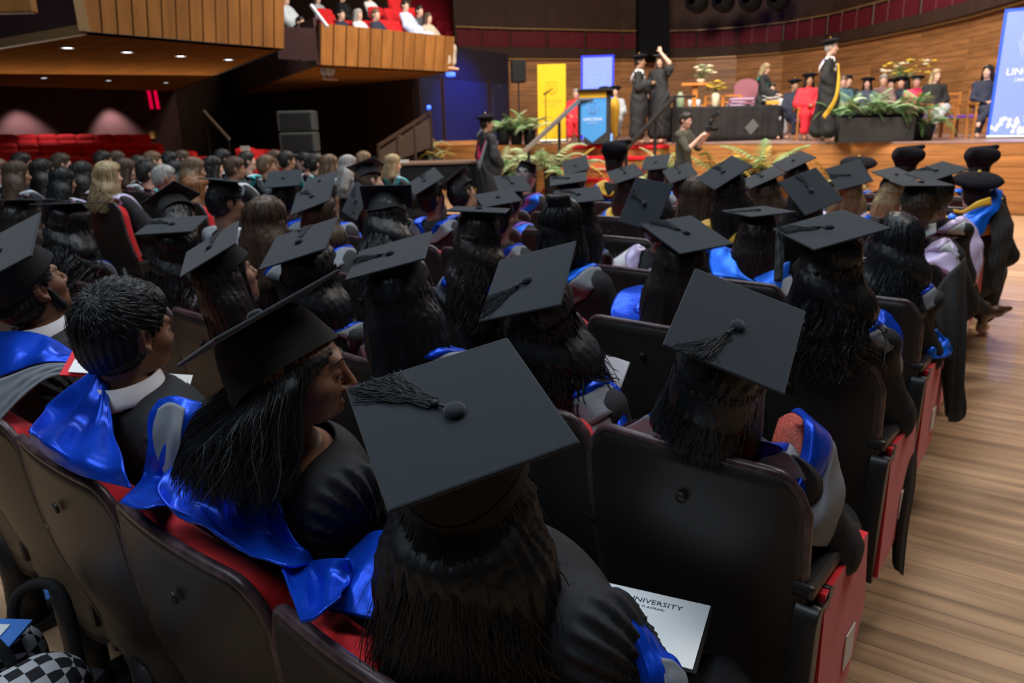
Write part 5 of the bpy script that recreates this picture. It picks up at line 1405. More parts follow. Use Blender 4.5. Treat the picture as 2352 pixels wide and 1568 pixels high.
for q in (a * 0.95 + b * 0.05, a * 0.05 + b * 0.95): MB().bar((*(q - o_)[:2], 0), (*(q - o_)[:2], q[2] - 0.02), 0.03, 0.03).build('post', BLACKPLAIN, o)
tag(o, 'pale diagonal handrail against the dark far wall', 'handrail')
# loudspeaker stack on the floor by the dark wall
e = empty('speaker_stack', (*P(692, 350, 15.5)[:2], 0)); e.rotation_euler = (0, 0, math.radians(40)); tag(e, 'tall grey loudspeaker stack by the dark wall', 'speaker')
for k in range(5):
    MB().box((0, 0, 0.22 + k * 0.42), (0.36, 0.3, 0.20), bev=0.03).build('cabinet', mat('speaker_grey', (0.035, 0.04, 0.04), 0.6, 0.3), e)
    MB().box((0, -0.305, 0.22 + k * 0.42), (0.30, 0.008, 0.15)).build('grille', BLACKPLAIN, e)

# ------------------------------------------------------------------ people and seats on the balconies
BALC = [(690, 52, 14.6, 'short', 'dark', PALE, False, 'person in a pale jumper between the two balconies'), (783, 34, 15.6, 'short', 'black', NAVY, False, 'dark-haired man seated above the second balcony front'),
        (823, 34, 15.4, 'bob', 'grey', WHITE, True, 'white-haired woman in a white top on the balcony'), (863, 34, 15.4, 'short', 'light', NAVY, False, 'bald man in dark clothes on the balcony'),
        (930, 14, 16.2, 'short', 'dark', mat('pale_blue_shirt', (0.50, 0.58, 0.80), 0.8), False, 'man in a pale blue shirt on the balcony'), (963, 26, 16.6, 'short', 'dark', mat('charcoal_top', (0.06, 0.06, 0.07), 0.8), False, 'person in charcoal next to the blue-shirted man'),
        (983, 42, 16.4, 'bob', 'brown', mat('cream_top', (0.45, 0.38, 0.30), 0.8), True, 'woman in a cream top at the balcony end'), (848, -10, 17.2, 'bob', 'brown', WHITE, True, 'person in white cut by the top edge above the balcony'),
        (786, -8, 17.2, 'short', 'dark', BLACKPLAIN, False, 'person in black cut by the top edge above the balcony'), (728, -4, 17.0, 'bob', 'dark', GREYCL, True, 'person in grey at the top beside the white handrail'),
        (655, -2, 15.2, 'short', 'brown', PALE, False, 'person in pale clothes above the near balcony end')]
for u, v, d, hk, hcx, cl, fem, lab in BALC:
    d += 1.6; h = P(u, v, d); rz = math.radians(view_az(u) - 125); fv = rotm(math.degrees(rz)) @ np.array([0, 1, 0]); lc = h - fv * 0.12; lc[2] = 0
    person(lab, None, loc=lc, rz=rz, head=h, yaw=view_az(u) - 130, hairk=hk, hairc=hcx, hood=None, female=fem, skin='fair', gownm=cl, z0=h[2] - 1.24, group='people on the balconies')
for k_, (u, v, d) in enumerate(sorted(((742, 22, 16.6), (765, 48, 16.3), (800, 50, 16.2), (843, 50, 16.2), (885, 48, 16.4), (895, 22, 17.2), (860, 18, 17.4), (908, 50, 16.6), (940, 20, 17.4), (965, 60, 17.2), (905, 0, 18)))):
    put_red(u, v, d + 1.2, ORD[k_] + ' red seat from the left among the people on the second balcony', 'red balcony seats', 0.5)
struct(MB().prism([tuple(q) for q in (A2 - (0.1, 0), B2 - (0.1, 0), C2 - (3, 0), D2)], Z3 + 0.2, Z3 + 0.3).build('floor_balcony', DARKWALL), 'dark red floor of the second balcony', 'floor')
struct(MB().bar(P(640, 98, 15.2), P(740, 104, 15.2), 0.1, 0.62).build('trim_1', DARKWALL), 'dark parapet joining the two balconies', 'parapet')
tag(MB().bar(P(714, 12, 14.4), P(752, 62, 14.2), 0.05, 0.06, 0.01).build('balcony_handrail', WHITE), 'white sloping handrail at the second balcony corner', 'handrail')

# ------------------------------------------------------------------ people on and before the stage
def garment(J, axes, torso=0.016, arms=0.014, legs=None, skirt=None, waist_down=False, sleeve_to=1.0):
    F = Field(*axes); A = {k: np.array(v, float) for k, v in J.items() if k not in ('hand', 'hand_L', 'curl')}
    if torso is not None:
        g = torso; F.ell(A['waist'], np.array((0.135, 0.10, 0.16)) + g, k=0.06); F.ell(A['chest'], np.array((0.150, 0.105, 0.17)) + g, k=0.06); F.ell(A['pel'], np.array((0.165, 0.12, 0.12)) + g, k=0.05)
        F.cap(LR(J, 'sh', -1), LR(J, 'sh', 1), 0.052 + g, 0.052 + g, 0.05)
    elif legs is not None: F.ell(A['pel'], np.array((0.165, 0.12, 0.13)) + legs, k=0.05)
    for x in (-1, 1):
        s, e, w_ = LR(J, 'sh', x), LR(J, 'el', x), LR(J, 'wr', x)
        if arms is not None:
            F.cap(s, e, 0.055 + arms, 0.041 + arms, 0.03)
            if sleeve_to > 0.5: F.cap(e, e + (w_ - e) * 0.92, 0.042 + arms, 0.030 + arms, 0.015)
        h, k_, a = LR(J, 'hip', x), LR(J, 'kn', x), LR(J, 'an', x)
        if legs is not None: F.cap(h, k_, 0.085 + legs, 0.060 + legs, 0.04); F.cap(k_, k_ + (a - k_) * 0.97, 0.060 + legs, 0.045 + legs, 0.02)
        if skirt is not None: F.cap(h, k_ + (a - k_) * skirt, 0.11, 0.12, 0.09)
    F.ripple(lambda x, y, z: 0.004 * np.sin(38 * x + 6 * np.sin(9 * z))); return F.net()


def lay(J, lo=(0, 0, 0)):
    pts = np.array([v for k, v in J.items() if k not in ('hand', 'hand_L', 'curl')] + [np.array(v) * (-1, 1, 1) for k, v in J.items() if k not in ('hand', 'hand_L', 'curl')], float)
    a = pts.min(0) - 0.24; b = pts.max(0) + 0.24; h = 0.021
    hd = np.array(J['head']); ax = []
    for i in range(3):
        l, u = hd[i] - (0.1, 0.13, 0.15)[i], hd[i] + (0.1, 0.14, 0.14)[i]
        sg = []
        if l - a[i] > h: sg.append((a[i], l, h))
        sg.append((max(l, a[i]), min(u, b[i]), 0.0115))
        if b[i] - u > h: sg.append((u, b[i], h))
        ax.append(axis_pts(sg))
    return tuple(ax), tuple(axis_pts([(a[i], b[i], 0.020)]) for i in range(3))


def figure(label, base, yaw, J, skin='fair', hairk='short', hairc='dark', head=(0, 0, 0), clothes=(), hat=None, scale=1.0, female=False, group=None):
    """posed person; base = world point under the figure, yaw = degrees left of +Y"""
    Rh = rotm(*head); axb, axc = lay(J)
    v, f = body(J, axb, Rh, female=female); o = obj('person', to_mesh('person', v, f, SKIN[skin])); o.location = base; o.rotation_euler = (0, 0, math.radians(yaw)); o.scale = (scale,) * 3
    tag(o, label, 'person', group)
    for nm, fn, mt in clothes:
        gv, gf = fn(J, axc); obj(nm, to_mesh(nm, gv, gf, mt), o)
    if hairk: obj('hair', hair(hairk, hairc, hat == 'cap'), o, mat4=m4(Rh, J['head']))
    if hat: add_hat(o, hat, Rh, np.array(J['head'], float))
    return o


TAM_ME = MB().lathe([(0.001, 0.066), (0.07, 0.064), (0.140, 0.046), (0.165, 0.022), (0.150, 0.002), (0.095, -0.012), (0.092, -0.035)], 26).mesh('tam', mat('black_velvet', (0.010, 0.010, 0.014), 0.95, 0.1), True)


def add_hat(o, kind, Rh, hc, back=0.0, tip=-8):
    if kind == 'cap': put_cap(o, Rh @ rotm(35, 0, 0), hc + Rh @ np.array((0, -0.015, 0.128)), 1.0, 0, None, Rh); return
    R = Rh @ rotm(0, -tip, 0); q = obj('tam', TAM_ME, o, mat4=m4(R, hc + Rh @ np.array((0, -0.02, 0.085)))); q['label'] = 'round black velvet academic bonnet'
    MB().lathe([(0.001, 0.012), (0.010, 0.008), (0.012, 0.0)], 12, c=(0, 0, 0.084)).build('button', GOLD, q, True)


def gown_s(J, ax): return gown(J, ax, 0.007, seated=False)
def gown_sit(J, ax): return gown(J, ax, 0.006, seated=True)
def top(J, ax): return garment(J, ax, 0.016, 0.014)
def trousers(J, ax): return garment(J, ax, None, None, 0.016)
def dress(J, ax): return garment(J, ax, 0.018, 0.014, None, 0.5)


def ring_hood(o, J, mat_, mat2, drop=0.28, w_=0.07, name='hood'):
    """hood hanging round the neck and down the back of a standing figure"""
    n = np.array(J['neck'], float); rows = []
    for a in np.linspace(-150, 150, 15):
        t = math.radians(a); bk = max(0.0, math.cos(t)) ** 2
        inn = n + np.array((0.085 * math.sin(t), -0.085 * math.cos(t) + 0.01, 0.015 - 0.10 * (1 - abs(math.cos(t / 2))) - 0.12 * max(0, -math.cos(t)) - drop * 0.45 * bk))
        out = n + np.array((0.165 * math.sin(t) * (1 - 0.2 * bk), -0.150 * math.cos(t) + 0.01 - 0.015 * bk, -0.045 - 0.25 * max(0, -math.cos(t)) - drop * bk))
        md = (inn + out) / 2 + np.array((0.02 * math.sin(t), -0.035 * math.cos(t), 0.03)); rows.append([inn, md, out])
    G = sheet(np.array(rows), 31, 9); a = obj(name, to_mesh(name, G[:, :6].reshape(-1, 3), grid_faces(31, 6), mat_), o); thick(a, 0.006)
    b = obj('hood_lining', to_mesh('hood_lining', G[:, 5:].reshape(-1, 3), grid_faces(31, 4), mat2), a); thick(b, 0.006); return a


SG = 'people of the stage party'


def on_stage(u, d, z=ST):
    p = P(u, 300, d); return (p[0], p[1], z)


def sitJ(**k): J = dict(SEATED); J.update(k); return J
def stJ(**k): J = dict(STANDING); J.update(k); return J


# doctor walking before the stage
Jd = stJ(el=(0.24, 0.0, 1.12), wr=(0.20, 0.14, 0.95))
o = figure('academic in a black bonnet with a crimson and grey hood, walking below the stage', on_stage(1118, 13.0, 0.0), view_az(1118) - 62, Jd, 'tan', 'short', 'dark', (-12, -4, 0), [('gown', gown_s, GOWN)], 'tam', 1.07)
ring_hood(o, Jd, CRIMSON, GREYL, 0.55)
# man and woman greeting at the top of the steps
Jm = stJ(el=(0.22, 0.02, 1.13), wr=(0.10, 0.24, 1.20), hand=((-0.5, 0.8, 0.3), (-0.6, 0, -0.6)))
o = figure('man in black gown, bonnet and blue hood facing the capped woman on stage', on_stage(1466, 16.6), view_az(1466) - 100, Jm, 'tan', 'short', 'dark', (0, -2, 0), [('gown', gown_s, GOWN), ('shirt', lambda J, ax: garment(J, ax, 0.02, None), WHITE)], 'tam', 1.06, group=SG)
ring_hood(o, Jm, SKYBLUE, WHITE, 0.20)
Jw = stJ(el_L=(-0.26, 0.12, 1.58), wr_L=(-0.06, 0.14, 1.80), hand_L=((0.3, -0.1, 0.9), (0.3, -0.9, -0.2)), el=(0.23, 0.0, 1.12), wr=(0.16, 0.2, 1.02), neck=(0, -0.02, 1.47))
o = figure('woman on stage holding her mortarboard with a raised bare arm', on_stage(1512, 16.7), view_az(1512) - 205, Jw, 'fair', 'long', 'light', (12, -8, 0), [('gown', lambda J, ax: gown({**J, 'el_L': (-0.24, 0.10, 1.46), 'wr_L': (-0.25, 0.11, 1.47)}, ax, 0.007, False), GOWN), ('dress', lambda J, ax: garment(J, ax, 0.018, None, None, 0.5), BLACKDRAPE)], 'cap', 1.06, True, SG)
# lecturer crossing the stage
Jl = stJ(el=(0.22, -0.04, 1.14), wr=(0.17, 0.10, 0.95), kn=(0.10, 0.10, 0.50), an=(0.10, 0.10, 0.09), toe=(0.11, 0.25, 0.04), kn_L=(-0.10, 0.0, 0.50), an_L=(-0.10, -0.14, 0.10), toe_L=(-0.11, 0.0, 0.04))
o = figure('tall academic striding right in a black gown with gold lining and a bonnet', on_stage(1892, 14.6), view_az(1892) - 95, Jl, 'rose', 'short', 'grey', (0, 0, 0), [('gown', gown_s, GOWN), ('shirt', lambda J, ax: garment(J, ax, 0.02, None), WHITE), ('trousers', trousers, GREYCL)], 'tam', 1.07, group=SG)
ring_hood(o, Jl, BANBLUE, WHITE, 0.22)
sheet_obj('gown_lining', np.array([[(0.10, 0.135, 1.36), (0.13, 0.16, 1.34), (0.16, 0.15, 1.30)], [(0.12, 0.18, 1.05), (0.17, 0.20, 1.03), (0.21, 0.17, 1.0)], [(0.16, 0.16, 0.70), (0.21, 0.19, 0.72), (0.26, 0.13, 0.74)], [(0.20, 0.02, 0.42), (0.23, 0.02, 0.40), (0.27, -0.02, 0.46)]]), 26, 10, GOLD, o, 0.006, lambda u, v: 0.008 * np.sin(9 * u + 5 * v))
# photographer
Jp = stJ(el=(0.24, 0.16, 1.18), wr=(0.10, 0.33, 1.40), hand=((-0.5, 0.6, 0.6), (-0.5, 0.3, -0.6)), el_L=(-0.22, 0.16, 1.20), wr_L=(-0.06, 0.34, 1.38), hand_L=((0.4, 0.7, 0.5), (0, 0, 1)), curl=0.9)
o = figure('photographer in an olive shirt raising a camera in front of the stage', on_stage(1572, 12.4, 0.02), view_az(1574) - 112, Jp, 'rose', 'short', 'dark', (0, -6, 0), [('shirt', lambda J, ax: garment(J, ax, 0.02, 0.02, None, None, sleeve_to=0.4), OLIVE), ('trousers', trousers, BLACKDRAPE)], None, 1.04)
pr = Matrix.Translation(o.location) @ Matrix.Rotation(math.radians(view_az(1574) - 112), 4, 'Z') @ Matrix.Scale(1.04, 4)
ce = empty('camera_with_flash'); ce.matrix_world = pr @ Matrix.Translation((0.02, 0.42, 1.50)); tag(ce, 'black camera with a raised flash in the photographer\'s hands', 'camera')
MB().box((0, 0, 0), (0.075, 0.04, 0.05), bev=0.012).build('camera_body', BLACKMETAL, ce)
MB().lathe([(0.03, 0.0), (0.038, 0.02), (0.038, 0.12), (0.042, 0.13), (0.036, 0.135), (0.001, 0.12)], 16, R=rotm(0, -90, 0) @ rotm(0, 0, 0)).build('lens', BLACKPLAIN, ce, True)
MB().tube([(0, 0, 0.05), (0.0, 0.03, 0.10), (0, 0.06, 0.16)], 0.03, 8).build('flash_neck', BLACKMETAL, ce, True)
MB().box((0, 0.10, 0.20), (0.045, 0.07, 0.045), rotm(0, 30, 0), bev=0.01).build('flash_head', BLACKMETAL, ce)
# people at the table and in the seated rows
JX = stJ(el=(0.22, 0.08, 1.14), wr=(0.12, 0.30, 1.05), hand=((-0.3, 0.9, -0.2), (0, 0, -1)))
o = figure('blonde woman in black with a teal collar behind the draped table', on_stage(1748, 17.6), view_az(1748) - 108, JX, 'fair', 'bob', 'blonde', (0, -15, 0), [('gown', gown_s, GOWN)], None, 0.97, True, SG); ring_hood(o, JX, TURQ, TURQ, 0.10)
Ji = sitJ()
DS = [(1776, 206, 17.3, 'fair', None, 'dark', 'gown', WHITE, None, 150, 'person in white bending over papers at the table end'),
      (1828, 196, 16.6, 'tan', 'short', 'dark', 'gown', NAVY, 'tam', 160, 'seated man in navy and denim beside the woman in red'),
      (1938, 188, 16.9, 'rose', 'short', 'light', 'gown', mat('teal_gown', (0.05, 0.12, 0.16), 0.8), None, 170, 'balding man seated behind the striding academic'),
      (1950, 186, 17.6, 'fair', 'short', 'dark', 'gown', GOWN, 'cap', 175, 'seated academic with a square black cap behind the planter'),
      (1992, 192, 17.0, 'rose', 'bob', 'dark', 'gown', mat('slate_suit', (0.05, 0.06, 0.10), 0.8), 'tam', 185, 'seated woman in slate with a wide bonnet behind the planter'),
      (2030, 184, 17.2, 'fair', 'short', 'grey', 'gown', mat('mauve_jacket', (0.22, 0.13, 0.13), 0.8), None, 180, 'white-haired person in a mauve jacket behind the planter'),
      (2048, 194, 18.0, 'rose', 'short', 'dark', 'gown', GOWN, 'tam', 180, 'small bonneted head between two seated academics'),
      (2070, 190, 17.4, 'fair', 'short', 'dark', 'gown', NAVY, 'tam', 185, 'seated academic with a navy and gold gown'),
      (2108, 188, 16.9, 'rose', 'short', 'grey', 'gown', CRIMSON, 'tam', 170, 'seated academic in crimson and white with a tilted bonnet')]
HM = {}
for u, v, d, sk, hk, hcx, _, mt, hat, rel, lab in DS:
    p = P(u, v, d); sc = 1.0; hz = p[2] - ST; J = Ji; b = (p[0], p[1], ST + max(-0.02, hz - 1.22) * 0)
    figure(lab, (p[0], p[1], ST), view_az(u) - rel, J, sk, hk or 'short', hcx, (random.uniform(-15, 15), -4, 0), [('gown', gown_sit, mt)], hat, min(1.12, max(0.94, hz / 1.22)), hcx in ('dark',) and hk == 'bob', SG)
# woman in red
o = figure('seated woman in a long red gown and black bonnet beside the table', on_stage(1851, 16.2), view_az(1851) - 170, sitJ(wr=(0.03, 0.22, 0.72)), 'tan', 'bob', 'dark', (0, -4, 0), [('gown', gown_sit, REDCLOTH)], 'tam', 1.02, True, SG)
ring_hood(o, SEATED, REDCLOTH, NAVY, 0.1)
# two women on wooden chairs at the right
Jc = sitJ(kn=(0.10, 0.45, 0.53), an=(0.16, 0.42, 0.12), toe=(0.18, 0.56, 0.05), kn_L=(-0.02, 0.46, 0.60), an_L=(0.20, 0.58, 0.32), toe_L=(0.24, 0.70, 0.24), wr=(0.04, 0.28, 0.66), wr_L=(-0.02, 0.28, 0.67))
figure('blonde woman with crossed legs in a black top and grey trousers on a wooden chair', on_stage(2138, 15.2), view_az(2138) - 155, Jc, 'fair', 'bob', 'blonde', (8, 0, 0), [('top', top, BLACKDRAPE), ('trousers', trousers, GREYCL)], None, 1.0, True, SG)
figure('dark-haired woman in a navy suit seated near the tall blue banner', on_stage(2252, 14.7), view_az(2252) - 165, Jc, 'fair', 'long', 'dark', (-35, 0, 0), [('jacket', top, NAVY), ('trousers', trousers, NAVY), ('blouse', lambda J, ax: garment({**J, 'sh': (0.05, -0.02, 0.99)}, ax, -0.02, None), mat('mustard_blouse', (0.42, 0.28, 0.04), 0.8))], None, 1.02, True, SG)
# seated people behind the lectern
for u, v, d, mt, hat, hcx, lab in ((1322, 238, 19.0, REDCLOTH, None, 'grey', 'seated woman in a red jacket left of the lectern'), (1388, 232, 18.6, NAVY, 'tam', 'dark', 'seated man right of the lectern in navy'),
                              (1412, 240, 18.4, GREYCL, 'tam', 'dark', 'seated man in a grey suit behind the greeting pair')):
    p = P(u, v, d); figure(lab, (p[0], p[1], ST), view_az(u) - 185, Ji, 'fair', 'short', hcx, (0, 0, 0), [('gown', gown_sit, mt)], hat, 0.98, False, SG)
cl = P(1412, 265, 17.6)
JG = stJ()
G = sheet(np.array([[(-0.10, 0, 0.95), (0, -0.05, 1.0), (0.12, 0, 0.92)], [(-0.22, 0, 0.75), (0, -0.09, 0.74), (0.16, 0, 0.72)], [(-0.16, 0, 0.45), (0, -0.08, 0.42), (0.12, 0, 0.46)], [(-0.05, 0, 0.12), (0.03, -0.05, 0.10), (0.10, 0, 0.15)]]), 26, 14)
o = obj('draped_hood', to_mesh('draped_hood', G.reshape(-1, 3), grid_faces(26, 14), GOLD)); thick(o, 0.03); o.location = (cl[0], cl[1], ST); o.rotation_euler = (0, 0, math.radians(35)); o.scale = (0.7, 0.8, 1.05)
tag(o, 'gold satin hood hanging behind the lectern', 'hood')

# ------------------------------------------------------------------ furniture, banners and plants on the stage
def text_mesh(s, size, mat_, align='CENTER'):
    c = bpy.data.curves.new('text', 'FONT'); c.body = s; c.size = size; c.align_x = align; c.extrude = 0.0006; c.resolution_u = 2
    t = bpy.data.objects.new('text', c); COL.objects.link(t); me = bpy.data.meshes.new_from_object(t.evaluated_get(bpy.context.evaluated_depsgraph_get())); bpy.data.objects.remove(t); bpy.data.curves.remove(c)
    me.materials.clear(); me.materials.append(mat_); return me


def crest(mat_, s=1.0):
    """shield with a book and waves, as printed on the banners (X-Z plane)"""
    mb = MB(); sh = [(-0.5, 0.55), (0.5, 0.55), (0.5, 0.0), (0.36, -0.35), (0, -0.6), (-0.36, -0.35), (-0.5, 0.0)]
    for i in range(len(sh)):
        a, b = np.array(sh[i]) * s, np.array(sh[(i + 1) % len(sh)]) * s; mb.bar((a[0], 0, a[1]), (b[0], 0, b[1]), 0.004, 0.10 * s, up=(0, 1, 0))
    for k in range(3): mb.bar((-0.34 * s, 0, (0.3 - k * 0.28) * s), (0, 0, (0.16 - k * 0.28) * s), 0.004, 0.08 * s, up=(0, 1, 0)); mb.bar((0.34 * s, 0, (0.3 - k * 0.28) * s), (0, 0, (0.16 - k * 0.28) * s), 0.004, 0.08 * s, up=(0, 1, 0))
    for x in (-1, 1): mb.bar((x * 0.66 * s, 0, 0.2 * s), (x * 0.4 * s, 0, -0.62 * s), 0.004, 0.12 * s, up=(0, 1, 0))
    return mb.mesh('crest', mat_)


def banner(name, label, u, v, d, w_, h, mat_, mark, marky, yaw=None, edge=None, foot=True, words=None, wmat=None):
    p = P(u, v, d); e = empty(name, (p[0], p[1], ST)); e.rotation_euler = (0, 0, math.radians(view_az(u) if yaw is None else yaw)); tag(e, label, 'banner')
    MB().box((0, 0, 0.06 + h / 2), (w_ / 2, 0.008, h / 2), bev=0.004).build('panel', mat_, e)
    if edge: 
        for x in (-1, 1): MB().box((x * w_ / 2, -0.002, 0.06 + h / 2), (0.025, 0.012, h / 2)).build('edge', edge, e)
        MB().box((0, -0.002, 0.06 + h), (w_ / 2 + 0.025, 0.012, 0.025)).build('edge', edge, e)
    if foot: MB().box((0, 0, 0.03), (w_ / 2 + 0.02, 0.10, 0.03), bev=0.015).build('foot', STEEL, e)
    if mark: obj('crest', crest(mark, w_ * 0.36), e, loc=(0, -0.012, marky))
    if words:
        for t, zz, sz in words: obj('lettering', text_mesh(t, sz, wmat or mark), e, loc=(0, -0.012, zz), rot=(math.pi / 2, 0, 0))
    return e


YM = mat('yellow_mark', (0.45, 0.30, 0.02), 0.6)
banner('pull_up_banner', 'yellow pull-up banner with a faint crest left of the lectern', 1268, 318, 20.4, 0.76, 1.95, YELLOW, YM, 1.40, words=(('LINCOLN', 1.02, 0.13), ('UNIVERSITY', 0.93, 0.055)))
banner('pull_up_banner', 'blue banner with painted-in glow standing behind the lectern', 1371, 318, 19.6, 0.80, 2.05, GLOWBLUE, GLOWPALE, 1.52, edge=GLOWEDGE, words=(('LINCOLN', 1.06, 0.14),))
PALEMARK = mat('pale_mark_glow', (0.72, 0.76, 0.98), 0.6, emit=((0.55, 0.6, 1.0), 0.35))  # printed mark with the light falling on it painted in as emission
bb = banner('pull_up_banner', 'tall periwinkle banner at the right edge with a pale crest', 2340, 322, 13.9, 1.02, 2.20, GLOWBLUE, PALEMARK, 1.66, edge=mat('banner_edge', (0.02, 0.1, 0.7), 0.5), words=(('LINCOLN', 1.14, 0.17), ('UNIVERSITY', 1.02, 0.08)))
rg = np.random.default_rng(3); mb = MB()
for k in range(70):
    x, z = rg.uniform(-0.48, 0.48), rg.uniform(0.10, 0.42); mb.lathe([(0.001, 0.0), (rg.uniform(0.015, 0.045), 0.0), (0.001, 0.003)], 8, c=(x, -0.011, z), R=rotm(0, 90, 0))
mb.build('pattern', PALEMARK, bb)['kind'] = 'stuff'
# lectern with hanging banner
p = P(1361, 320, 17.2); le = empty('lectern', (p[0], p[1], ST)); le.rotation_euler = (0, 0, math.radians(view_az(1361) - 4)); tag(le, 'black lectern with a pointed blue and gold hanging banner', 'lectern')
MB().box((0.10, 0.18, 0.55), (0.30, 0.22, 0.55), bev=0.01).build('cabinet', BLACKDRAPE, le); MB().box((0.06, 0.12, 1.13), (0.40, 0.30, 0.025), rotm(0, -12, 0), bev=0.01).build('desk', BLACKPLAIN, le)
m_ = MB(); poly = [(-0.31, 1.03), (0.31, 1.03), (0.31, 0.26), (0, -0.02 + 0.05), (-0.31, 0.26)]; m_.v = [(x, -0.05, z) for x, z in poly] + [(x, -0.04, z) for x, z in poly]; m_.f = [(0, 1, 2, 3, 4)[::-1], (5, 6, 7, 8, 9)] + [(i, (i + 1) % 5, 5 + (i + 1) % 5, 5 + i) for i in range(5)]; m_.build('banner_cloth', LECTBLUE, le)
MB().box((0, -0.05, 1.11), (0.31, 0.012, 0.09)).build('gold_band', mat('banner_gold', (0.72, 0.42, 0.02), 0.6), le); MB().box((0, -0.052, 1.205), (0.315, 0.02, 0.012)).build('banner_rod', WHITE, le)
WM = mat('white_mark', (0.35, 0.50, 0.75), 0.6)
obj('crest', crest(WM, 0.22), le, loc=(0.0, -0.058, 0.80)); obj('lettering', text_mesh('LINCOLN', 0.10, mat('white_print', (0.75, 0.8, 0.9), 0.6)), le, loc=(0, -0.06, 0.52), rot=(math.pi / 2, 0, 0)); obj('lettering', text_mesh('UNIVERSITY', 0.052, WM), le, loc=(0, -0.06, 0.45), rot=(math.pi / 2, 0, 0))
o = MB().box((0, 0, 0.11), (0.05, 0.05, 0.11), bev=0.01).build('blue_floodlight', GLOWPALE); o.location = on_stage(1401, 17.4); tag(o, 'small blue uplight on the stage floor right of the lectern', 'lamp')
# loudspeaker on a stand, microphone stands
e = empty('speaker_on_stand', on_stage(1193, 20.0)); e.rotation_euler = (0, 0, math.radians(40)); tag(e, 'black loudspeaker on a tall stand left of the yellow banner', 'speaker')
MB().box((0, 0, 1.82), (0.19, 0.17, 0.28), bev=0.03).build('cabinet', BLACKPLAIN, e); MB().tube([(0, 0, 0.1), (0, 0, 1.55)], 0.02, 8).build('pole', BLACKMETAL, e)
for k in range(3): MB().tube([(0, 0, 0.55), (0.4 * math.cos(k * 2.1), 0.4 * math.sin(k * 2.1), 0.02)], 0.014, 6).build('leg', BLACKMETAL, e)
for u, v0, d, lab in ((1135, 206, 18.6, 'thin microphone stand before the blue door'), (1254, 212, 19.0, 'microphone stand in front of the yellow banner')):
    e = empty('microphone_stand', on_stage(u, d)); tag(e, lab, 'stand'); hgt = P(u, v0, d)[2] - ST
    MB().lathe([(0.001, 0.03), (0.14, 0.02), (0.15, 0.0)], 16).build('base', BLACKMETAL, e, True); MB().tube([(0, 0, 0.02), (0, 0, hgt)], 0.012, 6).build('pole', BLACKMETAL, e); MB().tube([(-0.06, 0, hgt - 0.06), (0.24, -0.05, hgt + 0.06)], [0.02, 0.012], 6).build('boom', BLACKMETAL, e)
# draped table
a, b = P(1562, 322, 16.6), P(1790, 322, 17.2); c = (a + b) / 2; L = np.linalg.norm((b - a)[:2]); an = math.atan2(b[1] - a[1], b[0] - a[0])
te = empty('draped_table', (c[0], c[1], ST)); te.rotation_euler = (0, 0, an); tag(te, 'long table under a black drape in the middle of the stage', 'table')
MB().box((0, 0.3, 0.74), (L / 2, 0.38, 0.02), bev=0.006).build('tabletop', BLACKDRAPE, te)
n = 90; t = np.linspace(0, 1, n); G = np.zeros((6, n, 3))
for i, z in enumerate((0.76, 0.72, 0.55, 0.35, 0.15, 0.0)): G[i, :, 0] = (t - 0.5) * (L + 0.03); G[i, :, 1] = -0.09 - 0.006 * np.sin(t * 90 + 2 * np.sin(t * 17)) * (1 - z); G[i, :, 2] = z
thick(obj('drape', to_mesh('drape', G.reshape(-1, 3), grid_faces(6, n), BLACKDRAPE), te), 0.006)
for sx in (-1, 1): MB().box((sx * (L / 2 + 0.01), 0.3, 0.38), (0.01, 0.38, 0.37)).build('end_drape', BLACKDRAPE, te)
o = MB().box((0, 0, 0), (0.11, 0.006, 0.14), rotm(0, 0, 45)).build('badge', mat('silver_badge', (0.13, 0.135, 0.14), 0.5)); o.parent = te; o.location = (L * 0.18, -0.112, 0.30)


def on_table(u, d, z=0.0): q = P(u, 230, d); return (q[0], q[1], ST + 0.765 + z)


e = empty('mace_stand', on_table(1592, 17.2)); tag(e, 'orange wooden stand on the draped table', 'stand'); e.rotation_euler = (0, 0, 0.5)
MB().box((0, 0, 0.50), (0.29, 0.16, 0.03), bev=0.01).build('shelf', ORANGEW, e); MB().box((0.03, 0, 0.25), (0.06, 0.06, 0.23), bev=0.01).build('post', ORANGEW, e); MB().box((0.03, 0, 0.02), (0.2, 0.14, 0.02), bev=0.01).build('base', ORANGEW, e)
e = empty('wooden_rack', on_table(1660, 17.3)); tag(e, 'low orange wooden rack on the draped table', 'rack'); e.rotation_euler = (0, 0, 0.45)
for z in (0.10, 0.24): MB().box((0, 0, z), (0.42, 0.03, 0.015)).build('rail', ORANGEW, e)
for x in (-0.4, 0, 0.4): MB().box((x, 0, 0.12), (0.03, 0.03, 0.12)).build('upright', ORANGEW, e)
e = empty('programme_pile', on_table(1700, 17.1)); tag(e, 'mauve and white papers piled on the draped table', 'papers'); e.rotation_euler = (0, 0, 0.6)
for k in range(5): MB().box((random.uniform(-0.03, 0.03), 0, 0.02 + k * 0.035), (0.26, 0.15, 0.015), rotm(random.uniform(-20, 20)), bev=0.004).build('booklet', MAGENTA if k % 2 else mat('lilac_paper', (0.5, 0.4, 0.6), 0.7), e)
for u, lab in ((1585, 'left'), (1604, 'right')):
    o = MB().lathe([(0.02, 0), (0.045, 0.02), (0.05, 0.14), (0.04, 0.16), (0.001, 0.155)], 14).build('drinking_glass', WHITE, None, True); o.location = on_table(u, 16.95); tag(o, lab + ' of two pale cups at the table edge', 'cup')
o = MB().lathe([(0.07, 0), (0.09, 0.04), (0.09, 0.26), (0.05, 0.30), (0.05, 0.34)], 16).build('jug', mat('pale_green_jug', (0.35, 0.45, 0.30), 0.4), None, True); o.location = on_table(1562, 17.0); tag(o, 'pale green jug at the left end of the table', 'jug')
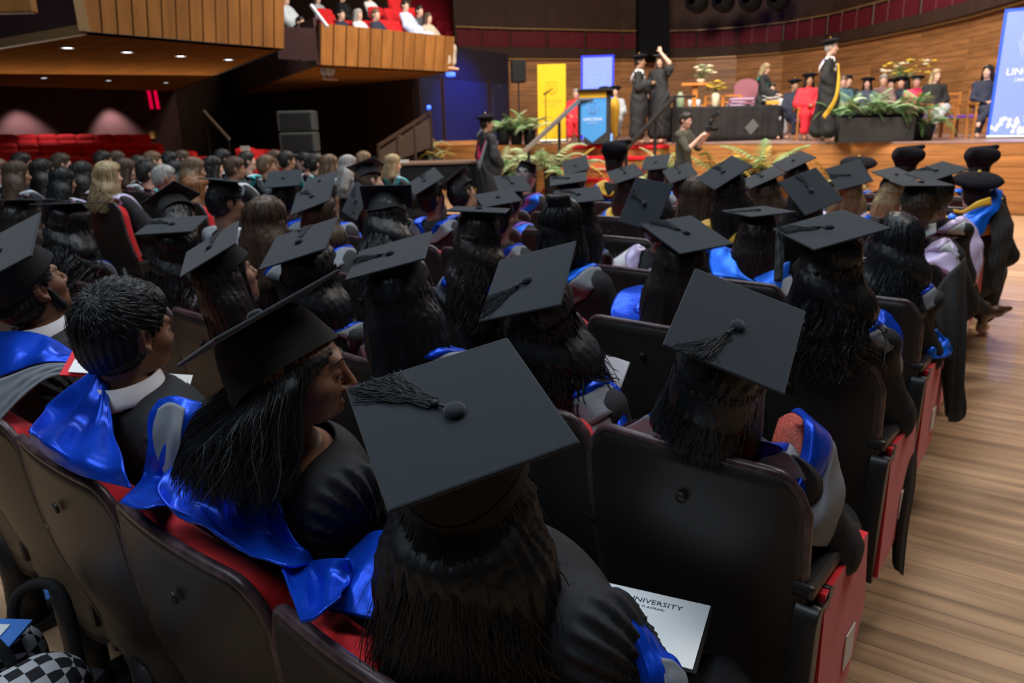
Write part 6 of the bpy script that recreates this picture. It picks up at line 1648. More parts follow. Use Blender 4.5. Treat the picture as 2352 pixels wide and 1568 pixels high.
e = empty('paper_stack', on_table(1776, 17.0)); tag(e, 'loose white papers spilling over the table end', 'papers')
for k in range(6): MB().box((random.uniform(-0.08, 0.08), random.uniform(-0.06, 0.06), 0.02 + k * 0.03), (0.17, 0.12, 0.004), rotm(random.uniform(-60, 60), random.uniform(-25, 25), random.uniform(-20, 20))).build('sheet', PAPER, e)
MB().box((0.02, -0.12, 0.05), (0.14, 0.10, 0.045), rotm(25), bev=0.02).build('orange_folder', mat('orange_folder', (0.75, 0.35, 0.05), 0.6), e)
# high-backed mauve chair
e = empty('throne_chair', on_stage(1708, 18.4)); e.rotation_euler = (0, 0, math.radians(view_az(1708) + 180)); tag(e, 'tall mauve upholstered chair behind the table', 'chair')
m_ = MB(); pts = [(-0.28, 0.45), (0.28, 0.45), (0.28, 1.25)] + [(0.28 * math.cos(q), 1.25 + 0.18 * math.sin(q)) for q in np.linspace(0.2, math.pi - 0.2, 9)] + [(-0.28, 1.25)]
k = len(pts); m_.v = [(x, -0.25, z) for x, z in pts] + [(x, -0.18, z) for x, z in pts]; m_.f = [tuple(range(k))[::-1], tuple(range(k, 2 * k))] + [(i, (i + 1) % k, k + (i + 1) % k, k + i) for i in range(k)]; m_.build('backrest', MAGENTA, e)
MB().box((0, 0.05, 0.45), (0.28, 0.27, 0.06), bev=0.03).build('seat', MAGENTA, e)
for x in (-1, 1):
    for y in (-0.2, 0.28): MB().box((x * 0.25, y, 0.2), (0.025, 0.025, 0.2)).build('leg', WOODCH, e)


def wood_chair(u, d, rel, lab):
    e = empty('wooden_chair', on_stage(u, d)); e.rotation_euler = (0, 0, math.radians(view_az(u) - rel)); tag(e, lab, 'chair')
    MB().box((0, 0.10, 0.42), (0.25, 0.24, 0.03), bev=0.012).build('seat', PURPLE, e)
    for x in (-1, 1):
        MB().bar((x * 0.24, 0.32, 0), (x * 0.24, 0.32, 0.66), 0.045, 0.045).build('leg', WOODCH, e); MB().bar((x * 0.24, -0.16, 0), (x * 0.24, -0.24, 0.92), 0.045, 0.045).build('leg', WOODCH, e)
        MB().bar((x * 0.24, -0.2, 0.66), (x * 0.24, 0.36, 0.66), 0.05, 0.035).build('armrest', WOODCH, e)
    for z in (0.6, 0.74, 0.88): MB().bar((-0.24, -0.19 - (z - 0.4) * 0.09, z), (0.24, -0.19 - (z - 0.4) * 0.09, z), 0.025, 0.06).build('back_slat', WOODCH, e)
    return e


wood_chair(2142, 15.25, 155, 'wooden armchair with a purple seat under the blonde woman'); wood_chair(2256, 14.75, 165, 'wooden armchair with a purple seat beside the tall blue banner')
wood_chair(2176, 15.6, 160, 'empty wooden armchair between the two seated women'); wood_chair(1851, 16.3, 170, 'wooden armchair under the woman in red')


# ---- plants
def frond_mesh(name, L, wd, mat_, arch=0.5, pairs=14, seed=0, droop=0.6):
    mb = MB(); pts = []
    for t in np.linspace(0, 1, pairs + 1): pts.append(np.array((0, L * t * math.cos(arch * t), L * (math.sin(1.1) * t - droop * t * t))))
    mb.tube(pts, np.linspace(0.006, 0.002, len(pts)), 4, False)
    for i in range(1, len(pts)):
        t = i / pairs; w_ = wd * math.sin(math.pi * min(1, 0.15 + 0.85 * t)) ** 0.7 + 0.02
        for s_ in (-1, 1):
            a = pts[i]; b = a + np.array((s_ * w_, 0.35 * w_, -0.25 * w_)); d = np.array((0, 0.018 + 0.01 * w_, 0.0)); mb.add([a - d, a + d, b], [(0, 1, 2)])
    return mb.mesh(name, mat_)


FR = {k: [frond_mesh('frond', 0.62, 0.10, m_, 0.5, 14, 0, 0.5 + 0.3 * j) for j in range(3)] for k, m_ in (('fern', LEAF), ('pale', LEAFPALE), ('gold', LEAFGOLD))}


def plant(name, label, loc, n, size, kinds=('fern',), pot=None, spread=1.0, seed=0, hz=0.3):
    rg = np.random.default_rng(seed); e = empty(name, loc); tag(e, label, 'plant')
    if pot is not None: MB().lathe([(0.001, 0.0), (0.13, 0.0), (0.17, hz), (0.15, hz), (0.14, hz - 0.03), (0.001, hz - 0.03)], 16).build('pot', pot, e, True)
    for i in range(n):
        o = obj('frond', FR[kinds[i % len(kinds)]][i % 3], e, loc=(rg.normal(0, 0.05) * spread, rg.normal(0, 0.05) * spread, hz - 0.02 if pot is not None else 0.02), rot=(rg.uniform(-0.3, 0.45), 0, rg.uniform(0, 6.28)))
        s_ = size * rg.uniform(0.7, 1.2); o.scale = (s_, s_, s_)
    return e


for i, (u, d) in enumerate(((1935, 13.9), (1975, 13.8), (2015, 13.75), (2055, 13.7), (2095, 13.65), (2125, 13.6))):
    lab = ('leftmost fern', 'second fern', 'third fern', 'fourth fern', 'fifth fern', 'rightmost fern')[i] + ' of the row of potted ferns before the seated academics'
    q = on_stage(u, d + 0.4); plant('potted_fern', lab, q, 26, 1.0, ('fern', 'pale', 'fern'), BLACKPLAIN, 1.6, i, 0.50 if i < 5 else 0.30)
a, b = on_stage(1928, 13.98), on_stage(2100, 13.72); c = (np.array(a) + b) / 2
o = MB().bar((*a[:2], ST + 0.22), (*b[:2], ST + 0.22), 0.04, 0.44, 0.01).build('planter_screen', BLACKDRAPE); tag(o, 'long black draped screen in front of the fern pots', 'planter')
for i, u in enumerate((1156, 1186, 1216)): plant('potted_fern', ('left', 'middle', 'right')[i] + ' of three ferns beneath the loudspeaker stand', on_stage(u, 18.2), 20, 1.1, ('pale', 'fern'), BLACKPLAIN, 1.4, 20 + i, 0.36)
# palms and leaves along the foot of the stage
for i, (u, d, z, kd, s_) in enumerate(((1165, 17.6, 0.65, ('pale', 'fern'), 1.3), (1215, 16.6, 0.75, ('pale', 'pale'), 1.6), (1265, 16.4, 0.75, ('pale', 'fern'), 1.7), (1310, 16.3, 0.62, ('pale', 'gold'), 1.4), (1478, 14.9, 0.62, ('pale', 'fern'), 1.1), (1540, 15.2, 0.72, ('fern', 'pale'), 1.4),
                                    (1650, 15.0, 0.72, ('gold', 'fern'), 1.5), (1725, 14.8, 0.68, ('gold', 'gold'), 1.3), (1770, 14.6, 0.75, ('fern', 'pale'), 1.6), (1905, 14.0, 0.50, ('pale', 'gold'), 1.4), (968, 18.2, 1.20, ('gold', 'pale'), 1.0), (1145, 17.0, 0.4, ('fern', 'fern'), 1.2), (1000, 18.2, 1.0, ('gold', 'pale'), 0.9), (905, 14.5, 0.55, ('gold', 'gold'), 0.7))):
    p = P(u, 340, d); labs = ('left of the steps by the walking academic', 'low beside the left handrail', 'in the pale clump left of the steps', 'at the left edge of the red steps', 'right of the lower red steps', 'by the photographer\'s elbow', 'with yellow leaves right of the photographer', 'yellowing, in front of the table', 'arching before the stage middle', 'rising behind the broad caps at right', 'tall and thin by the ramp rail', 'dark green behind the walking academic', 'golden beside the ramp rail', 'yellow green under the organ console')
    e = plant('palm_plant', 'arching palm plant ' + labs[i], (p[0], p[1], 0.0), 13, s_, kd, BLACKPLAIN, 1.6, 40 + i, z)


def bouquet(label, base, r, n, cols, seed, hgt, vase):
    rg = np.random.default_rng(seed); e = empty('flower_arrangement', base); tag(e, label, 'flowers')
    MB().lathe([(0.05, 0), (0.09, 0.05), (0.10, hgt * 0.8), (0.07, hgt)], 14).build('vase', vase, e, True)
    for i in range(n):
        d = rg.normal(0, 1, 3); d[2] = abs(d[2]) * 0.9; d /= np.linalg.norm(d); q = d * r * rg.uniform(0.6, 1.0) * np.array((1.25, 0.8, 1)) + (0, 0, hgt + 0.05); s_ = rg.uniform(0.05, 0.085); mb = MB()
        for k in range(7):
            a = k * 0.9; mb.lathe([(0.001, 0), (s_ * 0.55, s_ * 0.2), (s_ * 0.6, s_ * 0.5), (0.001, s_ * 0.6)], 6, c=q + np.array((math.cos(a), math.sin(a), 0)) * s_ * 0.6)
        mb.lathe([(0.001, 0), (s_ * 0.6, s_ * 0.3), (0.001, s_ * 0.9)], 8, c=q); mb.build('bloom', cols[i % len(cols)], e, True)
    for i in range(16):
        o = obj('leaf_spray', FR['fern' if i % 2 else 'pale'][i % 3], e, loc=(0, 0, hgt), rot=(rg.uniform(-0.2, 0.6), 0, rg.uniform(0, 6.28))); o.scale = (r * 1.5,) * 3
    return e


bouquet('large arrangement of yellow and cream flowers behind the seated row', (*P(2082, 200, 18.4)[:2], ST), 0.58, 36, (PETAL_Y, PETAL_W, LEAFGOLD), 5, 1.34, BLACKPLAIN)
bouquet('pale pointed flowers on the wooden stand', on_table(1608, 17.4, 0.53), 0.26, 14, (PETAL_W, LEAFPALE), 6, 0.10, PETAL_W)
bouquet('small yellow flowers in a pale vase on the table', on_table(1643, 17.3), 0.20, 14, (PETAL_Y, LEAFGOLD), 7, 0.32, PETAL_W)

# handrails of the stage steps
for sx, mt, lab, (ub, vb, db), (ut, vt, dt) in ((-1, STEEL, 'pale steel handrail on the left of the stage steps', (1204, 348, 15.6), (1330, 231, 16.9)), (1, BLACKMETAL, 'dark handrail on the right of the stage steps', (1428, 352, 14.4), (1550, 222, 15.9))):
    a, b = P(ub, vb, db), P(ut, vt, dt); e = empty('handrail', (a[0], a[1], 0)); tag(e, lab, 'handrail'); o_ = np.array((a[0], a[1], 0))
    MB().bar(a - o_, b - o_, 0.07, 0.09, 0.01).build('rail', mt, e); MB().bar(b - o_, b - o_ + np.array((0.35, 0.30, 0)), 0.05, 0.05, 0.01).build('rail_end', BLACKMETAL, e)
    for t in (0.08, 0.62, 1.0):
        q = a + (b - a) * t - o_; z0 = max(0.0, ST * (t - 0.3) * 1.1) if t < 1 else ST; MB().bar((q[0], q[1], min(z0, q[2] - 0.2)), (q[0], q[1], q[2] - 0.03), 0.05, 0.05).build('post', BLACKMETAL, e)
# ramp rail and organ console in the left corner
e = empty('ramp_rail', (*P(935, 330, 17)[:2], 0)); tag(e, 'dark sloping rail with uprights beside the stage door', 'handrail'); o_ = np.array((*P(935, 330, 17)[:2], 0))
a, b = P(868, 336, 16.2), P(988, 258, 17.8); MB().bar(a - o_, b - o_, 0.06, 0.08, 0.01).build('rail', BROWNWALL, e)
for t in (0.0, 0.33, 0.66, 1.0): q = a + (b - a) * t - o_; MB().bar((q[0], q[1], 0), (q[0], q[1], q[2]), 0.05, 0.05).build('post', BROWNWALL, e)
MB().add([a - o_ - (0, 0, 0.1), b - o_ - (0, 0, 0.1), (b - o_) * (1, 1, 0) + (0, 0, ST), (a - o_) * (1, 1, 0) + (0, 0, 0.9)], [(0, 1, 2, 3)]).build('infill_panel', mat('dark_glass_panel', (0.05, 0.035, 0.03), 0.3, 0.5), e)
p = P(1010, 372, 13.6); e = empty('organ_console', (p[0], p[1], 0)); e.rotation_euler = (0, 0, math.radians(view_az(1010))); tag(e, 'black organ console with a wooden frame and music sheet', 'organ')
MB().box((0, 0, 0.84), (0.72, 0.35, 0.20), bev=0.01).build('case', BLACKPLAIN, e); MB().box((0.02, 0, 1.09), (0.80, 0.38, 0.025), bev=0.008).build('lid', mat('organ_lid', (0.16, 0.10, 0.07), 0.4), e); MB().box((0, 0, 0.60), (0.74, 0.36, 0.035)).build('frame', ORANGEW, e)
for x in (-0.68, 0.68): MB().box((x, 0, 0.29), (0.05, 0.3, 0.29)).build('leg', BROWNWALL, e)
MB().box((-0.72, -0.3, 1.02), (0.17, 0.01, 0.15), rotm(0, -15, 0)).build('music_sheet', mat('grey_sheet', (0.28, 0.28, 0.26), 0.7), e)
o = MB().bar(P(905, 332, 18.4), P(1130, 326, 18.6), 0.3, 0.10).build('ramp_edge', WOODS); struct(o, 'timber edge of the ramp by the stage door', 'ramp')

# ------------------------------------------------------------------ nearer graduates: hoods lying over the arms, gown tails in the aisle, things on laps and floor
def by_label(t):
    return [o for o in bpy.data.objects if o.parent is None and t in o.get('label', '')][0]


def frame_of(o):
    bpy.context.view_layer.update(); M_ = np.array(o.matrix_world); return dict(org=M_[:3, 3], R0=M_[:3, :3])


g5 = by_label('coral lace dress'); L5 = frame_of(g5)
cloth(g5, L5, 'lace_dress', [[(1790, 962, 1.80), (1815, 950, 1.78), (1842, 950, 1.77)], [(1775, 1010, 1.74), (1808, 1005, 1.70), (1846, 1002, 1.68)], [(1760, 1080, 1.70), (1795, 1080, 1.66), (1832, 1075, 1.63)], [(1750, 1150, 1.68), (1775, 1150, 1.65), (1804, 1150, 1.62)]], PINK, 16, 12, amp=0.001)
h = cloth(g5, L5, 'hood_drape', [[(1818, 944, 1.74), (1838, 940, 1.72), (1862, 956, 1.72)], [(1848, 972, 1.64), (1872, 975, 1.62), (1906, 1004, 1.66)], [(1842, 1040, 1.60), (1868, 1045, 1.58), (1898, 1060, 1.62)], [(1818, 1105, 1.58), (1840, 1115, 1.56), (1868, 1130, 1.60)], [(1798, 1160, 1.57), (1815, 1175, 1.555), (1840, 1200, 1.58)], [(1800, 1215, 1.57), (1808, 1225, 1.56), (1818, 1232, 1.57)]], BLUE, 30, 16, amp=0.003, fr=(1, 1.5))
cloth(g5, L5, 'hood_lining', [[(1906, 1004, 1.665), (1918, 1030, 1.67), (1928, 1062, 1.70)], [(1898, 1060, 1.625), (1915, 1085, 1.62), (1934, 1112, 1.68)], [(1868, 1130, 1.605), (1900, 1150, 1.59), (1932, 1160, 1.67)], [(1840, 1200, 1.585), (1880, 1205, 1.57), (1922, 1210, 1.66)], [(1818, 1232, 1.575), (1855, 1250, 1.57), (1895, 1252, 1.65)]], GREYL, 22, 18, amp=0.004, fr=(1, 1.5), parent=h)
g3 = by_label('behind the nearest cap'); L3 = frame_of(g3)
h = cloth(g3, L3, 'hood_drape', [[(1240, 882, 2.06), (1280, 852, 2.05), (1330, 832, 2.05), (1385, 846, 2.04)], [(1262, 905, 2.02), (1310, 880, 1.99), (1350, 862, 1.98), (1402, 872, 2.0)], [(1285, 925, 2.0), (1335, 900, 1.97), (1378, 882, 1.96), (1425, 925, 1.99)]], BLUE, 16, 24, amp=0.003, fr=(1.5, 1))
cloth(g3, L3, 'hood_lining', [[(1285, 924, 2.0), (1335, 900, 1.965), (1375, 880, 1.955), (1400, 884, 1.96)], [(1300, 955, 1.95), (1350, 940, 1.92), (1390, 930, 1.92), (1412, 935, 1.94)], [(1330, 1000, 1.90), (1365, 1000, 1.885), (1395, 995, 1.885), (1416, 985, 1.91)]], GREYL, 18, 20, amp=0.004, fr=(1, 1.2), parent=h)
cloth(g3, L3, 'hood_edge', [[(1400, 876, 1.97), (1415, 884, 1.965), (1430, 905, 1.98)], [(1412, 930, 1.94), (1428, 935, 1.935), (1438, 950, 1.95)], [(1416, 985, 1.91), (1428, 985, 1.905), (1440, 985, 1.92)]], BLUE, 14, 8, amp=0.001)
g7 = by_label('third row aisle seat'); L7 = frame_of(g7)
h = cloth(g7, L7, 'hood_drape', [[(2010, 714, 2.60), (2030, 713, 2.58), (2048, 722, 2.58)], [(2014, 760, 2.54), (2036, 752, 2.52), (2070, 768, 2.56)], [(2008, 830, 2.50), (2034, 835, 2.48), (2062, 835, 2.52)], [(2002, 900, 2.48), (2022, 910, 2.46), (2044, 905, 2.50)], [(2006, 950, 2.47), (2016, 955, 2.46), (2026, 950, 2.48)]], BLUE, 28, 14, amp=0.004, fr=(1, 1.5))
cloth(g7, L7, 'hood_lining', [[(2062, 800, 2.55), (2068, 815, 2.56), (2074, 830, 2.58)], [(2050, 860, 2.51), (2060, 865, 2.53), (2068, 870, 2.56)], [(2035, 920, 2.49), (2050, 920, 2.51), (2062, 915, 2.55)], [(2005, 985, 2.48), (2012, 985, 2.48), (2020, 980, 2.50)]], GREYL, 20, 10, amp=0.002, parent=h)
cloth(g7, L7, 'gown_tail', [[(2020, 985, 2.52), (2048, 960, 2.54), (2072, 930, 2.60)], [(2040, 1060, 2.52), (2072, 1040, 2.50), (2104, 1020, 2.58)], [(2040, 1130, 2.52), (2075, 1120, 2.50), (2103, 1110, 2.58)], [(2046, 1210, 2.55), (2066, 1215, 2.52), (2086, 1215, 2.58)], [(2050, 1290, 2.60), (2062, 1310, 2.58), (2076, 1322, 2.62)]], GOWN, 34, 18, amp=0.006, fr=(1.5, 1))
g6 = by_label('diamond-turned cap'); L6 = frame_of(g6)
cloth(g6, L6, 'hood_drape', [[(1470, 655, 2.90), (1495, 660, 2.88), (1520, 680, 2.86)], [(1425, 672, 2.86), (1462, 690, 2.80), (1500, 715, 2.78)], [(1404, 705, 2.80), (1440, 725, 2.74), (1490, 742, 2.72)], [(1404, 730, 2.74), (1450, 742, 2.70), (1510, 752, 2.70)]], BLUE, 18, 18, amp=0.004, fr=(1, 1))
g8 = by_label('bright blue hood in the fourth row'); L8 = frame_of(g8)
cloth(g8, L8, 'hood_drape', [[(1632, 575, 3.5), (1660, 566, 3.48), (1682, 572, 3.46)], [(1630, 610, 3.46), (1668, 615, 3.40), (1700, 625, 3.38)], [(1636, 632, 3.42), (1690, 640, 3.36), (1740, 648, 3.34)]], SKYBLUE, 14, 18, amp=0.005, fr=(1, 1))
cloth(g8, L8, 'hood_drape', [[(1730, 640, 3.36), (1770, 615, 3.38), (1815, 600, 3.42)], [(1740, 648, 3.33), (1780, 640, 3.33), (1812, 630, 3.38)], [(1745, 655, 3.31), (1780, 662, 3.30), (1800, 664, 3.34)]], SKYBLUE, 14, 18, amp=0.005, fr=(1, 1), seed=2)
cloth(g8, L8, 'tassel_tail', [[(1782, 530, 3.30), (1790, 528, 3.30), (1800, 532, 3.30)], [(1780, 590, 3.28), (1790, 590, 3.275), (1800, 592, 3.28)], [(1777, 645, 3.26), (1786, 648, 3.255), (1797, 645, 3.26)]], CORD, 14, 8, amp=0.003)
# bare-headed aisle graduate: fallen hood loop and long gown tail
gd = by_label('long wavy black hair in an aisle seat'); Ld_ = frame_of(gd)
cloth(gd, Ld_, 'gown_tail', [[(2135, 690, 3.2), (2165, 640, 3.25), (2210, 600, 3.3), (2225, 590, 3.4)], [(2150, 770, 3.18), (2180, 740, 3.2), (2212, 720, 3.26), (2222, 715, 3.34)], [(2155, 850, 3.2), (2180, 845, 3.2), (2205, 840, 3.26), (2218, 835, 3.34)], [(2168, 930, 3.24), (2184, 930, 3.24), (2200, 925, 3.28), (2214, 915, 3.34)], [(2172, 955, 3.26), (2184, 968, 3.26), (2198, 968, 3.3), (2210, 955, 3.34)]], GOWN, 40, 36, amp=0.018, fr=(2.5, 0.5))
tb = np.array([P(u, v, 3.12) for u, v in ((2108, 812), (2112, 780), (2135, 782), (2155, 775), (2146, 758), (2165, 775), (2184, 800), (2175, 818), (2140, 820), (2110, 815))]); tb = (tb - Ld_['org']) @ Ld_['R0']
cloth(gd, Ld_, 'hood_drape', [[(2108, 812, 3.14), (2112, 785, 3.10), (2140, 784, 3.12), (2160, 770, 3.16)], [(2118, 816, 3.10), (2130, 800, 3.04), (2155, 800, 3.06), (2178, 790, 3.12)], [(2112, 822, 3.08), (2140, 822, 3.02), (2165, 820, 3.04), (2182, 812, 3.10)]], SKYBLUE, 18, 18, amp=0.008, fr=(2, 1.5)); MB().tube(crom(tb, 40), 0.006, 6).build('hood_edge', SKYBLUE, gd, True)
# man in the white hood
g16 = by_label('white and lilac hood and flat cap'); L16 = frame_of(g16)
cloth(g16, L16, 'hood_drape', [[(2098, 600, 3.75), (2140, 570, 3.74), (2180, 545, 3.76)], [(2100, 612, 3.70), (2150, 590, 3.66), (2192, 565, 3.70)], [(2130, 610, 3.68), (2170, 612, 3.64), (2205, 600, 3.70)], [(2185, 640, 3.64), (2198, 640, 3.62), (2206, 635, 3.68)], [(2180, 700, 3.62), (2190, 700, 3.61), (2202, 695, 3.66)]], LILAC, 26, 16, amp=0.006, fr=(1, 1.5))
cloth(g16, L16, 'hood_lining', [[(2080, 530, 3.8), (2110, 520, 3.78), (2150, 512, 3.78)], [(2085, 550, 3.74), (2120, 545, 3.72), (2150, 535, 3.74)]], PALE, 8, 12, amp=0.002)
g15 = by_label('pale lilac hood and broad cap near the aisle'); L15 = frame_of(g15)
cloth(g15, L15, 'hood_drape', [[(2195, 500, 4.6), (2215, 498, 4.58), (2236, 512, 4.6)], [(2190, 540, 4.55), (2215, 535, 4.52), (2250, 545, 4.56)], [(2215, 590, 4.5), (2235, 590, 4.48), (2258, 580, 4.54)], [(2225, 640, 4.48), (2238, 640, 4.47), (2250, 635, 4.5)]], LILAC, 20, 14, amp=0.006)
# crossed leg of the lilac-hooded man reaching into the aisle
a, b, c = P(2232, 690, 4.75), P(2258, 722, 4.85), P(2320, 708, 4.9)
F = Field(*[axis_pts([(min(a[i], b[i], c[i]) - 0.12, max(a[i], b[i], c[i]) + 0.12, 0.009)]) for i in range(3)])
F.cap(b, b + (c - b) * 0.55, 0.038, 0.036, 0.02); F.cap(b + (c - b) * 0.5, c, 0.036, 0.016, 0.02); F.cap(b, b + np.array((0, 0, 0.05)), 0.036, 0.040, 0.02); F.cap(b - np.array((0, 0, 0.03)), b - np.array((0.0, 0, 0.05)), 0.03, 0.026, 0.006)
v, f = F.net(); v = (v - L15['org']) @ L15['R0']; o = obj('shoe', to_mesh('shoe', v, f, SHOE), g15); o['label'] = 'pointed brown leather shoe'
q = (np.array([P(2205, 640, 4.7), P(2222, 668, 4.75), a + (0, 0, 0.0), b + np.array((0, 0, 0.03))]) - L15['org']) @ L15['R0']; MB().tube(crom(q, 12), np.linspace(0.075, 0.045, 12), 12).build('trouser_leg', BLACKDRAPE, g15, True)
# bonneted graduates at the far end of the rows
VELVET = MATS['black_velvet']


def soft_bonnet(o, hc, R, s=1.0):
    F = Field(axis_pts([(-0.2, 0.2, 0.012)]), axis_pts([(-0.2, 0.2, 0.012)]), axis_pts([(-0.06, 0.2, 0.012)]))
    F.ell((0, 0, 0.02), (0.09, 0.105, 0.06), k=0.02); F.ell((0, -0.01, 0.085), (0.125, 0.135, 0.065), k=0.05); F.cap((-0.06, 0.03, 0.12), (0.13, 0.05, 0.165), 0.045, 0.022, 0.05); F.cap((0.08, -0.08, 0.10), (-0.06, -0.10, 0.13), 0.05, 0.035, 0.05)
    v, f = F.net(); q = obj('bonnet', to_mesh('bonnet', v * s, f, VELVET), o, mat4=m4(R, hc + R @ np.array((0, -0.015, 0.05)))); q['label'] = 'soft black velvet bonnet'


for (u, v, d), kind, hd, hcx, sk, lab in (((2238, 448, 5.3), 'tam', (SKYBLUE, GOLD), 'dark', 'fair', 'academic in a round velvet bonnet with gold cord and blue hood at the aisle'),
                                      ((2245, 396, 6.5), 'soft', (SKYBLUE, GOLD), 'dark', 'fair', 'graduate in a tall soft black bonnet before the stage front'),
                                      ((2078, 394, 6.7), 'soft', (SKYBLUE, LILAC), 'dark', 'fair', 'graduate in a puffed soft bonnet above the broad cap'),
                                      ((1968, 400, 7.0), 'tam', (SKYBLUE, LILAC), 'black', 'fair', 'graduate in a domed black bonnet at the front right'),
                                      ((1412, 380, 6.9), 'soft', (GOLD, SKYBLUE), 'dark', 'fair', 'graduate in a furry dark bonnet below the red steps')):
    h = P(u, v, d); o = person(lab, head=h, hairk='short', hairc=hcx, hood=hd, yaw=18, skin=sk, female=False, group='seated graduates', **spot_for(h))
    if kind == 'tam': add_hat(o, 'tam', LAST['Rl'], LAST['loch'], tip=-14)
    else: soft_bonnet(o, LAST['loch'], LAST['Rl'])
    if 'gold cord' in lab:
        gt = o; Lg = frame_of(o)
        cloth(o, Lg, 'hood_drape', [[(2262, 440, 5.3), (2285, 432, 5.28), (2304, 438, 5.3)], [(2225, 490, 5.15), (2262, 480, 5.1), (2296, 478, 5.14)], [(2205, 505, 5.1), (2240, 505, 5.05), (2275, 500, 5.08)], [(2230, 540, 5.05), (2248, 545, 5.03), (2262, 535, 5.06)]], SKYBLUE, 20, 16, amp=0.008, fr=(1.5, 1))
        cloth(o, Lg, 'gold_cord', [[(2190, 480, 5.2), (2190, 488, 5.2)], [(2212, 482, 5.12), (2212, 490, 5.12)], [(2245, 462, 5.1), (2247, 478, 5.1)], [(2275, 452, 5.12), (2278, 470, 5.12)]], GOLD, 18, 4, amp=0.0)
        cloth(o, Lg, 'gown_tail', [[(2270, 470, 5.2), (2300, 460, 5.25), (2322, 500, 5.3)], [(2275, 540, 5.1), (2305, 540, 5.15), (2326, 545, 5.25)], [(2270, 600, 5.1), (2290, 605, 5.12), (2310, 600, 5.2)], [(2272, 660, 5.15), (2285, 672, 5.15), (2298, 665, 5.2)]], GOWN, 26, 16, amp=0.008)

# certificate in a black folder on the near woman's lap
p0, p1, p2 = PZ(1278, 1312, 0.70), PZ(1632, 1392, 0.70), PZ(1555, 1512, 0.70)
e = empty('certificate', tuple((p0 + p2) / 2)); ux = (p1 - p0) / np.linalg.norm(p1 - p0); e.rotation_euler = (0, 0, math.atan2(ux[1], ux[0])); tag(e, 'white university certificate in a black folder on the nearest graduate\'s lap', 'certificate')
wd = np.linalg.norm(p1 - p0); uy = np.array((-ux[1], ux[0], 0)); hd_ = abs((p2 - p1) @ uy) + 0.02; ctr = (p0 + p1) / 2 - uy * hd_ / 2; e.location = tuple(ctr)
MB().box((0.003, 0, -0.006), (wd / 2 + 0.005, hd_ / 2 + 0.006, 0.004), bev=0.002).build('folder', BLACKPLAIN, e); MB().box((0, 0, 0), (wd / 2, hd_ / 2, 0.0012)).build('sheet', PAPER, e)
SERIF = 0.0
for t, y, sz in (('LINCOLN UNIVERSITY', hd_ / 2 - 0.042, 0.0225), ('TE WHARE WANAKA O AORAKI', hd_ / 2 - 0.058, 0.0105)):
    me = text_mesh(' '.join(t) if False else t, sz, INK); o = obj('lettering', me, e, loc=(0.012, y, 0.0014))
for k, (t, y) in enumerate((('is empowered by the regulations of', 0.090), ('the university. This is to certify that', 0.099), ('having satisfied', 0.122), ('the degree of', 0.131))):
    obj('lettering', text_mesh(t, 0.0085, mat('grey_ink', (0.25, 0.27, 0.30), 0.7)), e, loc=(0.0, hd_ / 2 - y, 0.0014))

# ---- floor under the nearest seats: programmes, bag and the knee of a person in the row behind the camera
for (u, v, z), (w_, h_), rz, lab, dk in (((150, 1365, 0.006), (0.21, 0.30), 0.6, 'blue programme lying under the nearest seats', 0), ((1660, 1545, 0.006), (0.2, 0.28), 0.3, 'blue programme on the floor beneath the aisle seat', 0)):
    q = PZ(u, v, z); e = empty('programme', tuple(q), rz); tag(e, lab, 'booklet'); MB().box((0, 0, 0), (w_ / 2, h_ / 2, 0.003)).build('cover', mat('programme_blue', (0.06, 0.22, 0.68), 0.5), e); MB().box((0, 0.0, -0.003), (w_ / 2 - 0.003, h_ / 2 - 0.003, 0.002)).build('pages', PAPER, e)
# phone held by the woman behind the nearest cap
q = P(1402, 872, 2.12); o = MB().box((0, 0, 0), (0.036, 0.004, 0.07), rotm(30, -40, 20), bev=0.003).build('phone', WHITE); o.location = q; tag(o, 'white phone held beside the blue and grey hood', 'phone')
o2 = MB().box((0, -0.0045, 0), (0.031, 0.0005, 0.06), rotm(30, -40, 20)).build('screen', BLACKPLAIN, o)
# seated person at the lower left corner
ke = np.array(PZ(125, 1535, 0.58)); F = Field(*[axis_pts([(ke[i] - 0.65, ke[i] + 0.45, 0.014)]) for i in (0, 1)] + [axis_pts([(0.0, 1.45, 0.016)])])
org = ke + np.array((-0.11, -0.50, -0.56)); ko = dict(SEATED)
bv, bf = body(SEATED, axes_for('seated', 0.0095, 0.02), female=True, hands=True); yawp = 0.0
pb_ = obj('person', to_mesh('person', bv, bf, SKIN['rose'])); pb_.location = (org[0], org[1], 0); tag(pb_, 'seated person at the lower left corner, only plaid clothing and bag in view', 'person')
SK_ = mat('black_white_plaid', (0.6, 0.6, 0.62), 0.8)
nt = SK_.node_tree; N = nt.nodes; tcn = N.new('ShaderNodeTexCoord'); br = N.new('ShaderNodeTexChecker'); br.inputs['Scale'].default_value = 34; br.inputs['Color1'].default_value = (0.02, 0.02, 0.025, 1); br.inputs['Color2'].default_value = (0.62, 0.62, 0.65, 1)
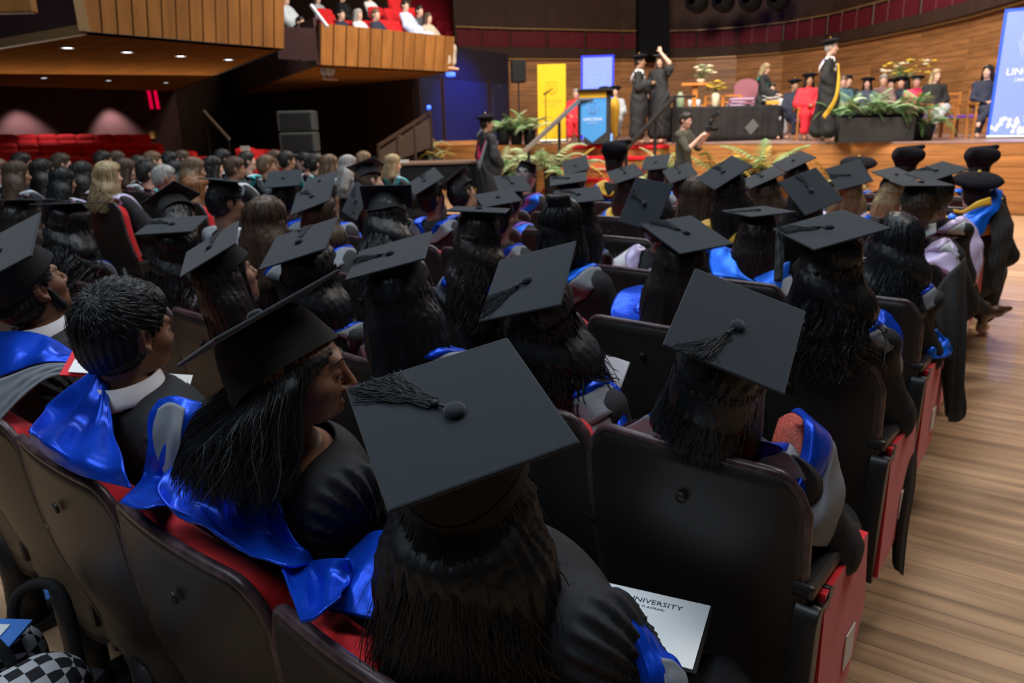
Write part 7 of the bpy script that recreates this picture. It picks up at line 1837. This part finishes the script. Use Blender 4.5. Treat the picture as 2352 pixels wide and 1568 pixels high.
nt.links.new(tcn.outputs['Object'], br.inputs['Vector']); nt.links.new(br.outputs['Color'], N['Principled BSDF'].inputs['Base Color'])
gv, gf = garment(SEATED, tuple(axis_pts([(a_, b_, 0.018)]) for a_, b_ in ((-0.42, 0.42), (-0.30, 0.66), (0.3, 1.14))), 0.022, 0.02, 0.03); obj('plaid_dress', to_mesh('plaid_dress', gv, gf, SK_), pb_)
obj('hair', hair('long', 'brown'), pb_, mat4=m4(np.eye(3), HC0))
LB = dict(org=np.array(pb_.location), R0=np.eye(3))
bq = PZ(60, 1440, 0.60)
e = empty('tote_bag', (bq[0] - 0.02, bq[1] - 0.02, 0.0), 0.5); tag(e, 'black bag with webbing straps at the lower left corner', 'bag')
MB().box((0, 0, 0.24), (0.16, 0.09, 0.20), bev=0.03).build('bag_body', BLACKDRAPE, e)
for sy in (-1, 1): MB().tube(crom(np.array([(-0.09, sy * 0.07, 0.42), (-0.06, sy * 0.09, 0.62), (0.05, sy * 0.10, 0.64), (0.09, sy * 0.07, 0.42)]), 16), 0.014, 6).build('strap', BLACKDRAPE, e, True)
pq = PZ(-4, 1465, 0.62); e = empty('programme', tuple(pq), 0.35); tag(e, 'blue and white programme held at the left edge', 'booklet')
MB().box((0, 0, 0), (0.045, 0.055, 0.003), rotm(10, 8, 0)).build('cover', MATS['programme_blue'], e); MB().box((-0.025, 0.0, 0.005), (0.03, 0.03, 0.002), rotm(10, 8, 0)).build('pages', PAPER, e)

for (u, v, d), sz, mt, lab in (((207, 826, 1.92), (0.05, 0.07), REDCLOTH, 'red and white programme on the lap beside the bare-headed man'), ((398, 890, 1.78), (0.035, 0.05), PAPER, 'white sheet of paper held in front of the bare-headed man')):
    e = empty('programme', tuple(P(u, v, d)), 0.4); tag(e, lab, 'booklet'); MB().box((0, 0, 0), (sz[0], sz[1], 0.002), rotm(20, 20, 10)).build('cover', mt, e); MB().box((0.01, -0.01, 0.004), (sz[0] * 0.7, sz[1] * 0.8, 0.0015), rotm(20, 20, 10)).build('page', PAPER, e)
